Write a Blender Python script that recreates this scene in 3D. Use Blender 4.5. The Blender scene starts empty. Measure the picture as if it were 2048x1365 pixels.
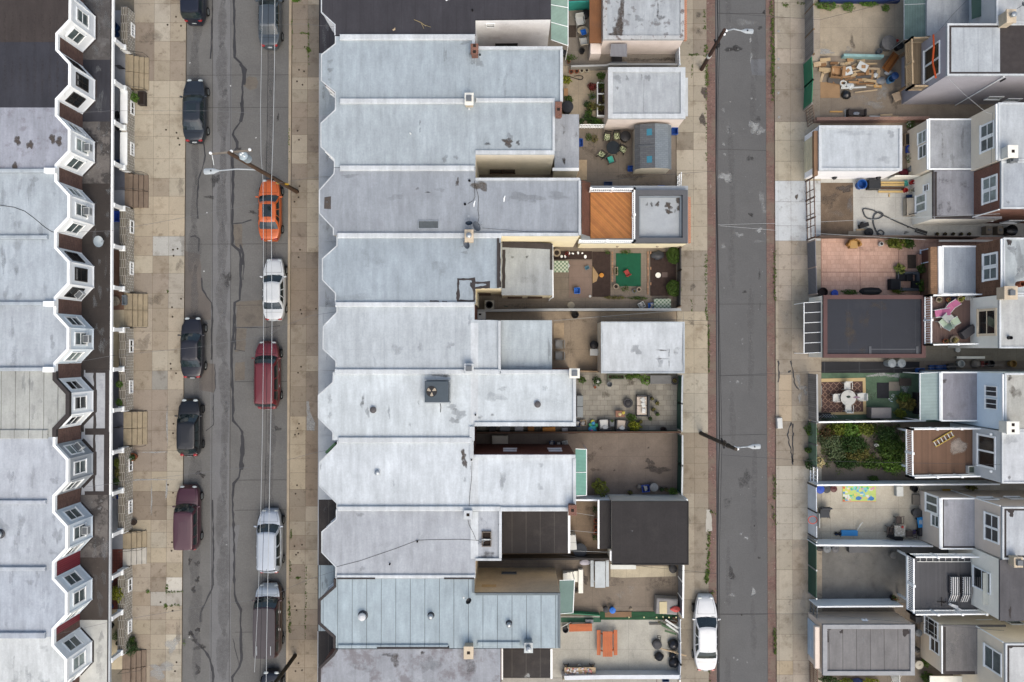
import bpy,math,random
from mathutils import Vector as VC,Matrix
TR,RO=Matrix.Translation,Matrix.Rotation
rnd=random.Random(7)
RU=rnd.uniform
SC=bpy.context.scene
COL=SC.collection
FPX,CAMH,TILT=1600.0,60.0,math.radians(0.6)
ct,st_=math.cos(TILT),math.sin(TILT)
KAL=0.60
RZ,LZ=6.4,3.2
def ray(px,py):
 x,y,z=(px-1024)/FPX,(682.5-py)/FPX,-1.0
 return VC((x,y*ct-z*st_,y*st_+z*ct))
def W(px,py,z=0.0):
 """point of the photographed place that lies at height z under photo point (px, py)"""
 d=ray(px,py);t=(z-CAMH)/d.z
 return VC((d.x*t,d.y*t,z))
def lin(c):
 c/=255.0
 return c/12.92 if c<=.04045 else((c+.055)/1.055)**2.4
def C(r,g,b,k=None):
 k=KAL if k is None else k
 return(min(lin(r)*k,.88),min(lin(g)*k*1.05,.9),min(lin(b)*k*1.02,.9))
def CW(r,g,b):return C(r,g,b,.95)
# ------------------------------------------------------------------ mesh builder
class MB:
 def __init__(s,mat=None):
  s.v=[];s.f=[];s.M=mat
 def V(s,p):
  p=VC(p)
  s.v.append(s.M@p if s.M else p);return len(s.v)-1
 def face(s,pts,m=0,t=None):
  s.f.append(([s.V(p) for p in pts],m,t))
 def obox(s,o,u,n,w,a0,a1,b0,b1,c0,c1,m=0,t=None):
  P=lambda a,b,c:s.V(o+u*a+n*b+w*c)
  i=[P(a,b,c) for c in(c0,c1) for b in(b0,b1) for a in(a0,a1)]
  q=[(0,2,3,1),(4,5,7,6),(0,1,5,4),(2,6,7,3),(0,4,6,2),(1,3,7,5)]
  if u.cross(n).dot(w)*(a1-a0)*(b1-b0)*(c1-c0)<0:q=[x[::-1] for x in q]
  for x in q:s.f.append(([i[k] for k in x],m,t))
 def box(s,x0,y0,z0,x1,y1,z1,m=0,t=None):
  s.obox(VC((0,0,0)),VC((1,0,0)),VC((0,1,0)),VC((0,0,1)),min(x0,x1),max(x0,x1),min(y0,y1),max(y0,y1),min(z0,z1),max(z0,z1),m,t)
 def rbox(s,cx,cy,z0,lx,ly,lz,ang=0,m=0,tilt=0,t=None):
  u=VC((math.cos(ang),math.sin(ang),0));n=VC((-u.y,u.x,0));w=VC((0,0,1))
  if tilt:
   R=RO(tilt,3,n);u=R@u;w=R@w
  s.obox(VC((cx,cy,z0)),u,n,w,-lx/2,lx/2,-ly/2,ly/2,0,lz,m,t)
 def cbox(s,x0,y0,z0,x1,y1,z1,r=.03,m=0,t=None):
  """box with chamfered top edges"""
  r=min(r,(x1-x0)*.45,(y1-y0)*.45,(z1-z0)*.45)
  ring=lambda d,z:[s.V(p) for p in((x0+d,y0+d,z),(x1-d,y0+d,z),(x1-d,y1-d,z),(x0+d,y1-d,z))]
  R=[ring(0,z0),ring(0,z1-r),ring(r*.3,z1-r*.3),ring(r,z1)]
  for a,b in zip(R,R[1:]):
   for k in range(4):s.f.append(([a[k],a[(k+1)%4],b[(k+1)%4],b[k]],m,t))
  s.f.append((R[-1],m,t));s.f.append((R[0][::-1],m,t))
 def prism(s,xy,z0,z1,m=0,mt=None,bottom=True,top=True,t=None):
  xy=ccw(xy);n=len(xy)
  lo=[s.V((x,y,z0)) for x,y in xy];hi=[s.V((x,y,z1)) for x,y in xy]
  for k in range(n):s.f.append(([lo[k],lo[(k+1)%n],hi[(k+1)%n],hi[k]],m,t))
  if top:s.f.append((hi,m if mt is None else mt,t))
  if bottom:s.f.append((lo[::-1],m,t))
 def ring(s,xy,d,z0,z1,m=0,close=True):
  """raised rim of width d just inside polygon xy"""
  xy=ccw(xy);inn=IN_(xy,d);n=len(xy)
  A=[s.V((x,y,z0)) for x,y in xy];B=[s.V((x,y,z1)) for x,y in xy]
  Cc=[s.V((x,y,z1)) for x,y in inn];D=[s.V((x,y,z0)) for x,y in inn]
  for k in range(n):
   j=(k+1)%n
   s.f+=[([A[k],A[j],B[j],B[k]],m,None),([B[k],B[j],Cc[j],Cc[k]],m,None),([Cc[k],Cc[j],D[j],D[k]],m,None)]
 def band(s,pts,hw,z0,z1,m=0,flat=False,t=None):
  """thick strip along a 2-D polyline, mitred"""
  P=[VC((p[0],p[1])) for p in pts];n=len(P);L=[];Rr=[]
  hws=hw if isinstance(hw,(list,tuple)) else[hw]*n
  for i in range(n):
   d1=(P[i]-P[i-1]).normalized() if i else(P[1]-P[0]).normalized()
   d2=(P[i+1]-P[i]).normalized() if i<n-1 else d1
   n1=VC((-d1.y,d1.x));n2=VC((-d2.y,d2.x));mm=n1+n2
   if mm.length<.3:mm=n1.copy()
   mm.normalize();q=mm*(hws[i]/max(.5,mm.dot(n1)))
   L.append(P[i]+q);Rr.append(P[i]-q)
  if flat:
   for i in range(n-1):
    s.face([(*Rr[i],z1),(*Rr[i+1],z1),(*L[i+1],z1),(*L[i],z1)],m,t)
   return
  s.prism([tuple(p) for p in Rr]+[tuple(p) for p in L[::-1]],z0,z1,m,top=False,bottom=False,t=t)
  for i in range(n-1):
   s.face([(*Rr[i],z1),(*Rr[i+1],z1),(*L[i+1],z1),(*L[i],z1)],m,t)
   s.face([(*L[i],z0),(*L[i+1],z0),(*Rr[i+1],z0),(*Rr[i],z0)],m,t)
 def tube(s,pts,r,n=8,m=0,caps=True,t=None):
  P=[VC(p) for p in pts];rings=[]
  rs=r if isinstance(r,(list,tuple)) else[r]*len(P)
  for i,p in enumerate(P):
   d=((P[i+1]-p) if i<len(P)-1 else(p-P[i-1])).normalized()
   if 0<i<len(P)-1:d=((P[i+1]-p).normalized()+(p-P[i-1]).normalized()).normalized()
   a=d.cross(VC((0,0,1)) if abs(d.z)<.9 else VC((1,0,0))).normalized();b=d.cross(a)
   rings.append([s.V(p+(a*math.cos(k*2*math.pi/n)+b*math.sin(k*2*math.pi/n))*rs[i]) for k in range(n)])
  for A,B in zip(rings,rings[1:]):
   for k in range(n):s.f.append(([A[k],A[(k+1)%n],B[(k+1)%n],B[k]][::-1],m,t))
  if caps:s.f.append((rings[0],m,t));s.f.append((rings[-1][::-1],m,t))
 def lathe(s,prof,cx=0,cy=0,z=0,n=16,m=0,sx=1,sy=1,t=None):
  rings=[[s.V((cx+r*sx*math.cos(k*2*math.pi/n),cy+r*sy*math.sin(k*2*math.pi/n),z+h)) for k in range(n)] for r,h in prof]
  for A,B in zip(rings,rings[1:]):
   for k in range(n):s.f.append(([A[k],A[(k+1)%n],B[(k+1)%n],B[k]],m,t))
  s.f.append((rings[0][::-1],m,t));s.f.append((rings[-1],m,t))
 def blob(s,cx,cy,z,rx,ry,rot=0,m=0,n=22,jag=.25,a=1.0,seed=None):
  """flat irregular stain: tint holds its strength, fading to the rim"""
  g=random.Random(seed if seed is not None else rnd.random())
  c,sn=math.cos(rot),math.sin(rot);R=[]
  p1,p2,p3,p4=[g.uniform(0,6.28) for _ in range(4)]
  jj=[1+jag*(.7*math.sin(k*2*math.pi/n*2+p1)+.6*math.sin(k*2*math.pi/n*3+p2)+.45*math.sin(k*2*math.pi/n*5+p3)+g.uniform(-.25,.25)) for k in range(n)]
  for q in(.45,.8,1.0):
   R.append([(cx+(rx*q*jj[k]*math.cos(k*2*math.pi/n))*c-(ry*q*jj[k]*math.sin(k*2*math.pi/n))*sn,
     cy+(rx*q*jj[k]*math.cos(k*2*math.pi/n))*sn+(ry*q*jj[k]*math.sin(k*2*math.pi/n))*c,z) for k in range(n)])
  A=[a,a*.75,0.0];T=lambda*q:[(x,x,x) for x in q]
  for k in range(n):
   j=(k+1)%n
   s.face([(cx,cy,z),R[0][k],R[0][j]],m,T(a,a,a))
   for q in(0,1):s.face([R[q][k],R[q+1][k],R[q+1][j],R[q][j]],m,T(A[q],A[q+1],A[q+1],A[q]))
 def leaves(s,cx,cy,cz,rx,ry,rz,n,size,m=0,shell=.55,g=None,pal=None,up=.35,lm=.25):
  g=g or rnd
  for _ in range(n):
   d=VC((g.gauss(0,1),g.gauss(0,1),g.gauss(0,1))).normalized()*(shell+(1-shell)*g.random()**.6)
   lump=.85+lm*math.sin(d.x*5+cx*3)*math.sin(d.y*5+cy*7)+.08*g.random()
   p=VC((cx+d.x*rx*lump,cy+d.y*ry*lump,max(cz+d.z*rz*lump,.12)))
   nn=(VC((g.gauss(0,1),g.gauss(0,1),g.gauss(0,1))).normalized()+d*.5+VC((0,0,up))).normalized()
   a=nn.orthogonal().normalized();a=RO(g.uniform(0,6.28),3,nn)@a;b=nn.cross(a)
   l=size*g.uniform(.6,1.3);w=l*g.uniform(.35,.6)
   k=g.uniform(.65,1.35);y=g.uniform(-.12,.12);t=(k*(1+y),k,k*(1-abs(y)))
   if pal:q=g.choice(pal);t=(q[0]*k,q[1]*k,q[2]*k)
   s.face([p-a*l*.5,p+b*w*.5,p+a*l*.5,p-b*w*.5],m,t)
 # ---- link as ONE object
 def put(s,name,mats,parent=None,w=False,sm=0,loc=None,ang=30):
  me=bpy.data.meshes.new(name)
  off=VC((0,0,0))
  if w and parent is not None:
   r=parent
   while r.parent:r=r.parent
   off=r.location.copy()
  elif parent is None and loc is None and s.v:
   xs=[p.x for p in s.v];ys=[p.y for p in s.v];zs=[p.z for p in s.v]
   off=VC(((min(xs)+max(xs))/2,(min(ys)+max(ys))/2,min(zs)))
  me.from_pydata([tuple(p-off) for p in s.v],[],[f[0] for f in s.f])
  if not isinstance(mats,(list,tuple)):mats=[mats]
  for mm in mats:me.materials.append(mm)
  me.polygons.foreach_set('material_index',[f[1] for f in s.f])
  uv=me.uv_layers.new(name='UVMap');data=[0.0]*(len(me.loops)*2)
  for p in me.polygons:
   nr=p.normal
   if abs(nr.z)>.7:
    for li in p.loop_indices:
     q=s.v[me.loops[li].vertex_index];data[2*li]=q.x;data[2*li+1]=q.y
   else:
    tx,ty=-nr.y,nr.x;l=math.hypot(tx,ty) or 1
    for li in p.loop_indices:
     q=s.v[me.loops[li].vertex_index];data[2*li]=(q.x*tx+q.y*ty)/l;data[2*li+1]=q.z
  uv.data.foreach_set('uv',data)
  if any(f[2] is not None for f in s.f) or any('tint' in m for m in mats):
   at=me.color_attributes.new('tint','FLOAT_COLOR','CORNER');cd=[]
   for f in s.f:
    t=f[2]
    if t is None:cd+=[1,1,1,1]*len(f[0])
    elif isinstance(t[0],(tuple,list)):
     for q in t:cd+=[q[0],q[1],q[2],1]
    else:cd+=[t[0],t[1],t[2],1]*len(f[0])
   at.data.foreach_set('color',cd)
  if sm:
   me.polygons.foreach_set('use_smooth',[True]*len(me.polygons))
   me.set_sharp_from_angle(angle=math.radians(ang))
  me.update()
  o=bpy.data.objects.new(name,me);COL.objects.link(o)
  if parent is not None:o.parent=parent
  else:o.location=off if loc is None else loc
  return o
def ccw(xy):
 xy=[(p[0],p[1]) for p in xy]
 a=sum(xy[i][0]*xy[(i+1)%len(xy)][1]-xy[(i+1)%len(xy)][0]*xy[i][1] for i in range(len(xy)))
 return xy if a>0 else xy[::-1]
def IN_(xy,d):
 xy=ccw(xy);n=len(xy);out=[]
 for i in range(n):
  p0,p,p1=VC(xy[i-1]),VC(xy[i]),VC(xy[(i+1)%n])
  d1=(p-p0).normalized();d2=(p1-p).normalized()
  n1=VC((-d1.y,d1.x));n2=VC((-d2.y,d2.x));mm=n1+n2
  if mm.length<.2:mm=n1.copy()
  mm.normalize();q=p+mm*(d/max(.4,mm.dot(n1)));out.append((q.x,q.y))
 return out
def PX(pts,z=0):return[tuple(W(a,b,z)[:2]) for a,b in pts]
def RECT(x0,y0,x1,y1):return[(x0,y0),(x1,y0),(x1,y1),(x0,y1)]
# ------------------------------------------------------------------ tagging
def tag(o,label,cat,gp=None):
 o['label']=label;o['category']=cat
 if gp:o['group']=gp
 return o
def TH(name,label,cat,loc,rot=0,gp=None):
 o=bpy.data.objects.new(name,None);COL.objects.link(o)
 o.empty_display_size=.3;o.location=loc;o.rotation_euler=(0,0,rot)
 return tag(o,label,cat,gp)
def solo(mb,name,mats,label,cat,gp=None,loc=None,rot=0,sm=0):
 o=mb.put(name,mats,None,sm=sm,loc=loc);o.rotation_euler=(0,0,rot)
 return tag(o,label,cat,gp)
def ST(mb,name,mats,kind='structure',sm=0):
 o=mb.put(name,mats,None,sm=sm,loc=(0,0,0));o['kind']=kind;return o
def clone(t,loc,rot=None,label=None):
 r=t.copy();COL.objects.link(r);r.location=loc
 if rot is not None:r.rotation_euler=(0,0,rot)
 if label:r['label']=label
 for ch in list(t.children):
  c=ch.copy();COL.objects.link(c);c.parent=r
  for g in list(ch.children):
   d=g.copy();COL.objects.link(d);d.parent=c
 return r
# ------------------------------------------------------------------ materials
MATS={}
def M(name,c=None,r=.8,v=.1,sc=1.2,fine=.06,bump=.1,spec=.3,metal=0,st=None,st2=None,seam=None,pat=None,streak=None,tint=False,coat=0,obj=False,trans=0,emit=None):
 if name in MATS:return MATS[name]
 m=bpy.data.materials.new(name);m.use_nodes=True;MATS[name]=m
 nt=m.node_tree;N=nt.nodes;L=nt.links;bs=N['Principled BSDF']
 bs.inputs['Roughness'].default_value=r;bs.inputs['Metallic'].default_value=metal
 bs.inputs['Specular IOR Level'].default_value=spec;bs.inputs['Coat Weight'].default_value=coat
 bs.inputs['Coat Roughness'].default_value=.06
 if trans:bs.inputs['Transmission Weight'].default_value=trans
 tc=N.new('ShaderNodeTexCoord');ge=N.new('ShaderNodeNewGeometry')
 pos=tc.outputs['Object'] if obj else ge.outputs['Position']
 def noise(scale,det=4,rough=.6):
  n=N.new('ShaderNodeTexNoise');n.inputs['Scale'].default_value=scale;n.inputs['Detail'].default_value=det
  n.inputs['Roughness'].default_value=rough;L.new(pos,n.inputs['Vector']);return n.outputs['Fac']
 def mr(src,a,b,c2,d):
  n=N.new('ShaderNodeMapRange');L.new(src,n.inputs[0])
  for i,x in enumerate((a,b,c2,d)):n.inputs[i+1].default_value=x
  return n.outputs[0]
 def mix(f,a,b,bt='MIX'):
  n=N.new('ShaderNodeMix');n.data_type='RGBA';n.blend_type=bt
  for i,x in((0,f),(6,a),(7,b)):
   if isinstance(x,(int,float)):n.inputs[i].default_value=x
   elif isinstance(x,tuple):n.inputs[i].default_value=(*x[:3],1)
   else:L.new(x,n.inputs[i])
  return n.outputs[2]
 def bricks(c1,c2,mo,bw,bh,ms,off=.5):
  n=N.new('ShaderNodeTexBrick');L.new(tc.outputs['UV'],n.inputs['Vector'])
  for k,x in(('Color1',c1),('Color2',c2),('Mortar',mo)):n.inputs[k].default_value=(*x,1)
  n.inputs['Scale'].default_value=1;n.inputs['Mortar Size'].default_value=ms;n.inputs['Mortar Smooth'].default_value=.1
  n.inputs['Brick Width'].default_value=bw;n.inputs['Row Height'].default_value=bh;n.offset=off;return n
 col=c;hb=None
 if pat:
  kind=pat[0]
  if kind=='brick':
   b=bricks(c,pat[1],pat[2],pat[3],pat[4],pat[5],pat[6] if len(pat)>6 else .5)
   col=b.outputs['Color'];hb=b.outputs['Fac']
  elif kind=='check':
   n=N.new('ShaderNodeTexChecker');L.new(tc.outputs['UV'],n.inputs['Vector'])
   n.inputs['Color1'].default_value=(*c,1);n.inputs['Color2'].default_value=(*pat[1],1);n.inputs['Scale'].default_value=pat[2]
   col=n.outputs['Color']
  elif kind=='wave':
   n=N.new('ShaderNodeTexWave');L.new(tc.outputs['UV'],n.inputs['Vector']);n.bands_direction=pat[2]
   n.inputs['Scale'].default_value=pat[3]
   col=mix(mr(n.outputs['Fac'],.5-pat[4],.5+pat[4],0,1),c,pat[1]);hb=n.outputs['Fac']
  elif kind=='cell':
   n=N.new('ShaderNodeTexVoronoi');L.new(pos,n.inputs['Vector']);n.inputs['Scale'].default_value=pat[2]
   col=mix(mr(n.outputs['Distance'],pat[3],pat[3]+.1,0,1),c,pat[1])
 if seam:
  b=bricks((1,1,1),(1,1,1),(0,0,0),seam[0],seam[1],seam[3],0)
  sv=mr(b.outputs['Color'],0,1,seam[4],0);col=mix(sv,col,seam[2])
 if v:
  f=mr(noise(sc,5,.62),.3,.7,1-v,1+v);col=mix(1.0,col,f,'MULTIPLY')
 if streak:
  mp=N.new('ShaderNodeMapping');mp.inputs['Scale'].default_value=streak[:3];L.new(pos,mp.inputs[0])
  n=N.new('ShaderNodeTexNoise');n.inputs['Scale'].default_value=1;n.inputs['Detail'].default_value=6;n.inputs['Roughness'].default_value=.65;L.new(mp.outputs[0],n.inputs['Vector'])
  col=mix(1.0,col,mr(n.outputs['Fac'],.3,.72,1+streak[3]*.6,1-streak[3]),'MULTIPLY')
 if fine:
  f=mr(noise(sc*16,3,.7),.3,.7,1-fine,1+fine);col=mix(1.0,col,f,'MULTIPLY')
 for s_ in(st,st2):
  if s_:
   f=mr(noise(s_[1],6,.66),s_[2],s_[2]+(s_[4] if len(s_)>4 else .12),0,s_[3]);col=mix(f,col,s_[0])
 if tint:
  m['tint']=1;at=N.new('ShaderNodeAttribute');at.attribute_name='tint';col=mix(1.0,col,at.outputs['Color'],'MULTIPLY')
 if isinstance(col,tuple):bs.inputs['Base Color'].default_value=(*col,1)
 else:L.new(col,bs.inputs['Base Color'])
 if bump:
  bp=N.new('ShaderNodeBump');bp.inputs['Strength'].default_value=min(1,bump*2);bp.inputs['Distance'].default_value=.02
  L.new(noise(sc*10,4,.7),bp.inputs['Height'])
  if hb is not None:
   b2=N.new('ShaderNodeBump');b2.inputs['Strength'].default_value=.5;b2.inputs['Distance'].default_value=.01;b2.invert=kind=='brick'
   L.new(hb,b2.inputs['Height']);L.new(bp.outputs[0],b2.inputs['Normal']);bp=b2
  L.new(bp.outputs[0],bs.inputs['Normal'])
 if emit:
  bs.inputs['Emission Color'].default_value=(*emit[0],1);bs.inputs['Emission Strength'].default_value=emit[1]
 return m
def D(name,c,amt=1.0,sc=4.0,r=.85,hard=.95):
 """stain: a flat mark with ragged see-through rim"""
 if name in MATS:return MATS[name]
 m=bpy.data.materials.new(name);m.use_nodes=True;MATS[name]=m
 nt=m.node_tree;N=nt.nodes;L=nt.links;bs=N['Principled BSDF']
 bs.inputs['Base Color'].default_value=(*c,1);bs.inputs['Roughness'].default_value=r
 at=N.new('ShaderNodeAttribute');at.attribute_name='tint'
 ge=N.new('ShaderNodeNewGeometry');n=N.new('ShaderNodeTexNoise');n.inputs['Scale'].default_value=sc;n.inputs['Detail'].default_value=6
 n.inputs['Roughness'].default_value=.7;L.new(ge.outputs['Position'],n.inputs['Vector'])
 a=N.new('ShaderNodeMath');a.operation='MULTIPLY_ADD';L.new(at.outputs['Fac'],a.inputs[0]);a.inputs[1].default_value=1.3
 b=N.new('ShaderNodeMath');b.operation='MULTIPLY_ADD';L.new(n.outputs['Fac'],b.inputs[0]);b.inputs[1].default_value=2.0;b.inputs[2].default_value=-1.45
 L.new(b.outputs[0],a.inputs[2])
 mr=N.new('ShaderNodeMapRange');L.new(a.outputs[0],mr.inputs[0])
 mr.inputs[1].default_value=-.1;mr.inputs[2].default_value=.95;mr.inputs[3].default_value=0;mr.inputs[4].default_value=amt
 L.new(mr.outputs[0],bs.inputs['Alpha']);return m
white=M('white_paint',CW(238,238,240),.5,.05,2,.03,.03)
OW=M('offwhite_paint',CW(220,216,208),.6,.07,2,.04,.04)
vinyl=M('white_vinyl',CW(232,236,242),.45,.04,1,.02,0,seam=(40,.11,C(190,196,205),.008,.5))
BP=M('black_plastic',C(38,38,41),.5,.15,4,.05,.05)
BM=M('black_metal',C(34,34,36),.45,.1,4,.05,0)
greym=M('grey_metal',C(135,138,142),.45,.12,3,.05,.02,metal=.5)
SL=M('galvanised_steel',C(185,190,196),.35,.15,5,.08,.02,metal=.6)
TB=M('roofing_tar',C(72,66,66),.85,.2,3,.12,.3)
glass=M('window_glass',C(98,110,112),.06,.45,1.3,0,0,spec=.6)
GD_=M('dark_window_glass',C(36,40,42),.06,.5,1.5,0,0,spec=.6)
GL_=M('curtained_window_glass',C(165,178,176),.08,.35,2.2,0,0,spec=.6)
brick=M('red_brick',CW(118,72,60),.9,.15,1,.1,.15,pat=('brick',CW(98,60,52),CW(128,104,92),.22,.075,.012))
brickb=M('brown_brick',CW(112,82,74),.9,.15,1,.1,.15,pat=('brick',CW(86,60,54),CW(110,92,84),.22,.075,.012))
wood=M('weathered_wood',C(150,124,96),.8,.2,2,.12,.15,pat=('brick',C(138,112,86),C(84,66,50),3.0,.14,.008))
LU=M('fresh_lumber',C(206,180,148),.7,.18,3,.1,.1)
DW=M('dark_wood',C(92,66,50),.7,.2,4,.1,.1)
GL=M('green_leaves',C(78,104,40),.6,.0,1,0,0,tint=True,spec=.25)
KL=M('dark_green_leaves',C(58,84,40),.6,.0,1,0,0,tint=True,spec=.25)
LL=M('yellow_green_leaves',C(146,150,48),.6,.0,1,0,0,tint=True,spec=.25)
DL=M('olive_dry_leaves',C(118,112,62),.7,.0,1,0,0,tint=True,spec=.2)
petal=M('coloured_petals',C(235,235,235),.6,.0,1,0,0,tint=True,spec=.2)
stemm=M('plant_stem',C(86,74,44),.8,.1,4,0,0)
TC=M('terracotta',C(150,86,60),.8,.15,6,.08,.05)
soil=M('potting_soil',C(52,42,36),.95,.2,8,.2,.3)
blueb=M('blue_plastic',C(28,84,178),.45,.12,3,.04,.02)
GP=M('grey_plastic',C(120,124,130),.5,.12,3,.04,.02)
beigep=M('beige_plastic',C(186,172,150),.5,.1,3,.04,.02)
RB=M('tyre_rubber',C(30,30,31),.85,.1,8,.05,.1)
greenp=M('dark_green_paint',C(34,72,58),.6,.2,2,.08,.05)
stain_d=D('dark_roof_stain',C(92,82,76),.9,5)
stain_b=D('brown_puddle_stain',C(104,92,80),.85,3)
stain_w=D('pale_paint_stain',C(196,197,198),.62,4)
stain_k=D('black_oil_stain',C(52,50,50),.85,6)
stain_g=D('grey_dirt_stain',C(152,155,160),.36,1.6)
soot=D('soot_stain',C(60,52,46),.8,6)
rope=M('black_cable',C(30,30,32),.6,.1,3,0,0)
wirel=M('pale_cable',C(196,198,200),.5,.1,3,0,0)
# ------------------------------------------------------------------ wall frames and windows
UP=VC((0,0,1))
class Wall:
 """vertical plane through two roof-edge points"""
 def __init__(s,a,b,z,off=0.0):
  p,q=W(*a,z),W(*b,z);s.o=VC((p.x,p.y,0));s.u=(q-p);s.u.z=0;s.len=s.u.length;s.u.normalize()
  s.n=VC((s.u.y,-s.u.x,0))
  if s.n.dot(VC((0,0,CAMH))-s.o)<0:s.n=-s.n
  s.o+=s.n*off
 def at(s,px,py):
  d=ray(px,py);c=VC((0,0,CAMH));t=(s.o-c).dot(s.n)/d.dot(s.n);return c+d*t
def window(parent,o,u,n,w,h,fm=None,gm=None,split='h',fw=.07,name='window',sill=True,one=False,head=None):
 fm=fm or white;gm=gm or glass
 g=MB();g.obox(o,u,n,UP,-w/2,w/2,0,.012,-h/2,h/2)
 f=MB()
 f.obox(o,u,n,UP,-w/2-fw,w/2+fw,0,.06,h/2,h/2+fw)
 f.obox(o,u,n,UP,-w/2-fw-(.03 if sill else 0),w/2+fw+(.03 if sill else 0),0,.10 if sill else .06,-h/2-fw,-h/2)
 for s_ in(-1,1):f.obox(o,u,n,UP,s_*(w/2+fw/2)-fw/2,s_*(w/2+fw/2)+fw/2,0,.06,-h/2,h/2)
 if 'h' in split:f.obox(o,u,n,UP,-w/2,w/2,0,.04,-.025,.025)
 if 'v' in split:f.obox(o,u,n,UP,-.025,.025,0,.05,-h/2,h/2)
 if 'w' in split:f.obox(o,u,n,UP,-.06,.06,0,.05,-h/2,h/2)
 if 'g' in split:
  for q in(-.25,.25):
   f.obox(o,u,n,UP,-w/2,w/2,0,.03,q*h-.012,q*h+.012);f.obox(o,u,n,UP,q*w-.012,q*w+.012,0,.034,-h/2,h/2)
 if one:
  k=len(g.v);g.v+=f.v;g.f+=[([i+k for i in a],1,t) for a,m,t in f.f]
  return g.put(name,[gm,fm],parent,w=True)
 p=g.put(name,gm,parent,w=True);f.put('frame',fm,p,w=True);return p
def wwin(parent,wall,px,py,w,h,**k):
 o=wall.at(px,py);return window(parent,o,wall.u,wall.n,w,h,**k)
# ------------------------------------------------------------------ cars
def carpaint(name,c,metal=.35,r=.32):return M(name,c,r,.06,.8,.03,0,spec=.4,metal=metal,coat=.5,obj=True)
carglass=M('car_glass',C(40,52,56),.04,.35,1.1,0,0,spec=.7,obj=True)
headl=M('headlight_lens',C(205,212,214),.1,.2,6,0,0,spec=.8)
taill=M('tail_light_lens',C(170,28,26),.15,.2,6,0,0,spec=.8)
alloy=M('alloy_rim',C(175,178,182),.3,.15,9,0,0,metal=.7)
chrome=M('chrome_trim',C(210,212,215),.15,.05,9,0,0,metal=.9)
plate_m=M('licence_plate',C(205,210,214),.5,.1,20,0,0)
gapm=M('panel_gap',C(14,14,15),.8,0,1,0,0)
def interp(x,pts):
 for(a,p),(b,q) in zip(pts,pts[1:]):
  if x<=b:
   f=(x-a)/(b-a) if b>a else 0;f=f*f*(3-2*f)*.5+f*.5
   return p+(q-p)*f
 return pts[-1][1]
def make_car(name,label,cat,loc,L,Wd,Ht,paint,a=.27,b=.42,c=.72,d=.86,belt=.92,hood=.92,trunk=.95,roofw=.70,
   sunroof=False,rails=None,RF=None,ex=3.3,handles=None,hoodmat=None,rot=0,gp='cars parked along the kerb',rimm=None,wipers=True,rackmarks=False):
 t=TH(name,label,cat,loc,rot,gp)
 hw=Wd/2;Y=lambda s:L/2-s*L
 def half(s):
  q=abs(2*s-1);e=ex if s<.5 else ex+2
  return hw*(1-q**e*.42)**1.0*(1 if s>.0 else 1)
 zt=[(0,.50),(.015,.66),(.05,hood-.12),(a*.6,hood-.02),(a,hood+.03),(b,belt+.02),(c,belt+.02),(d,trunk+.02),(.965,trunk-.01),(.985,trunk-.16),(1,.58)]
 if d>.93:zt=zt[:7]+[(d,belt+.02),(1,.72)]
 prof=[(.86,.2,0),(.955,.3,0),(.985,.42,0),(1.0,.58,.0),(.985,.9,1),(.95,.975,1),(.86,1.0,1),(.6,1.015,1),(.3,1.03,1),(0,1.035,1)]
 body=MB();rings=[];S=[0,.006,.015,.03,.05,.08,.12]+[.16+k*.04 for k in range(20)]+[.95,.97,.985,.995,1]
 for s in S:
  h=half(s);z=interp(s,zt);row=[]
  for fx,fz,md in prof:
   zz=fz if not md else(.58+(z-.58)*((fz-.58)/(.42))) if fz<1 else z*fz
   if z<.66:zz=min(zz,z*fz if md else fz*(z/.66 if fz>.5 else 1))
   row.append((h*fx,zz))
  pts=[(x,Y(s),z_) for x,z_ in row]+[(-x,Y(s),z_) for x,z_ in row[-2::-1]]
  rings.append([body.V(p) for p in pts])
 n=len(rings[0])
 for i,(A,B) in enumerate(zip(rings,rings[1:])):
  for k in range(n-1):
   hm=1 if hoodmat and S[i]<a and 5<=k<n-6 else 0
   body.f.append(([A[k],A[k+1],B[k+1],B[k]][::-1],hm,None))
 body.f.append((rings[0],0,None));body.f.append((rings[-1][::-1],0,None))
 def topz(x,s):
  z=interp(s,zt);q=abs(x)/half(s);return z*(1.035-.035*min(1,q)**1.3)
 # greenhouse: four rings from belt to roof
 yf,yb_,yc,yd=Y(a),Y(b),Y(c),Y(d);g=MB();gl={q:MB() for q in('windscreen','rear_window','R8','R10','R12','L24','L26','L28')}
 def rring(f,zz,sc=1.0):
  w=hw*(.90+(roofw-.90)*f)*(1+.10*math.sin(f*math.pi))*sc
  y0=yf+(yb_-yf)*f**1.08;y1=yd+(yc-yd)*f**1.08;ym=(y0+y1)/2;y0=ym+(y0-ym)*sc;y1=ym+(y1-ym)*sc
  bow=.16*(1-.45*f);P=[]
  fr=[-1,-.93,-.6,-.2,.2,.6,.93,1]
  for u in fr:P.append((w*u*(1 if abs(u)<.95 else .985),y0-bow*abs(u)**2.2-(.05 if abs(u)==1 else 0),zz))
  sd=[.06,.36,.40,.66,.70,.90,.96]
  for v in sd:P.append((w*(1+.03*math.sin(v*math.pi)),(y0-bow-.05)+((y1+bow*.6+.05)-(y0-bow-.05))*v,zz))
  for u in fr[::-1]:P.append((w*u*(1 if abs(u)<.95 else .985)*.97,y1+bow*.6*abs(u)**2.2+(.05 if abs(u)==1 else 0),zz))
  for v in sd[::-1]:P.append((-w*(1+.03*math.sin(v*math.pi)),(y0-bow-.05)+((y1+bow*.6+.05)-(y0-bow-.05))*v,zz))
  return P
 zb=belt-.02;lv=[(0,zb),(.10,zb+(Ht-.05-zb)*.10),(.5,zb+(Ht-.05-zb)*.52),(.88,zb+(Ht-.05-zb)*.9),(1,Ht-.045)]
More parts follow.
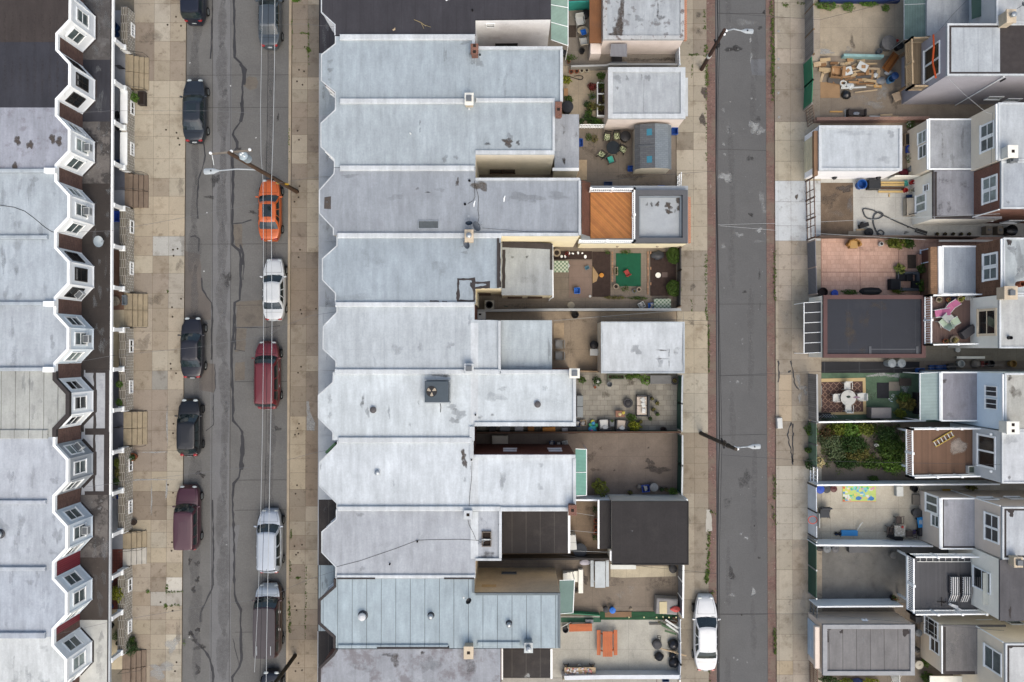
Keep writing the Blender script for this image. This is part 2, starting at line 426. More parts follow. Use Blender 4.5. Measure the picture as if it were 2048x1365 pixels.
 RR=[rring(f,z) for f,z in lv];n=len(RR[0])
 winseg=set(range(1,6))|{8,10,12}|set(range(16,21))|{24,26,28}
 for i in range(len(RR)-1):
  for k in range(n):
   tgt=(gl['windscreen'] if k<8 else gl['rear_window'] if 14<k<22 else gl['R%d'%k] if k<15 else gl['L%d'%k]) if(i in(1,2) and k in winseg) else g
   tgt.face([RR[i][k],RR[i+1][k],RR[i+1][(k+1)%n],RR[i][(k+1)%n]])
 prev=RR[-1]
 rm=1 if RF else 0
 for sc,dz in((.93,.018),(.8,.03),(.5,.042),(.2,.046)):
  cur=rring(1,Ht-.045+dz,sc)
  for k in range(n):g.face([prev[k],cur[k],cur[(k+1)%n],prev[(k+1)%n]],rm)
  prev=cur
 g.face(prev[::-1],rm)
 # merge cabin into the body shell
 k0=len(body.v);body.v+=g.v;body.f+=[([i+k0 for i in f],2 if m else 0,tt) for f,m,tt in g.f]
 for s in(a-.015,d+.02 if d<.93 else None):
  if s is None:continue
  X=[-.82,-.5,0,.5,.82]
  for x0,x1 in zip(X,X[1:]):
   p=[(x*half(s),Y(s)+q,topz(x*half(s),s)+.004) for x,q in((x0,-.008),(x1,-.008),(x1,.008),(x0,.008))];body.face(p,3)
 for sgn in(-1,1):
  SS=[.05,.1,.16,a-.02]
  for s0,s1 in zip(SS,SS[1:]):
   p=[(sgn*(.80*half(s)+q),Y(s),topz(.80*half(s),s)+.004) for s,q in((s0,-.008),(s0,.008),(s1,.008),(s1,-.008))]
   body.face(p if sgn<0 else p[::-1],3)
 body.put('body',[paint,hoodmat or paint,RF or paint,gapm],t,sm=1,ang=38)
 for q in gl:gl[q].put(q if len(q)>4 else 'side_window',carglass,t,sm=1,ang=25)
 zr=Ht+.004
 if sunroof:
  q=MB();q.box(-hw*.42,Y(b+.035),Ht-.01,hw*.42,Y(b+.035+(.14 if sunroof==1 else .2)),Ht+.008);q.put('sunroof',carglass,t)
 if rails:
  for sgn in(-1,1):
   q=MB();xx=sgn*hw*roofw*.93
   q.tube([(xx,Y(b+.04),Ht-.03),(xx,Y(b+.06),Ht+.035),(xx,Y((b+c)/2),Ht+.045),(xx,Y(c-.06),Ht+.035),(xx,Y(c-.04),Ht-.03)],.018,6);q.put('roof_rail',rails,t,sm=1)
 for sgn in(-1,1):
  q=MB();q.M=TR((sgn*half(.03)*.72,Y(.035),.72))
  q.lathe([(.02,-.1),(.14,-.09),(.17,0),(.12,.055),(.02,.075)],n=10,sx=1.15,sy=.8);q.put('headlight',headl,t,sm=1)
  q=MB();q.M=TR((sgn*half(.97)*.80,Y(.972),(trunk if d<.93 else 1.0)-.12))
  q.lathe([(.02,-.12),(.12,-.1),(.15,0),(.12,.08),(.02,.1)],n=10,sx=1.1,sy=.75);q.put('tail_light',taill,t,sm=1)
  q=MB();q.M=TR((sgn*(hw*.95+.10),Y(a+.055),belt+.06))@RO(sgn*.15,4,'Z')
  q.lathe([(.02,-.07),(.1,-.06),(.125,0),(.1,.06),(.02,.075)],n=10,sx=1.1,sy=.55);mo=q.put('wing_mirror',paint,t,sm=1)
  for s in(.185,.80):
   wl=MB();R=.33;wl.M=TR((sgn*(hw*.985-.10),Y(s),R))@RO(sgn*math.pi/2,4,'Y')
   wl.lathe([(R*.6,-.1),(R*.97,-.1),(R,-.06),(R,.09),(R*.95,.13),(R*.66,.135),(R*.62,.10)],n=22)
   wo=wl.put('wheel',RB,t,sm=1)
   rm_=MB();rm_.M=wl.M;rm_.lathe([(R*.64,.09),(R*.64,.128),(R*.52,.115)],n=22)
   for k in range(5):
    an=k*2*math.pi/5;rm_.obox(VC((0,0,0)),VC((math.cos(an),math.sin(an),0)),VC((-math.sin(an),math.cos(an),0)),UP,.02,R*.58,-.035,.035,.116,.134)
   rm_.put('rim',rimm or alloy,wo)
  if handles:
   for s in(a+.22,a+.22+.24):
    q=MB();q.cbox(sgn*hw*.975-.03,Y(s)-.1,belt-.14,sgn*hw*.975+.03,Y(s)+.1,belt-.10,.01);q.put('door_handle',handles,t)
 q=MB();q.box(-.16,-L/2-.015,.62,.16,-L/2+.05,.74);q.put('licence_plate',plate_m,t)
 if wipers:
  q=MB()
  for sg in(-.35,.2):q.tube([(sg*hw,yf-.04,zb+.05),((sg+.5)*hw,yf-.14,zb+.09)],.012,5)
  q.put('wiper',BP,t)
 q=MB();q.tube([(.05,Y(c)+.12,Ht-.01),(.05,Y(c)+.02,Ht+.07)],.012,5);q.put('aerial',BP,t)
 if rackmarks:
  for sg in(-.72,.72):
   q=MB();q.box(sg*hw*roofw*.9-.02,Y(c-.17),Ht-.02,sg*hw*roofw*.9+.02,Y(c-.05),Ht+.03);q.put('roof_rack_bar',SL,t)
 return t
def carat(x0,x1,yf,yr,z=.8):
 p,q=W((x0+x1)/2,yf,z),W((x0+x1)/2,yr,z);return((p.x,(p.y+q.y)/2,.008),abs(p.y-q.y))
cars=[
 # x0,x1,yfront,yrear, kind, paint, label, kwargs
 (364,412,-90,46,'suv',('navy_paint',C(34,38,52)),'dark navy hatchback with only its rear end in view at the top left kerb',{}),
 (366,412,157,285,'sedan',('black_blue_paint',C(46,52,60)),'black sedan with sunroof parked by the left kerb, below the navy hatchback',dict(sunroof=1)),
 (362,407,634,757,'sedan',('black_paint',C(38,38,46)),'black sedan without sunroof between the tan pavement and the maroon estate opposite',{}),
 (356,402,798,913,'hatch',('gloss_black_paint',C(26,28,32)),'short glossy black hatchback parked just in front of the maroon minivan',{}),
 (353,399,971,1101,'van',('plum_paint',C(82,44,56)),'boxy plum maroon minivan parked at the left kerb',{}),
 (517,562,-34,95,'sedan',('slate_paint',C(84,92,100)),'slate grey sedan cut off at the top of the right kerb lane',{}),
 (517,562,358,482,'sedan',('orange_paint',C(222,108,48)),'orange sedan with dark sunroof under the utility pole',dict(sunroof=2)),
 (526,570,517,642,'sedan',('white_paint_car',C(232,234,238)),'white sedan parked on the street behind the orange sedan',{}),
 (510,560,682,819,'suv',('maroon_paint',C(118,40,48)),'maroon estate SUV with roof rails and chrome door handles',dict(rails=M('maroon_rail',C(90,34,42),.3),handles=chrome)),
 (515,564,1019,1147,'suv',('silver_paint',C(198,206,220)),'pale silver SUV with roof rails parked behind the maroon estate SUV',dict(rails=SL,handles=chrome)),
 (512,563,1168,1313,'truck',('dark_maroon_paint',C(70,44,48)),'tall old grey roofed truck with pale bonnet and maroon sides',{}),
 (520,564,1343,1470,'sedan',('ink_paint',C(36,40,50)),'dark car at the bottom edge beneath the leaning wooden pole',{}),
 (1388,1435,1192,1343,'sedan',('bright_white_paint',C(240,240,243)),'bright white sedan parked half on the brick gutter of the back street',{}),
]
for x0,x1,yf,yr,kind,pt,label,kw in cars:
 loc,L=carat(x0,x1,yf,yr);wd=abs(W(x1,700,.8).x-W(x0,700,.8).x);paint=carpaint(pt[0],pt[1],.0 if 'white' in pt[0] else .12)
 if kind=='sedan':make_car('parked_car',label,'car',loc,L,wd,1.43,paint,**dict(dict(a=.245,b=.40,c=.70,d=.845),**kw))
 if kind=='hatch':make_car('parked_car',label,'car',loc,L,wd,1.55,paint,a=.24,b=.40,c=.86,d=.965,roofw=.74,ex=4,rimm=M('dark_rim',C(70,72,76),.4),**kw)
 if kind=='suv':make_car('parked_car',label,'car',loc,L,wd,1.68,paint,**dict(dict(a=.20,b=.335,c=.91,d=.97,belt=1.02,hood=1.0,roofw=.73,ex=3.8),**kw))
 if kind=='van':make_car('parked_van',label,'minivan',loc,L,wd,1.75,paint,a=.26,b=.38,c=.955,d=.982,belt=1.02,hood=.98,roofw=.80,ex=7)
 if kind=='truck':make_car('parked_truck',label,'truck',loc,L,wd,1.95,paint,a=.15,b=.275,c=.955,d=.982,belt=1.18,hood=1.08,roofw=.82,ex=9,
  hoodmat=carpaint('pale_bonnet',C(196,204,214)),RF=M('grey_roof_paint',C(88,82,86),.7,.1,1,.05,0,obj=True),handles=chrome,rackmarks=True)
# ------------------------------------------------------------------ ground, streets, pavements
EXPO=0.52
g=MB();g.face([(-260,-260,0),(260,-260,0),(260,260,0),(-260,260,0)]);ST(g,'ground',M('ground_earth',C(128,120,108),.95,.2,.3,.1,.2))
asph=M('street_asphalt',C(121,119,118),.9,.10,.5,.10,.3,st=(C(100,98,98),.35,.52,.5,.2),st2=(C(120,116,112),1.1,.6,.35,.15))
asph2=M('alley_asphalt',C(111,110,111),.9,.08,.6,.10,.3,st=(C(88,87,89),.3,.52,.5,.2),st2=(C(124,123,122),.9,.6,.3,.15))
strip_m=M('worn_centre_strip',C(128,127,129),.9,.08,.5,.08,.2,st=(C(98,97,100),.7,.56,.5,.15))
patch_m=M('tan_asphalt_patch',C(122,114,106),.9,.14,1,.12,.25,st=(C(98,92,88),1.5,.52,.6,.15))
tar_m=M('tar_seam',C(66,66,70),.75,.2,1,.1,.15)
crack_m=M('thin_crack',C(72,70,70),.9,0,1,0,0)
puff_m=M('brown_asphalt_patch',C(114,107,103),.9,.12,1,.1,.25)
pale_m=M('pale_speck',C(205,205,205),.8,.1,1,0,0)
def pxband(mb,pts,wpx,z,m):
 k=(CAMH-z)/FPX
 hw=[w*k/2 for w in wpx] if isinstance(wpx,list) else wpx*k/2
 mb.band(PX(pts,z),hw,z,z,m,flat=True)
def pxpoly(mb,pts,z,m,t=None):
 mb.face([(x,y,z) for x,y in ccw(PX(pts,z))],m,t)
def PB(mb,x,y,rx,ry,z,m,a=1.,rot=0,jag=.25,seed=None):
 p=W(x,y,z);k=(CAMH-z)/FPX;mb.blob(p.x,p.y,z,rx*k,ry*k,rot,m,a=a,jag=jag,seed=seed)
def wob(pts,amp=1.2,step=9,seed=1):
 """wander a px polyline"""
 q=random.Random(seed);out=[]
 for(x0,y0),(x1,y1) in zip(pts,pts[1:]):
  n=max(1,int(math.hypot(x1-x0,y1-y0)/step))
  for k in range(n):f=k/n;out.append((x0+(x1-x0)*f+q.uniform(-amp,amp),y0+(y1-y0)*f+q.uniform(-amp*.3,amp*.3)))
 return out+[pts[-1]]
def wobw(pts,w,seed=2):
 q=random.Random(seed);return[w*q.uniform(.55,1.5) for _ in pts]
s=MB();E=420
s.face([(*W(372,-E),.006),(*W(361,1365+E),.006)] and[(W(360,1365+E).x,W(360,1365+E).y,.006),(W(583,1365+E).x,W(583,1365+E).y,.006),(W(583,-E).x,W(583,-E).y,.006),(W(375,-E).x,W(375,-E).y,.006)],0)
pxpoly(s,[(426,-E),(464,-E),(464,270),(462,500),(458,1000),(454,1365+E),(418,1365+E),(421,700),(424,480)],.010,1)
pxpoly(s,[(480,1050),(462,1180),(462,1400),(424,1400),(424,1060)],.011,1)
for p in([(466,450),(484,448),(485,496),(470,494)],[(472,604),(528,600),(528,652),(474,655)],[(471,657),(494,657),(490,702),(470,704)],[(470,726),(490,724),(489,760),(470,762)]):
 pxpoly(s,wob(p+[p[0]],1.0,6,len(p[0])+p[0][1])[:-1],.014,2)
pxpoly(s,wob([(489,160),(498,153),(512,155),(516,165),(513,177),(500,181),(488,172),(489,160)],.8,4,3)[:-1],.014,2)
pxpoly(s,[(400,726),(428,728),(432,775),(428,786),(398,780)],.014,6)
pxpoly(s,wob([(366,500),(400,510),(405,580),(423,605),(422,640),(364,640),(366,500)],2,8,9)[:-1],.009,6)
seamR=[(468,-60),(468,0),(469,115),(482,128),(486,150),(485,175),(485,215),(480,245),(468,262),(465,270),(475,285),(474,295),(465,310),(466,350),(465,445),(465,490),(480,502),(482,530),(480,600),(470,605),(468,650),(464,690),(463,720),(465,780),(466,842),(478,855),(485,865),(482,900),(480,940),(478,955),(468,968),(465,990),(466,1030),(468,1080),(469,1190),(473,1203),(482,1220),(481,1250),(483,1320),(478,1335),(465,1355),(463,1420)]
q=wob(seamR,.8,10,4);pxband(s,q,wobw(q,4.2),.018,3)
for pts,w in(([(425,-40),(424,60),(421,118)],2.5),([(403,556),(405,580),(414,594),(424,606),(424,660),(423,720)],3),([(430,728),(431,775),(427,786),(427,850),(412,862)],1.6),
 ([(425,1000),(427,1100),(425,1178),(415,1195),(402,1225),(401,1245)],3),([(381,1262),(392,1285),(410,1302),(419,1318),(426,1345),(425,1420)],4.2),([(407,285),(411,312),(404,340),(397,360),(394,400),(396,438)],2.6),
 ([(380,474),(390,472),(398,478),(397,504)],3.2),([(466,448),(485,446),(503,440)],2.2),([(482,502),(488,520),(486,560)],2),([(472,655),(525,656),(560,652)],1.2),([(470,700),(490,703)],1.4),
 ([(468,604),(472,660),(470,700)],3),([(480,128),(490,140),(487,170)],7),([(484,870),(486,900),(483,940)],7),([(466,1278),(472,1305),(478,1330)],1.4),([(482,205),(486,228),(481,244)],6),([(480,490),(487,510),(484,530)],5)):
 q=wob(pts,.8,8,int(pts[0][1])+5);pxband(s,q,wobw(q,w,3),.0175+.0006*(int(pts[0][0])%5),3)
for x in(424.5,461):pxband(s,[(x+1,-80),(x,700),(x-3,1440)],.8,.022,4)
for y in(150,215,488,610,763,960,1020,1264):pxband(s,[(374 if y<500 else 470,y+1),(583,y)],.7,.0225,4)
for x,y in((372,1045),(380,1122),(394,1128),(395,1160),(387,1180),(390,1282),(396,1260),(395,1335),(396,1344),(382,1268),(397,946),(405,952)):PB(s,x,y,5,6,.024,5,1,jag=.4)
for x,y,rx,ry in((480,300,9,5),(556,235,3,10),(505,425,9,4),(420,395,10,4),(430,360,9,16),(555,858,8,5),(455,560,10,14),(400,1295,14,6)):PB(s,x,y,rx,ry,.0245,5,.7,jag=.4)
for x,y in((414,426),(408,543),(380,126),(512,276),(461,172),(379,1275),(453,1090)):PB(s,x,y,1.6,1.3,.026,7,1,seed=x)
tyretrack=D('tyre_track',C(118,116,117),.5,3)
for x in(446,540,392):
 for y in range(-40,1400,90):PB(s,x+RU(-4,4),y,RU(8,16),60,.0265,8,.8,jag=.15)
ST(s,'street',[asph,strip_m,patch_m,tar_m,crack_m,stain_k,puff_m,pale_m,tyretrack])
# back street
a_=MB();a_.face([(W(1434,1365+E).x,W(1434,1365+E).y,.006),(W(1537,1365+E).x,W(1537,1365+E).y,.006),(W(1530,-E).x,W(1530,-E).y,.006),(W(1428,-E).x,W(1428,-E).y,.006)])
for x,y,rx,ry,a in((1452,355,13,11,1),(1508,254,14,11,1),(1522,262,10,8,.8),(1518,461,6,6,1),(1478,470,9,6,.7),(1507,1184,6,7,1),(1493,1076,4,4,.9),(1482,1068,3,3,.9),(1464,1190,7,5,.6),(1475,764,3,4,.9),(1502,115,3,12,.7),(1501,80,2,8,.9),(1503,197,2,4,.9),(1456,258,5,9,.5),(1447,288,3,6,.6),(1450,309,3,3,.7),(1524,400,6,20,.6),(1447,494,7,5,.6),(1518,483,16,3,.5),(1490,45,20,9,.5),(1484,680,2,3,.7),(1475,1320,2,3,.9),(1468,1316,1.5,3,.9),(1494,1325,1.5,1.5,1),(1528,420,4,10,.7),(1447,220,4,5,.6)):
 PB(a_,x,y,rx,ry,.012,1,a,jag=.35)
for x,y,rx,ry,a in((1468,98,17,8,.8),(1520,56,6,4,.7),(1528,25,4,4,.9),(1502,430,5,5,.8),(1489,584,4,4,.8),(1519,550,2,14,.6),(1520,612,2,12,.5),(1463,1148,7,14,.7),(1516,238,5,8,.5),(1500,317,7,7,.6),(1483,1230,2,2,1),(1490,960,14,20,.5),(1455,1005,12,12,.4),(1509,1052,2,2,1),(1518,1116,3,3,.9)):
 PB(a_,x,y,rx,ry,.0125,2,a,jag=.35)
pxpoly(a_,[(1500,120),(1530,118),(1530,152),(1504,150)],.009,3)
pxband(a_,[(1429.5,-100),(1432,700),(1437,1460)],3.4,.014,4)
for y in(752,870,26,450,1228,610,300):pxband(a_,[(1437,y+RU(-2,2)),(1533,y+RU(-2,2))],.7,.0145,5)
for k in range(60):PB(a_,RU(1436,1530),RU(0,1365),RU(.5,1.2),RU(.5,2),.016,1,1,seed=k)
for k in range(14):PB(a_,rnd.choice((1462,1505))+RU(-6,6),k*105,8,66,.0165,6,.55,jag=.15)
ST(a_,'back_street',[asph2,stain_w,stain_k,M('grey_asphalt_patch',C(116,117,122),.9,.1,1,.08,.2),tar_m,crack_m,tyretrack])
# brick gutters
bpal=((1,1,1),)
brickg=M('gutter_brick',C(140,108,101),.9,.12,.6,.12,.25,pat=('brick',C(120,92,86),C(132,114,106),.22,.10,.012),st=(C(134,120,108),.7,.46,.85,.15),st2=(C(198,188,182),7,.63,.8,.06))
bg_=MB()
for L_,R_ in(((1411,1418),(1429,1434)),((1530,1537),(1549,1553.5))):
 q=[W(L_[0],-E),W(R_[0],-E),W(R_[1],1365+E),W(L_[1],1365+E)]
 bg_.prism([(p.x,p.y) for p in q],-.02,.03,0)
ST(bg_,'brick_gutter',brickg)
conc_pal=[(196,176,150),(190,170,142),(182,160,134),(200,184,158),(176,152,126),(188,168,146),(170,148,126),(205,190,166),(193,172,140)]
conc=M('pavement_concrete',C(255,255,255),.9,.05,.8,.07,.2,tint=True,st=(C(142,126,110,.7),.9,.52,.5,.2),st2=(C(132,118,102),2.5,.58,.5,.14))
joint=M('pavement_joint',C(112,98,82),.95,.2,3,.1,0)
kerb_m=M('kerb_concrete',C(186,170,150),.9,.12,1.2,.08,.2)
iron=M('iron_cover',C(70,56,44),.7,.2,8,.1,.1)
def tintc(c):
 m_=(186,168,144);c=tuple(v*.8+w*.2 for v,w in zip(c,m_)) if c[2]<175 else c;a=sum(c)/3;return tuple(lin((v+(a-v)*.35)*1.0) for v in c)
def slabs(mb,xs_top,xs_bot,ys,z,pal,seed,over=None,gap=.012,y0=0,y1=1365,base=True):
 """paving slabs between px columns (given at photo top and bottom) and px rows"""
 q=random.Random(seed)
 xat=lambda i,y:xs_top[i]+(xs_bot[i]-xs_top[i])*(y-y0)/(y1-y0)
 if base:
  pts=[(xat(0,ys[0]),ys[0]),(xat(-1,ys[0]),ys[0]),(xat(-1,ys[-1]),ys[-1]),(xat(0,ys[-1]),ys[-1])]
  mb.prism(PX(pts,z-.006),-.02,z-.006,1)
 prevc=None
 for i in range(len(xs_top)-1):
  for a,b in zip(ys,ys[1:]):
   c=q.choice(pal)
   if prevc and q.random()<.5:c=prevc
   prevc=c;jk=q.uniform(.94,1.05);c=tuple(v*jk for v in c)
   if over:
    for(ox0,oy0,ox1,oy1),oc in over:
     xm,ym=(xat(i,a)+xat(i+1,a))/2,(a+b)/2
     if ox0<=xm<=ox1 and oy0<=ym<=oy1:jk=q.uniform(.97,1.03);c=tuple(v*jk for v in oc)
   P=[W(xat(i,a),a,z),W(xat(i+1,a),a,z),W(xat(i+1,b),b,z),W(xat(i,b),b,z)]
   cen=sum(P,VC())/4;P=[p+(cen-p).normalized()*gap for p in P]
   dz=q.uniform(0,.004);mb.face([(p.x,p.y,z+dz) for p in P][::-1],0,tintc(c))
def rows(a,b,h,seed,j=.12):
 q=random.Random(seed);y=a;out=[a]
 while y<b:y+=h*q.uniform(1-j,1+j);out.append(y)
 return out
w1=MB()
slabs(w1,[268,309,341,372.5],[258,300,331,363],[-300,-150,-70,8,46,83,122,162,196,230,273,318,357,393,429,473,512,547,587,617,663,701,742,780,821,861,902,943,983,1012,1040,1065,1096,1126,1155,1184,1212,1240,1269,1299,1331,1365,1400,1450,1520,1600],.12,conc_pal,5,
 over=[((268,390,372,475),(205,182,150)),((268,160,372,350),(206,188,160)),((300,480,372,510),(196,192,186)),((268,540,372,600),(168,148,130)),((330,555,372,620),(182,170,155)),((300,745,340,780),(160,156,150)),((268,780,335,960),(168,146,128)),((330,820,372,900),(192,172,146)),((335,1155,372,1185),(214,204,190)),((300,1184,372,1212),(196,188,178)),((258,990,330,1050),(150,128,108)),((258,1350,330,1400),(200,196,190)),((300,10,345,80),(200,186,166)),((268,46,310,160),(158,136,118))])
for x,y,rx,ry in((290,960,60,2),(333,980,2,26),(303,1000,2,30),(334,850,2,40),(310,905,28,2)):PB(w1,x,y,rx,ry,.13,2,1,jag=.3)
for x,y,rx,ry in((320,1340,26,16),(345,1290,12,20)):PB(w1,x,y,rx,ry,.131,2,.9,jag=.5)
for x,y,rx,ry in((361,375,9,16),(366,490,8,20),(360,530,8,12),(357,1270,5,40),(300,75,24,14),(310,600,18,14),(285,690,14,22)):PB(w1,x,y,rx,ry,.132,4,.7,jag=.4)
for x,y in((335,50),(362,52),(353,266),(356,277),(359,290),(332,260),(355,498),(346,500),(347,512),(344,615),(341,728),(342,738),(352,747),(347,848),(346,867),(336,970),(346,986),(344,1085),(343,1102),(321,1205),(353,1325),(345,1222),(352,34),(362,598),(345,634),(350,1343)):
 p=W(x,y,.13);w1.lathe([(.075,-.02),(.075,.0),(.05,.004)],p.x,p.y,.13,8,3)
for k in range(10):
 pass
ST(w1,'pavement',[conc,joint,stain_w,iron,D('grey_slab_stain',C(140,128,116),.5,3)])
w2=MB()
slabs(w2,[585,616,645],[577,609,645],[-300,-140,-60,10,40,68,98,126,155,180,205,235,270,305,328,360,386,416,445,474,505,537,581,622,650,688,712,743,774,803,833,862,890,918,946,979,1013,1043,1071,1100,1129,1157,1187,1219,1251,1280,1309,1336,1370,1420,1480,1560,1640],.12,
 [(172,152,128),(165,144,120),(180,162,138),(158,136,116),(186,168,142),(150,130,112)],11,over=[((600,979,612,1013),(208,190,166)),((580,270,612,330),(198,178,150)),((580,530,650,625),(150,126,104)),((610,850,650,1010),(150,124,100)),((580,1280,650,1365),(176,152,124)),((580,840,612,975),(196,172,136)),((612,-20,640,160),(132,118,104))])
pxpoly(w2,wob([(613,803),(618,803),(620,825),(631,846),(629,862),(614,861),(613,803)],.6,6,8)[:-1],.131,2)
for x,y in((598,140),(608,143),(594,163),(605,170),(595,262),(598,280),(599,373),(597,395),(589,404),(600,500),(597,515),(601,620),(603,628),(632,618),(602,734),(596,746),(598,848),(595,857),(597,868),(590,870),(594,971),(591,988),(589,1093),(604,1090),(596,1106),(592,1110),(590,1213),(593,1221),(597,1327),(604,1341),(591,1343)):
 p=W(x,y,.13);w2.lathe([(.07,-.02),(.07,.0),(.05,.004)],p.x,p.y,.13,8,3)
ST(w2,'pavement',[conc,joint,stain_w,iron])
for tops,bots in(((580,585.5),(571.5,577.5)),):
 kb=MB();q=[(tops[0],-E),(tops[1],-E),(bots[1]-2.4,1365+E),(bots[0]-2.4,1365+E)];kb.prism(PX([(580+.0,-E),(585.2,-E),(575,1365+E),(570,1365+E)],.11),-.02,.118,0);ST(kb,'kerb',kerb_m)
w3=MB()
slabs(w3,[1352,1386,1413],[1356,1390,1418],[-300,-120,-30,20,48,80,111,145,172,203,233,265,300,341,380,409,453,502,533,562,592,623,650,698,747,787,826,866,896,927,957,987,1016,1048,1108,1146,1200,1260,1320,1358,1375,1420,1500],.12,
 [(178,160,136),(186,168,144),(170,150,128),(194,176,150),(162,144,122)],21,over=[((1340,300,1420,500),(200,182,156)),((1340,502,1420,620),(160,144,126)),((1340,622,1420,740),(204,182,148)),((1340,745,1420,866),(200,186,162)),((1340,870,1420,1000),(168,146,120)),((1400,16,1420,50),(206,192,168))])
for x,y in((1409,185),(1405,240)):PB(w3,x,y,8,12,.131,2,1)
for x,y in((1398,64),(1397,30),(1376,1040),(1385,575),(1383,645)):PB(w3,x,y,7,9,.131,2,.5)
pxpoly(w3,wob([(1413,1020),(1420,1020),(1424,1040),(1424,1062),(1411,1064),(1412,1040),(1413,1020)],.8,5,4)[:-1],.136,3)
ST(w3,'pavement',[conc,joint,stain_d,stain_w if False else M('pale_concrete_patch',C(196,190,182),.9,.08,2,.1,.1)])
w4=MB()
slabs(w4,[1549,1555,1580,1640],[1553.5,1559,1586,1645],[-300,-100,-20,6,36,67,98,128,180,244,281,323,362,404,452,482,510,540,572,602,657,720,750,781,812,843,872,901,932,960,988,1015,1048,1080,1140,1199,1230,1269,1322,1350,1390,1440,1520],.12,
 [(186,168,144),(194,178,154),(180,164,142),(190,170,150),(172,154,134)],31,over=[((1540,362,1620,478),(214,218,224)),((1548,128,1620,244),(160,142,124)),((1548,244,1620,360),(200,184,156)),((1580,740,1620,800),(168,150,132)),((1555,740,1580,840),(206,176,140)),((1540,843,1620,930),(164,146,126)),((1550,930,1620,1080),(196,184,166)),((1555,1322,1582,1350),(202,174,134)),((1580,1085,1620,1190),(178,158,136))])
for x,y,rx,ry in((1600,180,10,8),(1605,690,12,20),(1600,1090,16,16),(1570,640,12,22),(1595,510,12,30),(1607,1200,8,26)):PB(w4,x,y,rx,ry,.131,2,.55,jag=.4)
for pts in([(1557,722),(1558,745),(1556,765)],[(1582,722),(1586,748),(1590,770),(1598,780)],[(1583,845),(1575,870),(1582,900),(1586,930)],[(1575,745),(1582,742)],[(1586,848),(1586,925)]):
 q=wob(pts,1.2,5,int(pts[0][0]));pxband(w4,q,wobw(q,2.2),.133,3)
for x,y,rx,ry in((1597,760,5,14),(1606,775,9,5),(1600,795,4,12),(1611,785,4,8),(1601,395,0,0)):
 if rx:PB(w4,x,y,rx,ry,.134,4,.8,jag=.35)
PB(w4,1593,394,4,5,.135,5,1)
for x,y in((1557,63),(1557,119),(1557,136),(1557,186),(1558,235)):PB(w4,x,y,3.2,3.2,.135,4,1)
ST(w4,'pavement',[conc,joint,stain_g,tar_m,stain_w,stain_b])
# weeds in the joints
wd_=MB();gq=random.Random(3)
def weeds(pts,n,w=2.0,s=.10,h=.06):
 for _ in range(n):
  i=gq.randrange(len(pts)-1);f=gq.random();x=pts[i][0]+(pts[i+1][0]-pts[i][0])*f+gq.gauss(0,w*.5);y=pts[i][1]+(pts[i+1][1]-pts[i][1])*f+gq.gauss(0,w*.5)
  p=W(x,y,.13);wd_.leaves(p.x,p.y,.14,.05,.05,h,4,s,0,g=gq,up=.8)
weeds([(1412,90),(1411,118),(1413,150),(1414,172)],150,4);weeds([(1409,20),(1410,60)],24,2);weeds([(1378,110),(1398,110)],30,2.5);weeds([(1413,175),(1411,230),(1413,330)],40,2)
weeds([(1412,510),(1412,560),(1412,620),(1414,640)],110,3);weeds([(1417,650),(1418,745)],90,2.5);weeds([(1418,1060),(1416,1140),(1412,1165)],220,4,.12);weeds([(1420,1020),(1430,1030)],14,3);weeds([(1420,1190),(1432,1180)],20,3)
weeds([(1543,0),(1546,100),(1545,200)],260,4,.11);weeds([(1549,500),(1550,600)],70,3);weeds([(1548,950),(1550,1000)],50,3);weeds([(1549,1260),(1551,1310)],90,3.5);weeds([(1545,1010),(1550,1050)],30,4);weeds([(1415,1300),(1420,1365)],30,3)
weeds([(1565,8),(1575,12)],30,4);weeds([(1595,6),(1615,10)],26,3)
weeds([(617,40),(617,130)],40,1.2);weeds([(602,66),(617,68)],24,1.5);weeds([(614,96),(618,104)],40,4,.13);weeds([(584,40),(585,110)],16,1);weeds([(578,250),(578,340)],16,1);weeds([(582,1060),(582,1080)],24,1.5);weeds([(612,1130),(611,1280)],46,1.6);weeds([(578,1200),(580,1265)],70,3);weeds([(590,1158),(600,1155)],18,2);weeds([(581,1120),(580,1150)],16,1.5)
weeds([(333,1170),(334,1185),(365,1183)],50,2.5);weeds([(331,1210),(333,1215)],34,3,.13);weeds([(340,1212),(362,1210)],18,2);weeds([(336,580),(336,590)],8,1.5);weeds([(367,1280),(368,1290)],8,2);weeds([(1384,130),(1384,160)],16,1.2);weeds([(1383,600),(1384,625)],12,1.2)
ST(wd_,'weeds',M('weed_leaves',C(92,112,50),.7,0,1,0,0,tint=True,spec=.2),'stuff')
# ------------------------------------------------------------------ left terrace with bay fronts
def RF(name,c,seam=None,amt=.36,st=None,v=.1,w=.95,st2=None,sw=.02):
 sm=seam or tuple(x*.78 for x in c)
 if c[0]>.3:c=tuple(x*.93 for x in c)
 return M(name,c,.75,v,.55,.06,.15,spec=.25,streak=(2.2,.45,1,.21),seam=(w,60,sm,sw,amt),st=st or(tuple(x*.74 for x in c),.8,.5,.4,.3),st2=st2 or(tuple(x*.62 for x in c),3.0,.64,.5,.1))
stone=M('stone_wall',CW(140,130,116),.9,.2,1.5,.1,.2,pat=('brick',CW(112,102,92),CW(214,210,204),.42,.15,.02))
stonecap=M('stone_coping',C(140,132,120),.9,.15,2,.1,.15,pat=('brick',C(120,112,102),C(205,200,194),.17,.6,.014))
stepc=M('step_concrete',C(178,162,138),.9,.14,2,.1,.15,st=(C(140,124,104),1.2,.55,.4,.2))
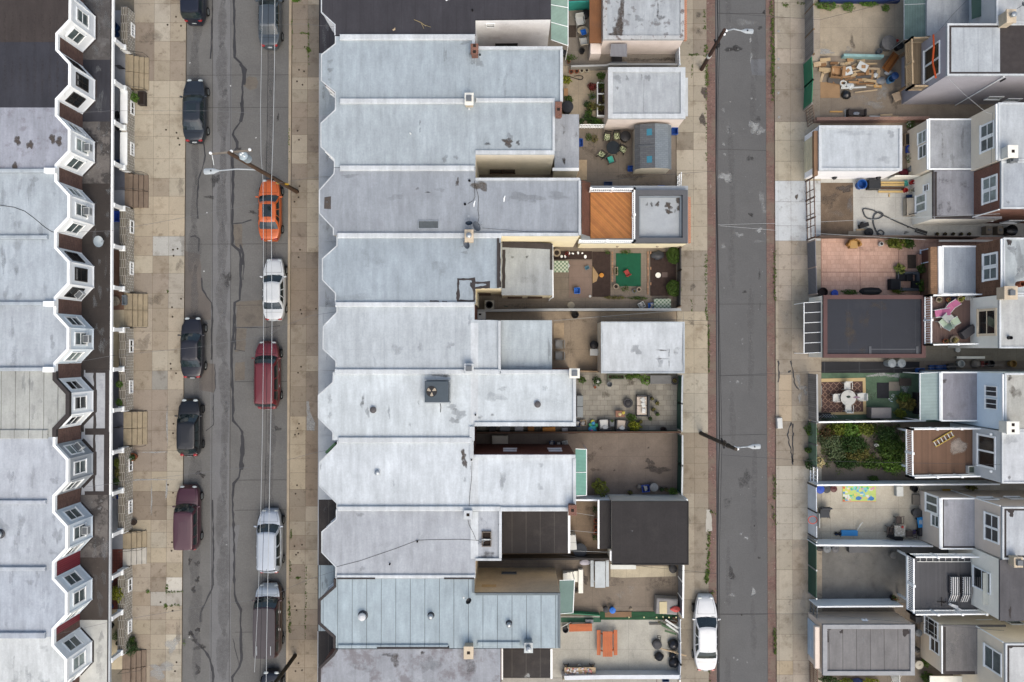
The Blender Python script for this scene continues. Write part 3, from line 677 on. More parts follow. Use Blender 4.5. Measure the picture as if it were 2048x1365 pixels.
pfloor=[M('porch_floor_grey',C(150,152,160),.7,.12,2),M('porch_floor_brown',C(136,104,88),.7,.12,2),M('porch_floor_beige',C(206,190,164),.8,.12,2),M('porch_floor_dark',C(100,102,114),.7,.12,2),
  M('porch_floor_red_tile',C(126,70,60),.7,.1,2,pat=('brick',C(116,62,54),C(90,58,52),.2,.2,.012,0))]
redmetal=M('red_ribbed_metal',C(168,74,84),.5,.08,1,.04,0,pat=('wave',C(140,58,68),'X',2.2,.2))
XR=W(109.7,683,RZ).x;XB=XR+.88;XG=W(221,683,3.1).x;XL=W(-260,683,RZ).x
XW0,XW1=W(239,683,1.45).x,W(250,683,1.45).x
seams=[-50,84.5,215.5,347,479.5,612,743,874.5,1008,1141,1274,1407]
SY=[W(110,y,RZ).y for y in seams]
Lroof=[RF('dark_brown_felt',C(76,68,66),amt=.2),RF('dark_slate_felt',C(66,66,74),amt=.3,seam=C(56,56,62),w=1.0),RF('mottled_lilac_coating',C(176,178,190),st=(C(138,132,142),1.6,.54,.6,.12)),
  RF('silver_coating_a',C(200,208,217)),RF('silver_coating_b',C(202,210,220)),RF('silver_coating_c',C(204,210,219)),RF('beige_panel_roof',C(200,200,196),seam=C(120,118,112),amt=.75,sw=.028),
  RF('silver_coating_d',C(210,214,224)),RF('silver_coating_e',C(206,211,221)),RF('silver_coating_f',C(200,206,218)),RF('fresh_white_coating',C(236,238,240))]
mot=M('mottled_black_white_felt',C(122,116,114),.85,.2,1.2,.12,.25,st=(C(70,66,66),1.1,.5,.85,.08),st2=(C(178,176,178),2.2,.6,.7,.08))
mot2=M('mottled_dark_felt',C(96,92,92),.85,.2,1.2,.12,.25,st=(C(140,138,140),.9,.52,.6,.15),st2=(C(60,58,58),2.2,.58,.7,.1))
Pmat=[mot2,Lroof[1],mot,M('dark_porch_felt',C(68,62,60),.85,.15,.8,.08,.2,st=(C(90,80,72),1.5,.6,.5)),None,None,M('pale_porch_coating',C(196,198,206),.8,.1,1.4,.06,.1,st=(C(160,160,168),2,.55,.5)),None,mot,M('brown_porch_felt',C(82,74,70),.85,.15,.8,.1,.2,st=(C(120,108,98),2.5,.62,.6)),M('white_porch_coating',C(214,212,208),.8,.12,1.4,.06,.1)]
Pmat[4]=Pmat[5]=Pmat[3];Pmat[7]=Pmat[6]
bayw=[M('bay_siding_%s'%n,c,.45,.05,2,.03,.02,seam=(60,.12,tuple(x*.82 for x in c),.006,.4)) for n,c in(('white',CW(243,245,248)),('cool_white',CW(230,237,244)),('pale_blue',CW(214,222,231)),('grey',CW(160,164,170)))]
Lbay=[0,0,0,0,0,1,0,3,2,1,0]
greywin=M('dark_window_frame',C(52,48,46),.5,.1,3,0,0)
Llab=['brown roofed terrace house at the top left, partly out of frame','dark slate roofed terrace house with black framed bay windows','terrace house with mottled lilac grey roof beside the dark slate roof',
 'white roofed terrace house with a black cable curving over its roof','white roofed terrace house above the brown porch roof holding the satellite dish','pale terrace house whose bay front has an air conditioner, just above the beige panelled roof',
 'terrace house with beige seamed roof panels and dark outlined bay','terrace house with grey sided bay and tar striped white porch roof','terrace house with silver roof vent and mottled black and white porch roof',
 'terrace house with red ribbed metal beside its bay, brown porch roof','bright white roofed terrace house at the bottom left corner']
pl=[0,0,3,0,1,2,3,3,0,4,2]
for k in range(11):
 y0,y1=SY[k]-.003,SY[k+1]+.003;ym=(y0+y1)/2
 T=TH('terrace_house',Llab[k],'house',(XR-6,ym,0),0,'terrace houses with bay fronts on the left')
 r_,sl_=.54,.94
 front=[(XR,y0),(XR,y0-r_),(XB,y0-r_-sl_),(XB,y1+r_+sl_),(XR,y1+r_),(XR,y1)]
 poly=front+[(XL,y1),(XL,y0)]
 wb=MB();n=len(poly);zc=RZ-.12
 for i in range(n):
  a,b=poly[i],poly[(i+1)%n]
  if i in(1,2,3):continue
  mi=1 if(k in(8,9) and i==4) or(k==9 and i==0) else 0
  wb.face([(*a,0),(*a,zc),(*b,zc),(*b,0)],mi)
 wb.put('wall',[brickb,redmetal],T,w=True)
 bb=MB()
 for i in(1,2,3):
  a,b=front[i],front[i+1];bb.face([(*a,0),(*a,zc),(*b,zc),(*b,0)])
  bb.face([(a[0],a[1],3.32),(b[0],b[1],3.32),(b[0]+.05,b[1],3.2),(a[0]+.05,a[1],3.2)][::-1])
 # corner boards and head band
 for(cx,cy) in front[1:5]:bb.tube([(cx+.01,cy,3.15),(cx+.01,cy,zc)],.05,6)
 bay=bb.put('bay',bayw[Lbay[k]],T,w=True)
 for i in(1,2,3):
  a,b=VC((*front[i],0)),VC((*front[i+1],0));u=(b-a).normalized();nn=VC((-u.y,u.x,0));nn=nn if nn.x>.3 else-nn
  o=(a+b)/2;o.z=4.85
  dark=(k==1) or(k==4)
  window(bay,o,u,nn,.76 if i==2 else .7,1.4,fm=greywin if dark else white,gm=GD_ if k in(1,4,6) else(GL_ if(k+i)%4==0 else glass),split='h' if not k==1 else 'hv',one=True,fw=.08,sill=not dark)
 rb=MB();rb.prism(poly,RZ-.12,RZ,0)
 if k==2:
  for(x,y) in((105,278),(118,283),(60,290),(30,335),(35,282)):p=W(x,y,RZ);rb.blob(p.x,p.y,RZ+.004,.25,.35,0,1,a=1)
 if k in(0,1):
  for q in range(9):p=W(10+q*15,60 if k==0 else 150,RZ);rb.blob(p.x,p.y,RZ+.004,.12,1.6,0,1,a=.35,jag=.2)
 if k>2:
  for q in range(10):p=W(RU(4,118),RU(seams[k]+12,seams[k+1]-12),RZ);rb.blob(p.x,p.y,RZ+.004,RU(.1,.35),RU(.2,.9),0,2,a=RU(.3,.8),jag=.4)
 roof=rb.put('roof',[Lroof[k],stain_d,stain_g],T,w=True)
 cb=MB();cm=TB if k==6 else white
 ff=[(XR,y0)]+front[1:5]+[(XR,y1)]
 cb.band([(x+.03,y) for x,y in ff],.085 if k!=6 else .13,RZ-.18,RZ+.06+.004*k);cb.put('cornice',cm,T,w=True)
 if k>=2 and k!=6:
  pb=MB();wy=.13 if k!=9 else .2
  pb.cbox(XL,y1-wy+.14,RZ-.01,XR-.45,y1+wy+.14,RZ+.22,.05);pb.put('parapet',Lroof[max(3,k)],T,w=True)
  if k in(4,5,2):
   pb=MB();pb.cbox(XR-.62,y1-.16+.1,RZ-.01,XR+.12,y1+.2+.1,RZ+.36,.04);pb.put('parapet_end',white,T,w=True)
 elif k==6:
  pb=MB();pb.cbox(XL,y1-.1,RZ-.01,XR-.4,y1+.5,RZ+.10,.05);pb.put('parapet',Lroof[6],T,w=True)
 # porch
 q=MB();pr=[(XG,y0),(XG,y1)]+[(x+.004,y) for x,y in front[::-1]]
 q.prism(pr,2.95,3.1,0)
 if k in(6,7):
  for x in(162 if k==7 else 166,190):
   X=W(x,683,3.1).x;yy=[y0-(y0-y1)*f/9 for f in range(10)];q.band([(X+RU(-.03,.03),y) for y in yy],[.09*RU(.7,1.3) for _ in yy],3.1,3.112,1)
  q.band([(XG-.22,y0),(XG-.22,y1)],.14 if k==6 else .2,3.1,3.113,1)
  q.band([(XR+.3,y0-.1),(XG-.1,y0-.1)],.1,3.1,3.114,1);q.band([(XR+.3,y1+.12),(XG-.1,y1+.12)],.13,3.1,3.1145,1)
  q.band([(x+.12,y) for x,y in front[1:5]],.13,3.1,3.115,1)
 else:
  q.band([(x+.08,y) for x,y in front[1:5]],.06,3.1,3.112,1);q.band([(XG-.07,y0),(XG-.07,y1)],.05,3.1,3.111,1)
  for _ in range(5):q.blob(RU(XB,XG-.2),RU(y1+.3,y0-.3),3.116,RU(.08,.3),RU(.2,.8),0,2,a=RU(.4,.9),jag=.4)
 pro=q.put('porch_roof',[Pmat[k],TB,stain_g],T,w=True)
 q=MB();q.band([(XG+.045,y0),(XG+.045,y1)],.06,2.93,3.14);q.put('gutter',white if k<8 else M('dull_white_gutter',C(204,208,214),.5),pro,w=True)
 q=MB();q.box(XR-.02,y1,.0,XW0-.02,y0,.75);q.put('porch_floor',pfloor[pl[k]],T,w=True)
 step_up=k%2==1
 ya,yb=(y0-1.36,y1) if step_up else(y0,y1+1.36)
 q=MB();q.box(XW0,yb,0,XW1,ya,1.32);pw=q.put('porch_wall',stone,T,w=True)
 for(c0,c1,mm) in(((ya-.3,ya-2.7,white) if k in(1,2) else(ya-.01,yb+.01,stonecap)),):
  q=MB();q.cbox(XW0-.06,min(c0,c1),1.32,XW1+.05,max(c0,c1),1.42,.02);q.put('coping',mm,pw,w=True)
 o=VC((XW1,(ya+yb)/2+.2,.52));window(pw,o,VC((0,1,0)),VC((1,0,0)),.8,.4,gm=GD_,split='v' if k%2 else 'vg',name='basement_window',one=True,fw=.09,sill=False)
 cx=(XW0+XW1)/2-.02
 for cy in([y0-1.5] if step_up else[y1+1.5])+([y1+.02] if step_up else[]):
  q=MB();w_=.13
  q.M=TR((cx,cy,0));q.box(-.2,-.2,.7,.2,.2,1.55);q.box(-.155,-.155,1.55,.155,.155,1.62);q.box(-w_,-w_,1.62,w_,w_,2.8);q.box(-.16,-.16,2.8,.16,.16,2.948);q.put('porch_column',white,T,w=True)
# shared stone steps, one flight per pair of houses
stl=['beige steps below the dark slate roofed house','brown steps with landing beside the white dish porch','wide steps between the brown porch roof and its pale neighbour','grey brown steps below the tar striped porch roof','tan and white painted steps beside the red tiled porch','lowest steps at the bottom left by the dark green shrub']
for i,k in enumerate((1,3,5,7,9,11)):
 y=SY[k];xa,xb=XW0-.05,W(296,683,.12).x
 T=TH('front_steps',stl[i],'steps',(xb-.5,y,.1),0,'stone steps shared by pairs of left houses')
 for sgn in(-1,1):
  q=MB();n=4
  for s in range(n):
   x0=xa+.28+(xb-xa-.28)*s/n;q.box(x0,y+sgn*.02,.0,x0+(xb-xa-.28)/n-.001*s,y+sgn*1.22,.75-(s+.6)*.15 if s else .72)
  q.box(xa+.001,y+sgn*.021,0,xa+.28,y+sgn*1.28,.742)
  mt=stepc if not(i==4 and sgn<0) else M('whitewashed_step',C(206,200,192),.8,.15,2,.1,.1)
  if i in(1,5):mt=M('dark_step',C(140,122,108),.9,.15,2,.1,.15)
  q.put('treads',mt,T,w=True)
 for yy in((y+1.30,y-1.30) if i in(0,2,3) else(y+1.30,y) if i<5 else(y-.0,)):
  q=MB();q.tube([(xa+.1,yy,.75),(xa+.1,yy,1.6),(xb-.1,yy,1.0),(xb-.1,yy,.12)],.016,6)
  for f in(.5,):q.tube([(xa+.1+(xb-xa-.2)*f,yy,.7-.55*f),(xa+.1+(xb-xa-.2)*f,yy,1.6-.6*f)],.012,5)
  q.put('handrail',M('thin_rail_metal',C(70,66,62),.5),T,w=True,sm=1)
# party railings between twin porches
for i,k in enumerate((1,7)):
 q=MB();y=SY[k]+.15
 q.tube([(XG-.6,y,1.55),(XW0,y,1.55)],.02,6);q.tube([(XG-.6,y,.85),(XW0,y,.85)],.015,6)
 for f in range(9):q.tube([(XG-.6+(XW0-XG+.6)*f/8,y,.75),(XG-.6+(XW0-XG+.6)*f/8,y,1.55)],.012,5)
 solo(q,'porch_railing',BM,['black iron railing between the porches of the brown roofed and slate roofed houses','black iron railing between porches beside the tar striped roof'][i],'railing')
# air conditioners in the bay windows
acm=M('ac_white',C(228,230,232),.5,.08,6,.04,.05)
def bay_ac(k,face,label,dz=-.45):
 y0,y1=SY[k],SY[k+1];F=[(XR,y0-.54),(XB,y0-1.48),(XB,y1+1.48),(XR,y1+.54)]
 a,b=VC((*F[face],0)),VC((*F[face+1],0));u=(b-a).normalized();nn=VC((-u.y,u.x,0));nn=nn if nn.x>.3 else-nn
 o=(a+b)/2;o.z=4.85+dz
 T=TH('air_conditioner',label,'air conditioner',o,0,'window air conditioners')
 q=MB();q.obox(o,u,nn,UP,-.28,.28,.02,.42,-.2,.2);q.put('case',acm,T,w=True)
 q=MB()
 for s in range(6):q.obox(o,u,nn,UP,-.22,.22,.42,.427,-.16+s*.055,-.135+s*.055)
 q.obox(o,u,nn,UP,-.24,.24,.05,.38,.2,.205,0)
 q.put('grille',GP,T,w=True)
bay_ac(2,1,'white window air conditioner in the bay of the mottled lilac roofed house');bay_ac(3,1,'white window air conditioner in the bay nearest the black roof cable')
bay_ac(4,2,'white window air conditioner in the angled pane of the dark framed bay');bay_ac(5,1,'white window air conditioner in the bay just above the beige panelled roof')
bay_ac(7,0,'white window air conditioner in the grey sided bay');bay_ac(8,1,'white window air conditioner over the mottled porch roof with the roof vent house')
# loose cable on a roof, loose wires, vents, dish
def wire(name,pts,r,m,label,cat='cable',gp=None,n=6):
 q=MB();q.tube(pts,r,n);return solo(q,name,m,label,cat,gp,sm=1)
def dish(px,py,z,label,s=.36,ang=0,dm=None,mastlen=.45):
 p=W(px,py,z);T=TH('satellite_dish',label,'satellite dish',p,ang,'satellite dishes')
 q=MB();q.M=TR((0,0,mastlen+.1))@RO(math.radians(38),4,'Y');pr=[(.02,.0),(s*.5,.03),(s*.8,.075),(s,.12),(s,.135),(s*.78,.09),(s*.4,.04),(.01,.015)]
 q.lathe(pr,n=20,sx=.8,sy=1);q.put('reflector',dm or GP,T,sm=1)
 q=MB();q.tube([(0,0,0),(0,0,mastlen),(.02,0,mastlen+.1)],.025,7);q.put('mast',SL,T,sm=1)
 q=MB();q.tube([(-.05,0,mastlen-.02),(.25,0,mastlen+.05),(.5,0,mastlen+.38)],.016,6);q.box(.44,-.06,mastlen+.36,.56,.06,mastlen+.46);q.put('receiver_arm',SL,T)
 return T
wire('roof_cable',[(*W(x,y,RZ)[:2],RZ+.02) for x,y in((-30,412),(0,411),(28,415),(50,423),(70,438),(90,455),(104,464),(114,466))],.018,rope,'thin black cable curving over a white roof on the left','cable')
dish(204,486,3.1,'pale satellite dish on the brown porch roof of the left terrace',.40,0,M('pale_dish',C(190,200,208),.4))
def vent(px,py,z,r,h,label,m,kind='cap',gp='roof vents'):
 p=W(px,py,z);T=TH('roof_vent',label,'roof vent',p,0,gp)
 if kind=='cap':
  q=MB();q.lathe([(r*.75,0),(r*.75,h*.6)],n=14);q.put('pipe',SL,T,sm=1)
  q=MB();q.lathe([(r*.9,h*.55),(r*1.05,h*.6),(r*1.05,h*.75),(r*.6,h*.95),(r*.1,h)],n=18);q.put('cap',m,T,sm=1)
 elif kind=='turbine':
  q=MB();q.lathe([(r*1.25,0),(r*.9,h*.15),(r*.75,h*.4)],n=18);q.put('base',M('dark_vent_base',C(84,84,88),.5),T,sm=1)
  q=MB();q.lathe([(r*.75,h*.4),(r*.95,h*.6),(r*.9,h*.85),(r*.5,h),(.02,h*1.02)],n=18)
  for a in range(12):
   an=a*math.pi/6;q.obox(VC((0,0,0)),VC((math.cos(an),math.sin(an),0)),VC((-math.sin(an),math.cos(an),0)),UP,r*.7,r*.99,-.006,.006,h*.45,h*.85)
  q.put('turbine',m,T,sm=1)
 else:
  q=MB();q.lathe([(r,0),(r,h),(r*.8,h),(r*.8,h*.3)],n=12);q.put('pipe',m,T,sm=1)
 return T
vent(1,1068,RZ,.26,.4,'silver turbine vent at the left photo edge on a white roof',SL,'turbine')
# ------------------------------------------------------------------ middle terrace
def block(T,pts,z,wm,rm,rim=0,rimw=.16,rimm=None,rimh=.14,z0=0,wname='wall',rname='roof',marks=None,th=.14,shrink=.02,extra=None):
 """solid part of a house: walls under an outline measured on its roof edge, and the roof slab"""
 xy=ccw(PX(pts,z));q=MB();q.prism(IN_(xy,shrink),z0,z-th,0,top=False,bottom=False);wo=q.put(wname,wm,T,w=True) if wm else None
 q=MB();q.prism(xy,z-th,z,0)
 if rim:q.ring(IN_(xy,-.004),rimw,z-.02,z+rimh,1)
 if extra:extra(q)
 if marks:
  for i,(x,y,rx,ry,mi,a) in enumerate(marks):
   p=W(x,y,z);k=(CAMH-z)/FPX;q.blob(p.x,p.y,z+.004+i*.0011,rx*k,ry*k,0,mi,a=a,jag=.35,seed=x*7+y)
 ro=q.put(rname,[rm,rimm or rm,stain_d,stain_g,stain_b,soot,TB,stain_w],T,w=True);return wo,ro
def ridge(T,x0,x1,y,z,m,wpx=10,h=.2,name='parapet'):
 a,b=W(x0,y-wpx/2,z+h),W(x1,y+wpx/2,z+h);q=MB();q.cbox(a.x,b.y,z-.01,b.x,a.y,z+h,.06)
 qn=MB();return q.put(name,m,T,w=True)
def pbar(T,name,m,x0,y0,x1,y1,z,h,ch=0):
 a,b=W(x0,y0,z+h),W(x1,y1,z+h);q=MB()
 if ch:q.cbox(min(a.x,b.x),min(a.y,b.y),z,max(a.x,b.x),max(a.y,b.y),z+h,ch)
 else:q.box(a.x,a.y,z,b.x,b.y,z+h)
 return q.put(name,m,T,w=True)
beigew=M('beige_render',CW(222,212,200),.85,.1,.9,.06,.08,st=(CW(190,176,160),.8,.55,.45,.2))
whitew=M('white_render',CW(240,238,240),.8,.1,.9,.05,.08,st=(CW(150,142,142),.5,.55,.6,.25))
creamw=M('cream_render',CW(236,222,192),.8,.06,.9,.04,.05)
pinkw=M('pink_render',CW(220,206,200),.85,.08,.9,.05,.06,st=(CW(190,174,166),.6,.56,.4,.25))
tanw=M('tan_stucco',CW(216,196,168),.85,.12,.7,.08,.1,st=(CW(176,154,130),.6,.54,.5,.25))
Mc=[RF('dark_felt_roof',C(72,70,76),seam=C(58,56,60),amt=.5,w=.93),RF('silver_roof_a',C(182,192,201)),RF('silver_roof_b',C(196,205,213)),RF('lilac_grey_roof',C(171,176,185),v=.08,st=(C(150,150,158),.9,.54,.6,.25)),
 RF('blue_grey_roof',C(178,188,198),amt=.12),RF('white_roof_a',C(210,216,223)),RF('white_roof_b',C(230,236,242)),RF('white_roof_c',C(234,239,246)),RF('lilac_silver_roof',C(196,199,207)),
 RF('panel_roof',C(183,196,205),seam=C(88,98,104),amt=.8,w=.97,v=.05,sw=.022),RF('worn_grey_roof',C(172,174,182),st=(C(128,120,124),1.0,.5,.7,.12),st2=(C(196,198,206),.6,.6,.7,.1))]
darkroof=M('dark_flat_felt',C(66,62,62),.85,.15,.8,.1,.2,seam=(1.0,60,C(96,91,88),.03,.7),st=(C(98,92,88),1.1,.52,.55,.25))
WC=RF('white_capping',C(234,237,242),amt=0)
pporch=[Mc[0],Mc[1],M('grey_porch_coating',C(172,178,188),.7,.1,1,.05,.1,st=(C(140,144,152),1.2,.54,.6,.15)),None,None,M('pale_grey_porch',C(196,202,210),.7,.1,1,.05,.1),None,None,darkroof,Mc[9],darkroof]
pporch[3]=pporch[4]=pporch[2];pporch[6]=pporch[7]=pporch[5]
fr={0:[(670,71),(670,50),(643,25),(643,-40)],1:[(671,203),(671,185),(643,162),(643,110),(671,88),(671,73)],2:[(669,335),(669,319),(642,294),(642,247),(671,220),(671,203)],3:[(667,471),(667,457),(639,427),(639,381),(668,348),(669,336)],
 4:[(671,608),(671,587),(645,560),(645,518),(674,492),(674,472)],5:[(672,744),(672,722),(646,698),(647,653),(674,625),(674,609)],6:[(666,881),(666,865),(637,836),(637,791),(666,765),(667,745)],7:[(674,1018),(674,1007),(639,972),(639,926),(675,889),(675,882)],
 8:[(672,1157),(672,1134),(644,1105),(644,1064),(673,1039),(673,1019)],9:[(669,1297),(669,1274),(639,1247),(639,1201),(670,1173),(670,1158)],10:[(639,1440),(639,1337),(667,1310),(674,1299)]}
rear={0:[(1102,-40),(1102,38),(951,40),(951,71)],1:[(949,72),(949,95),(1125,95),(1125,203)],2:[(1110,203),(1110,309),(951,309),(951,335)],3:[(951,336),(951,357),(1161,358),(1161,471)],4:[(1002,472),(1002,577),(951,577),(951,608)],
  5:[(949,609),(949,640),(1001,641),(1001,744)],6:[(1152,740),(1152,853),(945,853),(945,881)],7:[(945,882),(945,910),(1151,910),(1151,1018)],8:[(1003,1019),(1003,1122),(951,1122),(951,1157)],9:[(949,1158),(949,1187),(1121,1187),(1121,1297)],10:[(1001,1298),(1001,1440)]}
mlab=['dark roofed row house at the top of the middle terrace','pale silver roofed row house with brick chimney in the middle terrace','pale roofed row house with a brown puddle stain by its side passage','lilac grey roofed row house with the orange timber deck behind',
 'blue grey roofed row house with dark tar repair outlines','white roofed row house above the one with the rooftop cooling unit','bright white roofed row house carrying the square grey cooling unit','bright white roofed row house with one small silver vent and a brown stain',
 'lilac silver roofed row house with a thin cable and open hatch','blue grey panelled row house with three silver capped vents','worn mottled grey roofed row house at the bottom of the middle terrace']
marks={1:[(660,124,5,6,3,.8),(661,140,6,6,3,.8),(661,162,5,7,3,.6),(945,110,8,22,5,.5),(930,85,10,6,3,.9),(958,125,10,10,3,.9),(1010,170,6,22,3,.6),(1020,100,60,6,3,.4),(890,110,4,18,3,.8)],
 2:[(1016,285,13,9,2,1),(1020,275,8,8,3,1),(1036,286,5,5,5,.8),(975,288,6,4,5,.7),(890,318,6,8,3,1),(912,315,5,5,3,.8),(840,245,2,5,3,1),(840,260,2,5,3,1)],
 3:[(960,372,16,12,4,.9),(700,352,18,4,3,.8),(790,395,16,7,3,.6),(880,380,10,5,3,.7),(1050,395,36,10,3,.9),(1065,405,14,6,5,.35),(1115,392,24,8,3,.8),(835,378,5,3,5,.6),(855,385,5,2,5,.7),(915,365,4,9,2,.9)],
 4:[(740,520,30,20,3,.35),(880,535,20,14,3,.5),(700,595,50,8,3,.5),(930,505,6,5,3,.8)],5:[(795,700,10,14,3,.6),(840,695,5,10,3,.7),(900,690,7,9,3,.8),(750,725,4,12,3,.6),(940,640,6,10,3,.6)],
 6:[(725,805,4,14,5,.55),(735,825,5,10,3,.8),(660,800,6,10,3,.7),(660,830,5,8,3,.7),(837,805,2,6,5,.6),(778,825,3,12,3,.8),(880,750,24,5,5,.6),(905,815,12,6,3,1),(918,828,18,10,3,1),(908,842,10,7,3,1),(960,835,6,4,5,.5),(990,795,20,12,3,.7),(1005,778,10,5,3,.8),(1090,777,6,5,3,.8),(985,830,3,4,5,.7),(1085,790,60,24,3,.3),(820,850,3,5,3,.6)],
 7:[(927,911,6,12,2,1),(930,928,5,10,2,.9),(943,935,4,5,5,.7),(1005,960,8,18,3,.9),(1080,975,7,8,3,.7),(1082,930,8,5,3,.6),(930,960,4,5,3,.8),(787,968,3,8,3,.6),(640,935,3,8,3,.7)],
 8:[(720,1030,7,5,3,.8),(960,1045,14,12,5,.35),(1000,1050,5,5,5,.5),(975,1112,18,8,5,.6),(725,1138,6,6,3,.8),(770,1090,16,10,3,.4),(840,1075,10,14,3,.4)],
 9:[(730,1228,8,7,5,.4)],10:[(775,1310,10,5,5,.7),(790,1320,10,14,2,.7),(860,1330,20,20,3,.8),(940,1330,12,22,5,.5),(845,1306,6,3,5,.8),(720,1340,30,15,3,.6)]}
MT={}
for k in range(11):
 pts=rear[k]+fr[k]
 c=[W(x,y,RZ) for x,y in pts];loc=(sum(p.x for p in c)/len(c),sum(p.y for p in c)/len(c),0)
 T=MT[k]=TH('row_house',mlab[k],'house',loc,0,'row houses of the middle terrace')
 wm={0:whitew,2:beigew,3:creamw,4:creamw,9:tanw,8:tanw}.get(k,brick)
 def extra(q,k=k):
  if k==4:
   for pl_,cl in(([(916,559),(947,559),(949,600)],0),([(916,557),(916,602),(950,603)],0),([(944,566),(976,566),(976,574),(946,577),(942,572),(944,566)],0),([(860,603),(878,604)],0),([(884,604),(894,605)],0),([(999,486),(998,530),(999,575)],0)):
    w_=wob(pl_,.6,5,int(pl_[0][0]));P=PX(w_,RZ);hw=[.09*x for x in wobw(w_,1,4)];q.band(P,hw,RZ,RZ+.006+.001*pl_[0][1]%.004,6,flat=True)
  if k==3:
   q.face([(*p,RZ+.01) for p in ccw(PX([(649,395),(662,393),(662,419),(648,418)],RZ))],2,(1,1,1))
  if k in(5,6,7,8):
   for x in(949,):q.band(PX([(x,{1:112,2:208,5:646,6:750,7:916,8:1024}[k]),(x,{1:196,2:300,5:738,6:846,7:1008,8:1118}[k])],RZ),.25,RZ,RZ+.01,1,flat=True)
 wo,ro=block(T,pts,RZ,wm,Mc[k],0,marks=marks.get(k),extra=extra,rimm=WC)
 # front cornice + capping of the rear
 q=MB();P=PX(fr[k],RZ);q.band(P,.035 if k not in(9,10) else .09,RZ-.2,RZ+.02+.002*k);q.put('cornice',(WC if k not in(9,10) else TB),T,w=True)
 for i in(1,2,3):
  if k in(0,10):break
  a,b=VC((*P[i],4.85)),VC((*P[i+1],4.85));u=(b-a).normalized();n=VC((-u.y,u.x,0));window(T,(a+b)/2,u,n if n.x<0 else-n,.76,1.4,one=True)
 # front porch
 ys=[71,203,335,471,608,744,881,1018,1157,1297]
 yt=W(0,ys[k-1] if k else-60,RZ).y-.004;yb=W(0,ys[k] if k<10 else 1440,RZ).y+.004
 xo=W(638,700,3.15).x;xi=W(670,700,RZ).x
 q=MB();ins=[tuple(p) for p in PX(fr[k],RZ)];ins=sorted(ins,key=lambda p:-p[1]) if False else ins
 pp=[(xo,yb)]+[(p[0]-.004,min(max(p[1],yb),yt)) for p in ins]+[(xo,yt)]
 q.prism(pp,3.0,3.15,0)
 for _ in range(4):q.blob(xo+RU(.15,.7),RU(yb+.3,yt-.3),3.156,RU(.06,.15),RU(.2,.8),0,1,a=RU(.3,.9),jag=.4)
 po=q.put('porch_roof',[pporch[k],stain_g],T,w=True)
 q=MB();q.band([(xo-.02,yb),(xo-.02,yt)],.03,2.97,3.17);q.put('gutter',Mc[8] if k not in(0,9) else BM,po,w=True)
 q=MB();q.box(xo+.1,yb,0,xi+.5,yt,.7);q.put('porch_floor',stepc,T,w=True)
 for f in(.12,.88):
  q=MB();yy=yb+(yt-yb)*f;q.box(xo+.12,yy-.13,.7,xo+.38,yy+.13,2.998);q.put('porch_column',white,T,w=True)
# ridges along party walls
for k,x0,x1,y,m,w_ in((1,679,950,74,WC,12),(1,679,946,202,WC,11),(1,951,1110,200,WC,9),(2,679,949,336,WC,11),(3,674,1003,471,WC,11),(4,670,949,609,WC,10),(5,669,1000,744,WC,11),(6,676,944,881,WC,12),(7,674,1000,1018,WC,10),(7,1000,1150,1019,WC,9),(6,1001,1140,744,WC,9)):
 ridge(MT[k],x0,x1,y,RZ,m,w_)
for x0,x1,y,mm in((673,950,1154,WC),(676,896,1294,Mc[9]),(955,1040,1288,Mc[9])):ridge(MT[9],x0,x1,y,RZ,mm,8,.14)
pbar(MT[9],'parapet_flashing',TB,674,1156,750,1159,RZ,.17);pbar(MT[9],'parapet_flashing',TB,888,1156,948,1159,RZ,.17);pbar(MT[9],'parapet_flashing',TB,754,1295,898,1298,RZ,.17)
# cappings round the back of each house
for k,segs in{1:[(944,72,950,96),(951,93,1125,99),(1120,99.5,1126,203)],2:[(951,301,1109,309),(1105,204,1110,300.5)],3:[(951,356,1160,361),(1157,361.5,1162,470),(1002,466,1156.5,472)],4:[(994,472,998.5,576)],5:[(996.5,642,1001.5,743)],
    6:[(949,845,1152,853),(1146,744,1152,844.5),(939,853.5,949,882)],7:[(951,910,1151,917),(1146,917.5,1152,1012),(940,883,947,917)],8:[(998,1020,1003.5,1117),(951,1117.5,1003,1122)],9:[(951,1187,1121,1191),(1117,1191.5,1121,1297),(945,1157,949,1186)]}.items():
 for x0,y0,x1,y1 in segs:pbar(MT[k],'capping',WC if k not in(9,4) else(TB if k==4 else M('blue_grey_capping',C(120,130,136),.6)),x0,y0,x1,y1,RZ-.05,.2)
# walls seen in the side passages: windows, trim
wl=Wall((951,39),(1102,38),RZ);wwin(MT[0],wl,981,51,.5,.5,fm=white,gm=GD_,split='h',sill=False);wwin(MT[0],wl,1013,92.5,1.5,.9,fm=BM,gm=GD_,split='v',sill=True)
wl=Wall((951,309),(1110,309),RZ);wwin(MT[2],wl,1005,343,1.7,1.0,fm=M('brown_frame',C(84,64,52)),gm=GD_,split='w',sill=True)
wl=Wall((949,1187),(1121,1187),RZ);wwin(MT[9],wl,1018,1147,.95,.35,fm=greym,gm=GD_,split='',sill=False)
q=MB();q.obox(wl.at(978,1172),wl.u,wl.n,UP,-.5,.5,0,.006,-.3,.3);q.put('wall_patch',M('orange_plaster_patch',CW(206,176,134),.8),MT[9],w=True)
wl=Wall((945,910),(1151,910),RZ)
for x in(1020,1110):wwin(MT[7],wl,x,901,.8,1.1,gm=GD_,split='h')
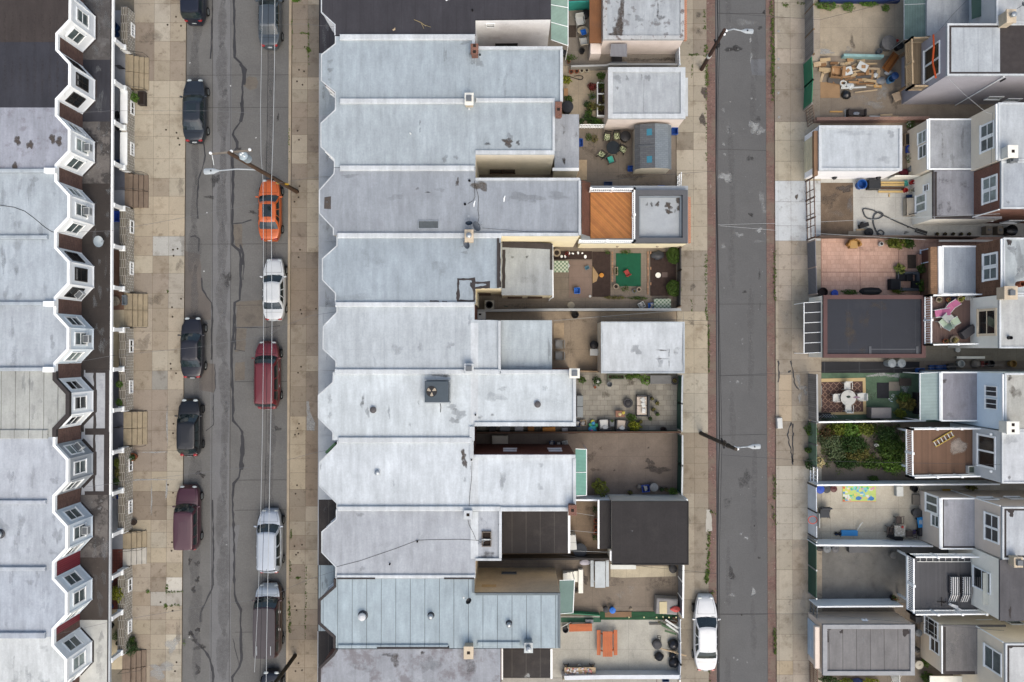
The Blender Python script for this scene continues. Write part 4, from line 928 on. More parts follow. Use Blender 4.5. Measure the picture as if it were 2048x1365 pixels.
# one-storey additions behind
A2=block(MT[2],RECT(1109,229,1158,341),LZ,beigew,RF('addition_roof_grey',C(188,192,202),st=(C(128,124,128),1.2,.56,.7,.2)),0,marks=[(1128,262,3,9,5,.5),(1128,322,3,9,5,.9),(1153,270,3,10,5,.5)],wname='addition_wall',rname='addition_roof')
pbar(MT[2],'addition_capping',white,1105,336,1158,342,LZ-.1,.16)
A4=block(MT[4],RECT(1003,487,1105,591),LZ,creamw,RF('addition_roof_pale',C(184,188,193)),0,marks=[(1025,515,3,3,5,.7),(1054,514,3,3,5,.7),(1060,560,20,12,3,.5)],wname='addition_wall',rname='addition_roof',
 extra=lambda q:(q.band(PX(wob([(1005,489),(1103,493)],.6,6,3),LZ),.22,LZ,LZ+.012,6,flat=True),q.band(PX(wob([(1008,500),(1007,577)],.6,6,4),LZ),.11,LZ,LZ+.016,6,flat=True)))
pbar(MT[4],'capping_edge',TB,1100,488,1105.5,540,LZ-.1,.14)
q=MB();q.tube([(*W(1105,490,LZ)[:2],LZ-.05),(*W(1106,595,LZ)[:2],LZ-.05),(*W(1101,597,2.9)[:2],2.6),(*W(1101,597,2.9)[:2],.1)],.05,7);q.put('downpipe',white,MT[4],w=True)
wl=Wall((1003,591),(1105,591),LZ)
for x in(1030,1070):wwin(MT[4],wl,x,594.5,.9,.7,fm=M('brown_frame'),gm=GD_,split='v',sill=True)
wl=Wall((951,577),(1002,577),RZ);wwin(MT[4],wl,967,588,.9,1.2,fm=M('brown_frame'),gm=GD_,split='h',sill=True)
A5=block(MT[5],RECT(1002,641,1104,739),5.9,brick,RF('addition_roof_silver',C(202,210,216)),0,marks=[(1098,700,3,30,3,.9),(1060,735,30,3,3,.8)],wname='addition_wall',rname='addition_roof')
A8=block(MT[8],RECT(1005,1022,1139,1107),LZ,tanw,darkroof,0,wname='addition_wall',rname='addition_roof')
pbar(MT[8],'addition_capping',white,1136,1023,1140.5,1107,LZ-.1,.14)
A10=block(MT[10],RECT(1006,1299,1104,1356),LZ,brick,darkroof,0,marks=[(1055,1352,8,4,7,.9)],wname='addition_wall',rname='addition_roof')
for x0,y0,x1,y1 in((1003,1298,1006,1360),(1101,1299,1105,1358)):pbar(MT[10],'addition_capping',white,x0,y0,x1,y1,LZ-.1,.14)
# long extension of house 3: deck and garage behind
E3=MT[3]
block(E3,RECT(1161.5,372,1376,487),2.9,creamw,M('grey_parapet_roof',C(188,192,198),.75,.08,1,.05,.1,st=(C(160,162,168),.9,.55,.5,.2)),0,wname='extension_wall',rname='extension_roof',marks=[(1337,412,8,8,2,1),(1337,424,7,6,2,1),(1357,402,6,9,2,1),(1358,418,6,6,2,1),(1315,409,5,5,2,.9),(1303,409,3,5,5,.8),(1294,409,3,4,5,.7),(1350,422,3,4,5,.6)])
q=MB();xy=PX(RECT(1268,380,1375.5,486),3.35);q.ring(xy,.36,2.88,3.35);q.put('extension_parapet',M('charcoal_coping',C(104,104,108),.6,.08,1,.04,.05),E3,w=True)
q=MB();q.ring(IN_(PX(RECT(1268,380,1375.5,486),3.35),.37),.12,2.88,3.05);q.put('parapet_flashing',M('flashing_grey',C(150,158,168),.6),E3,w=True)
pbar(E3,'brick_cornice',M('orange_brick',CW(178,112,84),.85,.1,1,.08,.1,pat=('brick',CW(160,98,74),CW(180,150,130),.22,.075,.012)),1376,394,1381.5,486,2.2,.4)
q=MB();a,b=W(1163,361,4.6),W(1181,474,3.3)
q.face([(a.x,a.y,4.7),(b.x,W(1181,366,3.3).y,3.3),(b.x,b.y,3.3),(a.x,b.y,4.7)][::-1]);q.put('shingled_slope',M('brown_shingles',C(136,92,76),.85,.12,1.5,.1,.1,pat=('brick',C(122,84,70),C(96,66,56),.3,.14,.008)),E3,w=True)
deckm=M('orange_decking',C(186,118,62),.55,.14,1.4,.06,.05,pat=('brick',C(172,104,50),C(120,68,34),3.2,.14,.006))
q=MB();P=PX(RECT(1181,385,1266,477),3.5);cx=sum(p[0] for p in P)/4;cy=sum(p[1] for p in P)/4
q.prism(P,3.3,3.45,1)
# boards laid on the diagonal, clipped to the deck
x0,x1=P[0][0],P[1][0];y1,y0=P[0][1],P[2][1];wdt=.14
def clip(poly,fn):
 out=[]
 for i in range(len(poly)):
  a,b=poly[i],poly[(i+1)%len(poly)];fa,fb=fn(a),fn(b)
  if fa>=0:out.append(a)
  if fa*fb<0:t=fa/(fa-fb);out.append((a[0]+(b[0]-a[0])*t,a[1]+(b[1]-a[1])*t))
 return out
r2=math.sqrt(.5);base=[(x0,y0),(x1,y0),(x1,y1),(x0,y1)];d0=(x0+y0)*r2
i=0;dd=d0
while dd<(x1+y1)*r2:
 pc=clip(clip(base,lambda p:(p[0]+p[1])*r2-dd-.003),lambda p:dd+wdt-.003-(p[0]+p[1])*r2)
 if len(pc)>2:
  kk=RU(.8,1.18);q.face([(x,y,3.475) for x,y in ccw(pc)],0,(kk,kk*RU(.96,1.03),kk))
 dd+=wdt
q.put('deck_boards',[M('orange_board',C(190,124,68),.5,.12,1.5,.08,.05,tint=True),DW],E3,w=True)
def RL(T,pts,z,h=.95,m=None,sp=.14,name='railing',post=1.6,r=.018):
 """balustrade along px points measured at its top rail"""
 m=m or white;P=[W(x,y,z+h) for x,y in pts];q=MB()
 for a,b in zip(P,P[1:]):
  u=(b-a);u.z=0;L=u.length;u.normalize();n=VC((-u.y,u.x,0))
  o=VC((a.x,a.y,0))
  q.obox(o,u,n,UP,0,L,-.045,.045,z+h-.07,z+h);q.obox(o,u,n,UP,0,L,-.035,.035,z+.08,z+.14)
  k=max(1,int(L/sp))
  for i in range(k+1):q.obox(o,u,n,UP,L*i/k-r,L*i/k+r,-r,r,z+.14,z+h-.07)
 rail=q.put(name,m,T,w=True)
 for a,b in zip(P,P[1:]):
  L=(b-a).length;k=max(1,round(L/post))
  for i in range(k+1):
   p=a+(b-a)*(i/k)
   q=MB();q.M=TR((p.x,p.y,z));q.box(-.06,-.06,0,.06,.06,h+.05);q.box(-.08,-.08,h+.05,.08,.08,h+.09);q.put('newel_post',m,rail,w=True)
RL(E3,[(1182,378),(1269,378),(1269,482),(1160,482)],3.47,1.0)
wl=Wall((1161,487),(1376,487),2.9)
for x in(1235,1315):
 q=MB();q.M=TR(wl.at(x,493));q.lathe([(.05,-.12),(.1,-.1),(.1,.05),(.04,.1)],n=10);q.put('wall_lamp',beigep,E3,w=True)
# chimneys and rooftop kit
def CH(px,py,w,d,h,m,label,flue=None,z=RZ,cap=None,pots=1):
 p=W(px,py,z+h);T=TH('chimney',label,'chimney',(p.x,p.y,z-.02),0,'chimneys');q=MB()
 q.cbox(-w/2,-d/2,0,w/2,d/2,h-.08,.01);q.put('stack',m,T)
 q=MB();q.cbox(-w/2-.05,-d/2-.05,h-.08,w/2+.05,d/2+.05,h+.04,.03);cp=q.put('cap',cap or m,T)
 q=MB()
 for i in range(pots):
  yy=(i-(pots-1)/2)*.4;
  if flue=='hole':q.box(-.1,yy-.1,h+.03,.1,yy+.1,h+.046);
  elif flue=='box':q.cbox(-.18,yy-.18,h+.04,.18,yy+.18,h+.24,.03)
  else:q.lathe([(.13,h+.03),(.13,h+.25),(.19,h+.27),(.17,h+.34),(.02,h+.4)],0,yy,0,12)
 q.put('flue',soil if flue=='hole' else(SL if flue!='box' else GP),T,sm=flue not in('hole','box'))
 return T
concm=M('chimney_render',CW(186,170,150),.85,.12,2,.08,.1)
CH(949,98,.42,.6,.9,brick,'red brick chimney beside the dark roof, with a buff band',flue='hole',pots=2)
q=None
CH(938,198,.5,.72,.7,concm,'cream rendered chimney with a white square lid between two pale roofs','box',cap=OW)
CH(1117,219,.35,.95,.5,brick,'low red brick chimney at the rear corner of a pale roof','hole')
CH(938,472,.5,.75,.75,concm,'beige chimney with a round silver cap and dishes around it')
CH(938,737,.55,.55,.6,WC,'low white coated chimney above the cooling unit','box',cap=WC)
CH(1149,747,.6,.55,.8,concm,'cream chimney with dark square flue at the rear of the bright white roof',flue='box',cap=OW)
CH(936,1030,.5,.5,.5,WC,'broken white chimney with a dark hole and tar around it','hole')
CH(1145,1021,.45,.6,.8,brick,'red brick chimney with square opening above the dark addition','hole')
CH(937,1306,.55,.75,.8,concm,'beige block chimney with round hole on the worn grey roof','hole')
CH(1057,1296,.5,.6,.8,M('galvanised_cap',C(178,184,190),.4,metal=.4),'metal clad chimney with silver cap at the rear of the panelled roof')
dm=M('dark_dish',C(92,98,108),.5,.1,3)
dish(952,457,RZ,'slate grey satellite dish leaning beside the beige capped chimney',.36,.4,dm);dish(936,491,RZ,'grey satellite dish just below the beige capped chimney',.30,3.6,dm)
dish(939,452,RZ,'dark square backed dish above the beige capped chimney',.24,1.6,M('navy_dish',C(44,58,74),.5));dish(940,1198,RZ,'small dark dish bracket in the corner of the panelled roof',.22,2.4,BM)
vent(726,1231,RZ,.27,.5,'largest silver capped vent on the panelled roof',M('white_vent_cap',C(232,232,236),.4),'turbine');vent(862,1231,RZ,.19,.45,'silver capped vent at the middle of the panelled roof',SL,'turbine');vent(1018,1247,RZ,.18,.5,'small silver capped vent at the rear of the panelled roof',SL,'turbine')
vm=M('dark_mushroom_vent',C(98,94,96),.6,.1,6)
vent(747,820,RZ,.21,.22,'dark round mushroom vent near the front of the bright white roof',vm);vent(1075,809,RZ,.21,.22,'dark round mushroom vent near the rear of the bright white roof',vm);vent(755,945,RZ,.17,.25,'small silver vent on the bright white roof without a cooling unit',SL)
for x,y,l in((945,22,'black pipe stub on the dark roof'),(938,219,'black pipe stub below the white lidded chimney'),(960,111,'black pipe stub beside the brick chimney'),(951,830,'black pipe stub at the corner of the side passage'),(780,1128,'black pipe stub on the lilac silver roof'),(835,1083,'black pipe stub under the thin roof cable'),(943,920,'black pipe stub by the brown stained roof corner'),(821,268,'tiny white pipe stub on the pale silver roof')):
 vent(x,y,RZ,.055,.18,l,white if 'white' in l else RB,'pipe','pipe stubs')
for x,y,l in((930,409,'black rubber ring of cable on the lilac roof'),(939,362,'white and black pipe collar at the lilac roof edge')):
 vent(x,y,RZ,.08,.10,l,RB,'pipe','pipe stubs')
# cooling unit
p=W(873,784,RZ+.9);T=TH('cooling_unit','square blue grey rooftop cooling unit with an exposed fan','cooling unit',(p.x,p.y,RZ))
q=MB();a,b=.78,.70;q.cbox(-a,-b,.12,a,b,.9,.03);q.put('case',M('unit_blue_grey',C(78,90,100),.45,.08,2,.03,.02),T)
q=MB();q.M=TR((-.32,.02,0));q.lathe([(.36,.895),(.36,.93),(.33,.93),(.33,.905)],n=24);q.put('fan_shroud',BP,T)
q=MB()
for i in range(3):
 an=i*2*math.pi/3+.4;A=[(0,0)];
 pts=[(math.cos(an+t)*r-.32,math.sin(an+t)*r+.02) for r,t in((.06,0),(.31,-.25),(.32,.1),(.31,.5),(.08,.6))]
 q.prism(pts,.908,.914)
q.put('fan',M('fan_metal',C(190,176,160),.4,metal=.5),T)
q=MB();q.box(-a-.1,-b-.12,0,a+.1,-b-.04,.12);q.box(-a-.1,b+.04,0,a+.1,b+.12,.12);q.tube([(a+.06,-.6,.3),(a+.06,.7,.3),(a+.06,.7,.8)],.04,6);q.put('stand',SL,T)
wire('refrigerant_pipe',[(*W(880,803,RZ)[:2],RZ+.05),(*W(882,815,RZ)[:2],RZ+.04),(*W(881,825,RZ)[:2],RZ+.03)],.02,BP,'short dark pipe running out from under the cooling unit','pipe')
# hatch grille, loose objects, cables
p=W(857,450,RZ);q=MB();q.box(-.68,-.26,0,.68,.26,.05)
T=TH('roof_grating','dark rectangular grating lying on the lilac grey roof','grating',(p.x,p.y,RZ));q.put('panel',M('grating_dark',C(92,98,102),.6,.2,8,.2,.1),T)
q=MB();q.ring([(-.7,-.28),(.7,-.28),(.7,.28),(-.7,.28)],.05,0,.07);q.put('frame',SL,T)
p=W(973,1079,RZ+.2);T=TH('roof_hatch','open black roof hatch with metal scraps on the lilac silver roof','roof hatch',(p.x,p.y,RZ))
q=MB();q.ring([(-.32,-.5),(.32,-.5),(.32,.5),(-.32,.5)],.06,0,.2);q.put('kerb',M('rusty_steel',C(120,108,98),.6,.3,8,.1,.1),T)
q=MB();q.box(-.25,.02,.05,.25,.43,.08);q.box(-.2,-.42,.06,.25,-.05,.09);q.put('opening',soil,T)
q=MB();q.tube([(-.5,-.2,.1),(-.2,.02,.25),(.3,-.02,.24)],.03,6);q.tube([(-.55,-.35,.05),(-.1,-.1,.22)],.02,6);q.box(-.3,-.06,.2,.2,.03,.24);q.put('metal_scraps',SL,T)
wire('roof_cable',[(*W(x,y,RZ)[:2],RZ+.015) for x,y in((673,1134),(720,1122),(790,1098),(835,1081),(860,1080),(920,1079),(955,1081),(962,1086))],.012,rope,'thin black cable crossing the lilac silver roof to its hatch')
wire('roof_cable',[(*W(x,y,RZ)[:2],RZ+.015) for x,y in((936,1040),(938,1050),(946,1065),(953,1082))],.012,rope,'short black cable from the broken chimney to the hatch')
wire('roof_cable',[(*W(x,y,RZ)[:2],RZ+.02) for x,y in((944,925),(943,960),(940,985),(938,1016),(937,1028))],.012,rope,'dark cable running down the bright white roof to the broken chimney')
wire('roof_cable',[(*W(x,y,RZ)[:2],RZ+.02) for x,y in((949,362),(950,395),(946,402),(936,408))],.012,rope,'short looping black cable on the lilac grey roof')
wire('roof_cable',[(*W(x,y,RZ)[:2],RZ+.02) for x,y in((951,370),(957,395),(956,420),(958,435),(955,450))],.012,rope,'black cable hanging down to the slate grey satellite dish')
wire('roof_cable',[(*W(x,y,RZ)[:2],RZ+.12) for x,y in((965,457),(1000,460),(1050,464),(1155,466))],.01,rope,'thin cable running along the rear parapet of the lilac grey roof')
for x,y,l in((949,408,'white curved plastic strip on the lilac roof beside the cable'),(1009,398,'white curved plastic strip on the rear lilac roof')):
 q=MB();p=W(x,y,RZ);q.M=TR((p.x,p.y,RZ))@RO(1.4,4,'Z');q.tube([(-.22,0,.03),(0,.03,.05),(.2,0,.03)],[.03,.05,.03],7);solo(q,'plastic_strip',white,l,'debris')
p=W(840,40,RZ);q=MB()
q.tube([(*W(828,40,RZ)[:2],RZ+.03),(*W(842,46,RZ)[:2],RZ+.05),(*W(852,53,RZ)[:2],RZ+.03)],.02,5);q.tube([(*W(842,46,RZ)[:2],RZ+.05),(*W(848,58,RZ)[:2],RZ+.03)],.015,5);q.tube([(*W(846,50,RZ)[:2],RZ+.04),(*W(862,55,RZ)[:2],RZ+.02)],.012,5)
solo(q,'dead_branch',M('pale_twig',C(176,158,120),.8),'pale dead branch lying on the dark roof','branch')
for x,y,l in((894,0,'white scrap on the dark roof at the top photo edge'),(788,60,'small tan twig scrap on the dark roof')):
 q=MB();p=W(x,y,RZ);q.M=TR((p.x,p.y,RZ));q.rbox(0,0,0,.18,.1,.03,.5);q.rbox(.06,.08,0,.1,.05,.02,1.4);solo(q,'scrap',white if 'white' in l else LU,l,'debris')
# parapet-top green tarp end
q=MB();q.M=None;a,b=W(674,889,RZ),W(655,908,RZ);u=(b-a).normalized();q.obox(VC((a.x-.1,a.y,4.2)),u,VC((-u.y,u.x,0)),UP,0,(b-a).length,-.14,.02,0,2.1);q.put('green_bay_panel',M('green_panel',C(58,96,66),.6),MT[7],w=True)
# ------------------------------------------------------------------ right terrace: rear elevations
graysid=M('grey_stucco',CW(160,156,164),.8,.06,.8,.05,.05,st=(CW(142,138,146),.5,.55,.4,.2))
beigesid=M('beige_siding',CW(226,212,194),.75,.06,.9,.04,.04,seam=(60,.14,CW(196,182,164),.006,.4))
blush=M('blush_siding',CW(212,196,184),.75,.06,.9,.04,.04,seam=(60,.14,CW(186,170,158),.006,.4))
brownsid=M('brown_shingle_siding',CW(120,88,70),.85,.12,1.5,.08,.1,pat=('brick',CW(104,76,60),CW(72,52,42),.6,.15,.012))
bluesid=M('pale_blue_siding',CW(214,226,238),.7,.05,.9,.03,.03,seam=(60,.15,CW(190,202,214),.006,.35))
greyw2=M('pale_grey_siding',CW(196,196,198),.75,.06,.9,.04,.03,seam=(60,.14,CW(172,172,176),.006,.35))
creamsid=M('ivory_siding',CW(238,232,222),.75,.05,.9,.03,.03)
Rr={0:RF('r_white_roof',C(212,214,218)),1:RF('r_panel_white',C(206,211,218),seam=C(150,154,160),amt=.5),2:RF('r_silver_roof',C(212,216,222)),3:RF('r_blue_grey_roof',C(196,201,210)),4:RF('r_ponded_roof',C(196,202,206)),
 5:RF('r_ivory_roof',C(210,210,210)),6:RF('r_stained_beige_roof',C(204,202,196),st=(C(168,162,154),.8,.5,.6,.2)),7:RF('r_bright_roof',C(228,230,236)),8:RF('r_tar_edged_roof',C(206,209,216)),9:RF('r_charcoal_roof',C(98,96,100),st=(C(120,116,116),1,.55,.5,.2)),10:RF('r_white_panel',C(222,222,224),seam=C(190,188,188),amt=.5)}
ellroof={0:RF('ell_white',C(200,203,208)),2:RF('ell_streaky',C(188,190,196),st=(C(140,140,146),1.4,.52,.6,.2)),3:RF('ell_wet_grey',C(168,168,176),st=(C(112,110,116),.7,.54,.8,.12)),4:RF('ell_pale_blue',C(184,191,202)),6:RF('ell_lilac',C(164,162,172),st=(C(138,134,142),.9,.52,.6,.2)),8:RF('ell_silver',C(190,190,199)),10:RF('ell_dirty',C(138,134,134),st=(C(172,166,160),1.2,.55,.6,.2))}
rlab=['pale house at the top right whose rear has a green translucent canopy','grey stucco house with a timber balcony and white panelled roof','beige rendered house whose rear windows face the wooden pallet yard','red brick house with a wet grey lower roof and a coiled hose in its yard',
 'brown shingled house behind the pink paved yard','ivory house with the deck of pink and green chairs','pale blue house with a pale green canopy over its back door','grey house behind the brown deck with a yellow ladder','blush coloured house beside the yard with the colourful play mat',
 'house with charcoal roof behind the grey deck with striped loungers','beige house at the bottom right with a dirty grey lower roof']
rm={0:(1992,-80,47),1:(1894,48,152),2:(1996,206,322),3:(2002,323,418),4:(2006,476,589),5:(1998,590,697),6:(2009,747,862),7:(2003,863,967),8:(2004,1014,1119),9:(2000,1120,1242),10:(2010,1287,1460)}
rw=[greyw2,graysid,beigesid,brick,brownsid,creamsid,bluesid,greyw2,blush,creamsid,beigesid]
ew={0:greyw2,2:beigesid,3:creamsid,4:brownsid,6:bluesid,8:blush,10:beigesid}
ell={0:(1854,-40,72,1994),2:(1857,238,340,1998),3:(1868,341,438,2004),4:(1884,492,589,2008),6:(1882,744,843,2010),8:(1882,996,1099,2006),10:(1886,1251,1349,2012)}
RT={}
for k in range(11):
 x,y0,y1=rm[k]
 T=RT[k]=TH('rear_house',rlab[k],'house',(*W(x+150,(y0+y1)/2,RZ)[:2],0),0,'houses of the right terrace')
 def extra(q,k=k,x=x,y0=y0,y1=y1):
  if k==1:q.face([(*p,RZ+.008) for p in ccw(PX(RECT(2000,50,2300,150),RZ))],6)
  if k in(1,8,10):
   e=.12;q.band(PX([(x+5,y1-4),(x+5,y0+4),(2300,y0+4)],RZ),e,RZ,RZ+.012,6,flat=True);q.band(PX([(x+5,y1-4),(2300,y1-4)],RZ),e,RZ,RZ+.014,6,flat=True)
 mk={4:[(2040,520,12,30,3,1),(2025,500,10,8,3,1),(2044,545,14,14,3,1),(2018,484,4,8,6,.9)],6:[(2030,785,12,14,4,.6),(2020,755,4,8,5,.8)],7:[(2020,880,14,12,3,.7),(2019,955,3,6,5,.6)],3:[(2016,405,4,5,5,.5)],9:[(2020,1225,3,9,6,.9)],8:[(2022,1025,6,8,6,.8)],10:[(2019,1293,5,6,6,.9)],5:[]}.get(k)
 block(T,RECT(x,y0,2300,y1),RZ,rw[k],Rr[k],rim=1 if k not in(9,) else 0,rimw=.12,rimm=WC,rimh=.06,marks=mk,extra=extra)
 if k in ell:
  a,b,c,d=ell[k]
  em={2:[(1885,290,3,30,5,.45),(1925,280,4,24,3,.9),(1905,320,5,14,3,.8)],3:[(1885,362,18,10,5,.4),(1930,370,14,12,5,.35),(1880,420,8,24,5,.45),(1898,415,6,12,5,.5)],6:[(1889,762,5,5,2,.8),(1900,830,6,6,3,.8)],8:[(1890,1005,8,8,3,.9)],10:[(1925,1272,18,8,7,.35),(1900,1300,20,30,3,.5)]}.get(k)
  def ex2(q,k=k,a=a,b=b,c=c,d=d):
   if k in(3,8,10):q.band(PX([(a+2,c-3),(1950,c-3)],LZ),.11,LZ,LZ+.012,6,flat=True);q.band(PX([(a+3,b+3),(a+3,c-3)],LZ),.09,LZ,LZ+.014,6,flat=True)
  block(T,[(a,b),(d,b),(d,c),(a,c)],LZ,ew[k],ellroof[k],rim=1 if k in(2,4,6,8) else 0,rimw=.1,rimm=white,rimh=.05,wname='rear_wing_wall',rname='rear_wing_roof',marks=em,extra=ex2)
# windows on upper rear walls
def rwall(k):x,y0,y1=rm[k];return Wall((x,y0),(x,y1),RZ)
def ewall(k):a,b,c,d=ell[k];return Wall((a,b),(a,c),LZ)
wwin(RT[1],rwall(1),1864,125,2.1,1.95,split='wv',fw=.1,gm=GD_)
wwin(RT[2],rwall(2),1975,262,.85,1.4,fw=.12);wwin(RT[2],rwall(2),1975,287,.85,1.4,fw=.12)
wwin(RT[3],rwall(3),1980,368,.8,1.5,gm=GL_,fw=.12);wwin(RT[3],rwall(3),1980,391,.8,1.5,gm=GL_,fw=.12)
wwin(RT[4],rwall(4),1981,522,.8,1.45,fw=.14);wwin(RT[4],rwall(4),1981,546,.8,1.45,fw=.14)
wwin(RT[5],rwall(5),1974,645,1.55,1.9,fw=.16,gm=GD_,fm=M('buff_trim',CW(226,206,180),.6))
for yy in(783,808):wwin(RT[6],rwall(6),1983,yy,.62,1.25,gm=GD_,fw=.07,split='v')
wwin(RT[7],rwall(7),1973,903,2.0,1.9,fw=.14,gm=GD_,split='w')
wwin(RT[8],rwall(8),1984,1043,.8,1.45,fw=.12,gm=GD_);wwin(RT[8],rwall(8),1984,1069,.8,1.45,fw=.12,gm=GD_)
wwin(RT[9],rwall(9),1964,1160,1.3,1.9,fw=.1,gm=GD_);wwin(RT[10],rwall(10),1986,1320,1.35,1.8,fw=.12,gm=glass)
# lower rear wing windows and doors
wwin(RT[2],ewall(2),1845,275,.75,1.1,gm=GL_);wwin(RT[2],ewall(2),1846,303,.8,1.0,gm=glass)
wwin(RT[3],ewall(3),1842,407,1.1,1.3,gm=GL_,split='w',fw=.12);wwin(RT[3],ewall(3),1853,376,.4,.6,gm=GD_)
wwin(RT[8],ewall(8),1864,1008,1.1,1.5,gm=glass,split='w',fw=.13);wwin(RT[8],ewall(8),1871,1042,.7,.9,gm=glass)
wwin(RT[10],ewall(10),1863,1248 if False else 1256,1.2,1.7,gm=GD_,split='g',fw=.1);wwin(RT[10],ewall(10),1870,1291,.9,1.1,gm=GD_)
wwin(RT[4],ewall(4),1854,512,.9,1.6,gm=M('brown_door',CW(92,62,52),.5),split='',fm=M('pale_blue_trim',CW(206,218,234),.5))
q=MB();w_=ewall(4);o=w_.at(1875,500);q.obox(VC((o.x,o.y,LZ)),w_.u,w_.n,UP,-.3,(3.3),.06,.22,-.1,.08);
# side walls facing the passages
for k,pts in((1,[(1988,196,.9,.5),(2025,200,.9,.5)]),(3,[(1977,439,1.0,.9),(2025,443,1.0,.9)])):
 x,y0,y1=rm[k];sw=Wall((x,y1),(2300,y1),RZ)
 for a,b,w,h in pts:wwin(RT[k],sw,a,b,w,h,fw=.1,split='')
for k,pts in((8,[(1976,998,.9,.7),(2030,997,.9,.7)]),(10,[(1975,1246,.9,.7),(2030,1246,.9,.7)])):
 x,y0,y1=rm[k];sw=Wall((x,y0),(2300,y0),RZ)
 for a,b,w,h in pts:wwin(RT[k],sw,a,b,w,h,fw=.1,split='')
# downpipes and gutters
def pipe(T,pts,r=.045,m=None):
 q=MB();q.tube(pts,r,7);q.put('downpipe',m or white,T,w=True,sm=1)
def topt(px,py,z):return tuple(W(px,py,z))
sw=Wall((1894,152),(2300,152),RZ,.06)
pipe(RT[1],[tuple(sw.at(2008,154)),tuple(sw.at(1906,214))]);
for k,a in((3,(2001,420)),(8,(2001,1012)),(10,(2008,1285))):
 x,y0,y1=rm[k];yy=y1+1 if k==3 else y0-1;p=W(x-1,yy,RZ);pipe(RT[k],[(p.x-.03,p.y,RZ-.1),(p.x-.03,p.y,.2)])
for k in(2,4,6):
 x,y0,y1=rm[k];pbar(RT[k],'rear_gutter',white,x-4,y0+2,x+.5,y1-2,RZ-.12,.1)
for k in(2,3,4,6,8,10):
 a,b,c,d=ell[k];pbar(RT[k],'wing_gutter',white if k!=3 else TB,a-3,b+1,a+.5,c-1,LZ-.12,.1)
pbar(RT[4],'white_rail_cap',white,1877,493,1884,588,LZ-.02,.14);pbar(RT[4],'wing_slope',M('wood_shingles',CW(140,108,84),.85,.12,1.5,.1,.1,pat=('brick',CW(124,96,74),CW(96,72,56),.3,.14,.008)),1861,494,1876,588,LZ-.3,.3)
# chimneys of this terrace
CH(2023,32,.55,.8,1.0,concm,'beige chimney with a white lid at the top right, a small dish beside it');dish(2034,18,RZ+.3,'small grey dish on the top right chimney',.2,.5,dm)
CH(2026,303,.6,.75,.8,OW,'square cream chimney with a rust stained hole, right terrace','hole');CH(2028,318,.4,.4,.5,greym,'small grey metal flue box beside the cream chimney','box')
CH(2022,586,.8,.8,.9,concm,'wide pale chimney carrying a red clay pot and a dark flue','box');vent(2036,569,RZ+.4,.2,.5,'round red clay chimney pot by the wide pale chimney',TC,'pipe','pipe stubs')
CH(2026,856,.75,.75,.9,OW,'white chimney with two rusty flue outlets above the brown deck house','hole',pots=2);
CH(2037,1125,.5,.6,.7,concm,'chimney with dark square cap above the charcoal roof',flue='box')
vent(2017,676,RZ,.12,.3,'black curved pipe on the ivory roof',BP,'pipe','pipe stubs');vent(2001,163,RZ-.2,.06,.5,'thin black mast at the grey house eave',BP,'pipe','pipe stubs')
# decks
def deck(T,x0,y0,x1,y1,z,board,wpx,name='deck',rail=None,sides='nws',sp=.15,axis='Y'):
 xy=PX(RECT(x0,y0,x1,y1),z);X0=min(p[0] for p in xy);X1=max(p[0] for p in xy);Y0=min(p[1] for p in xy);Y1=max(p[1] for p in xy)
 q=MB();n=int((X1-X0)/.14)
 for i in range(n):
  kk=RU(.9,1.1);q.box(X0+(X1-X0)*i/n+.004,Y0,z-.03,X0+(X1-X0)*(i+1)/n-.004,Y1,z,0,(kk,kk,kk))
 q.put(name+'_boards',board,T,w=True)
 q=MB();q.box(X0+.02,Y0+.02,z-.24,X1-.02,Y1-.02,z-.035)
 q.put(name+'_frame',rail or wood,T,w=True)
 for px_,py_ in((X0+.75,Y0+.3),(X0+.75,Y1-.3)):
  q=MB();q.box(px_-.07,py_-.07,0,px_+.07,py_+.07,z-.24);q.put(name+'_post',rail or wood,T,w=True)
board_b=M('brown_deck_board',C(128,98,80),.7,.08,1,.05,.04,tint=True);board_m=M('mauve_deck_board',C(120,96,90),.7,.08,1,.05,.04,tint=True);board_g=M('grey_deck_board',C(92,92,97),.7,.08,1,.05,.04,tint=True);board_w=M('timber_balcony_board',C(160,138,112),.8,.1,1,.06,.04,tint=True)
deck(RT[5],1853,595,1960,686,3.0,board_m,5);RL(RT[5],[(1969,589),(1863,591),(1863,690),(1969,688)],3.0,1.0,sp=.17)
deck(RT[7],1814,857,1958,948,3.0,board_b,5,rail=white);RL(RT[7],[(1972,858),(1825,859),(1826,956),(1973,953)],3.0,1.0,sp=.13)
deck(RT[9],1815,1114,1958,1222,3.0,board_g,5,rail=white);RL(RT[9],[(1972,1115),(1828,1115),(1828,1230),(1973,1229)],3.0,1.0,sp=.13)
deck(RT[1],1812,80,1857,168,3.0,board_w,5);
RL(RT[1],[(1861,75),(1824,76),(1826,172),(1864,172)],3.0,1.0,m=LU,sp=.11,name='timber_railing')
q=MB();p=rwall(1);q.tube([tuple(p.at(1874,70)+p.n*.25),tuple(p.at(1876,95)+p.n*.28),tuple(p.at(1874,125)+p.n*.3),tuple(p.at(1879,156)+p.n*.25)],.065,8)
solo(q,'orange_duct',M('orange_plastic',C(228,98,50),.5),'long orange duct hung across the timber balcony door','duct',sm=1)
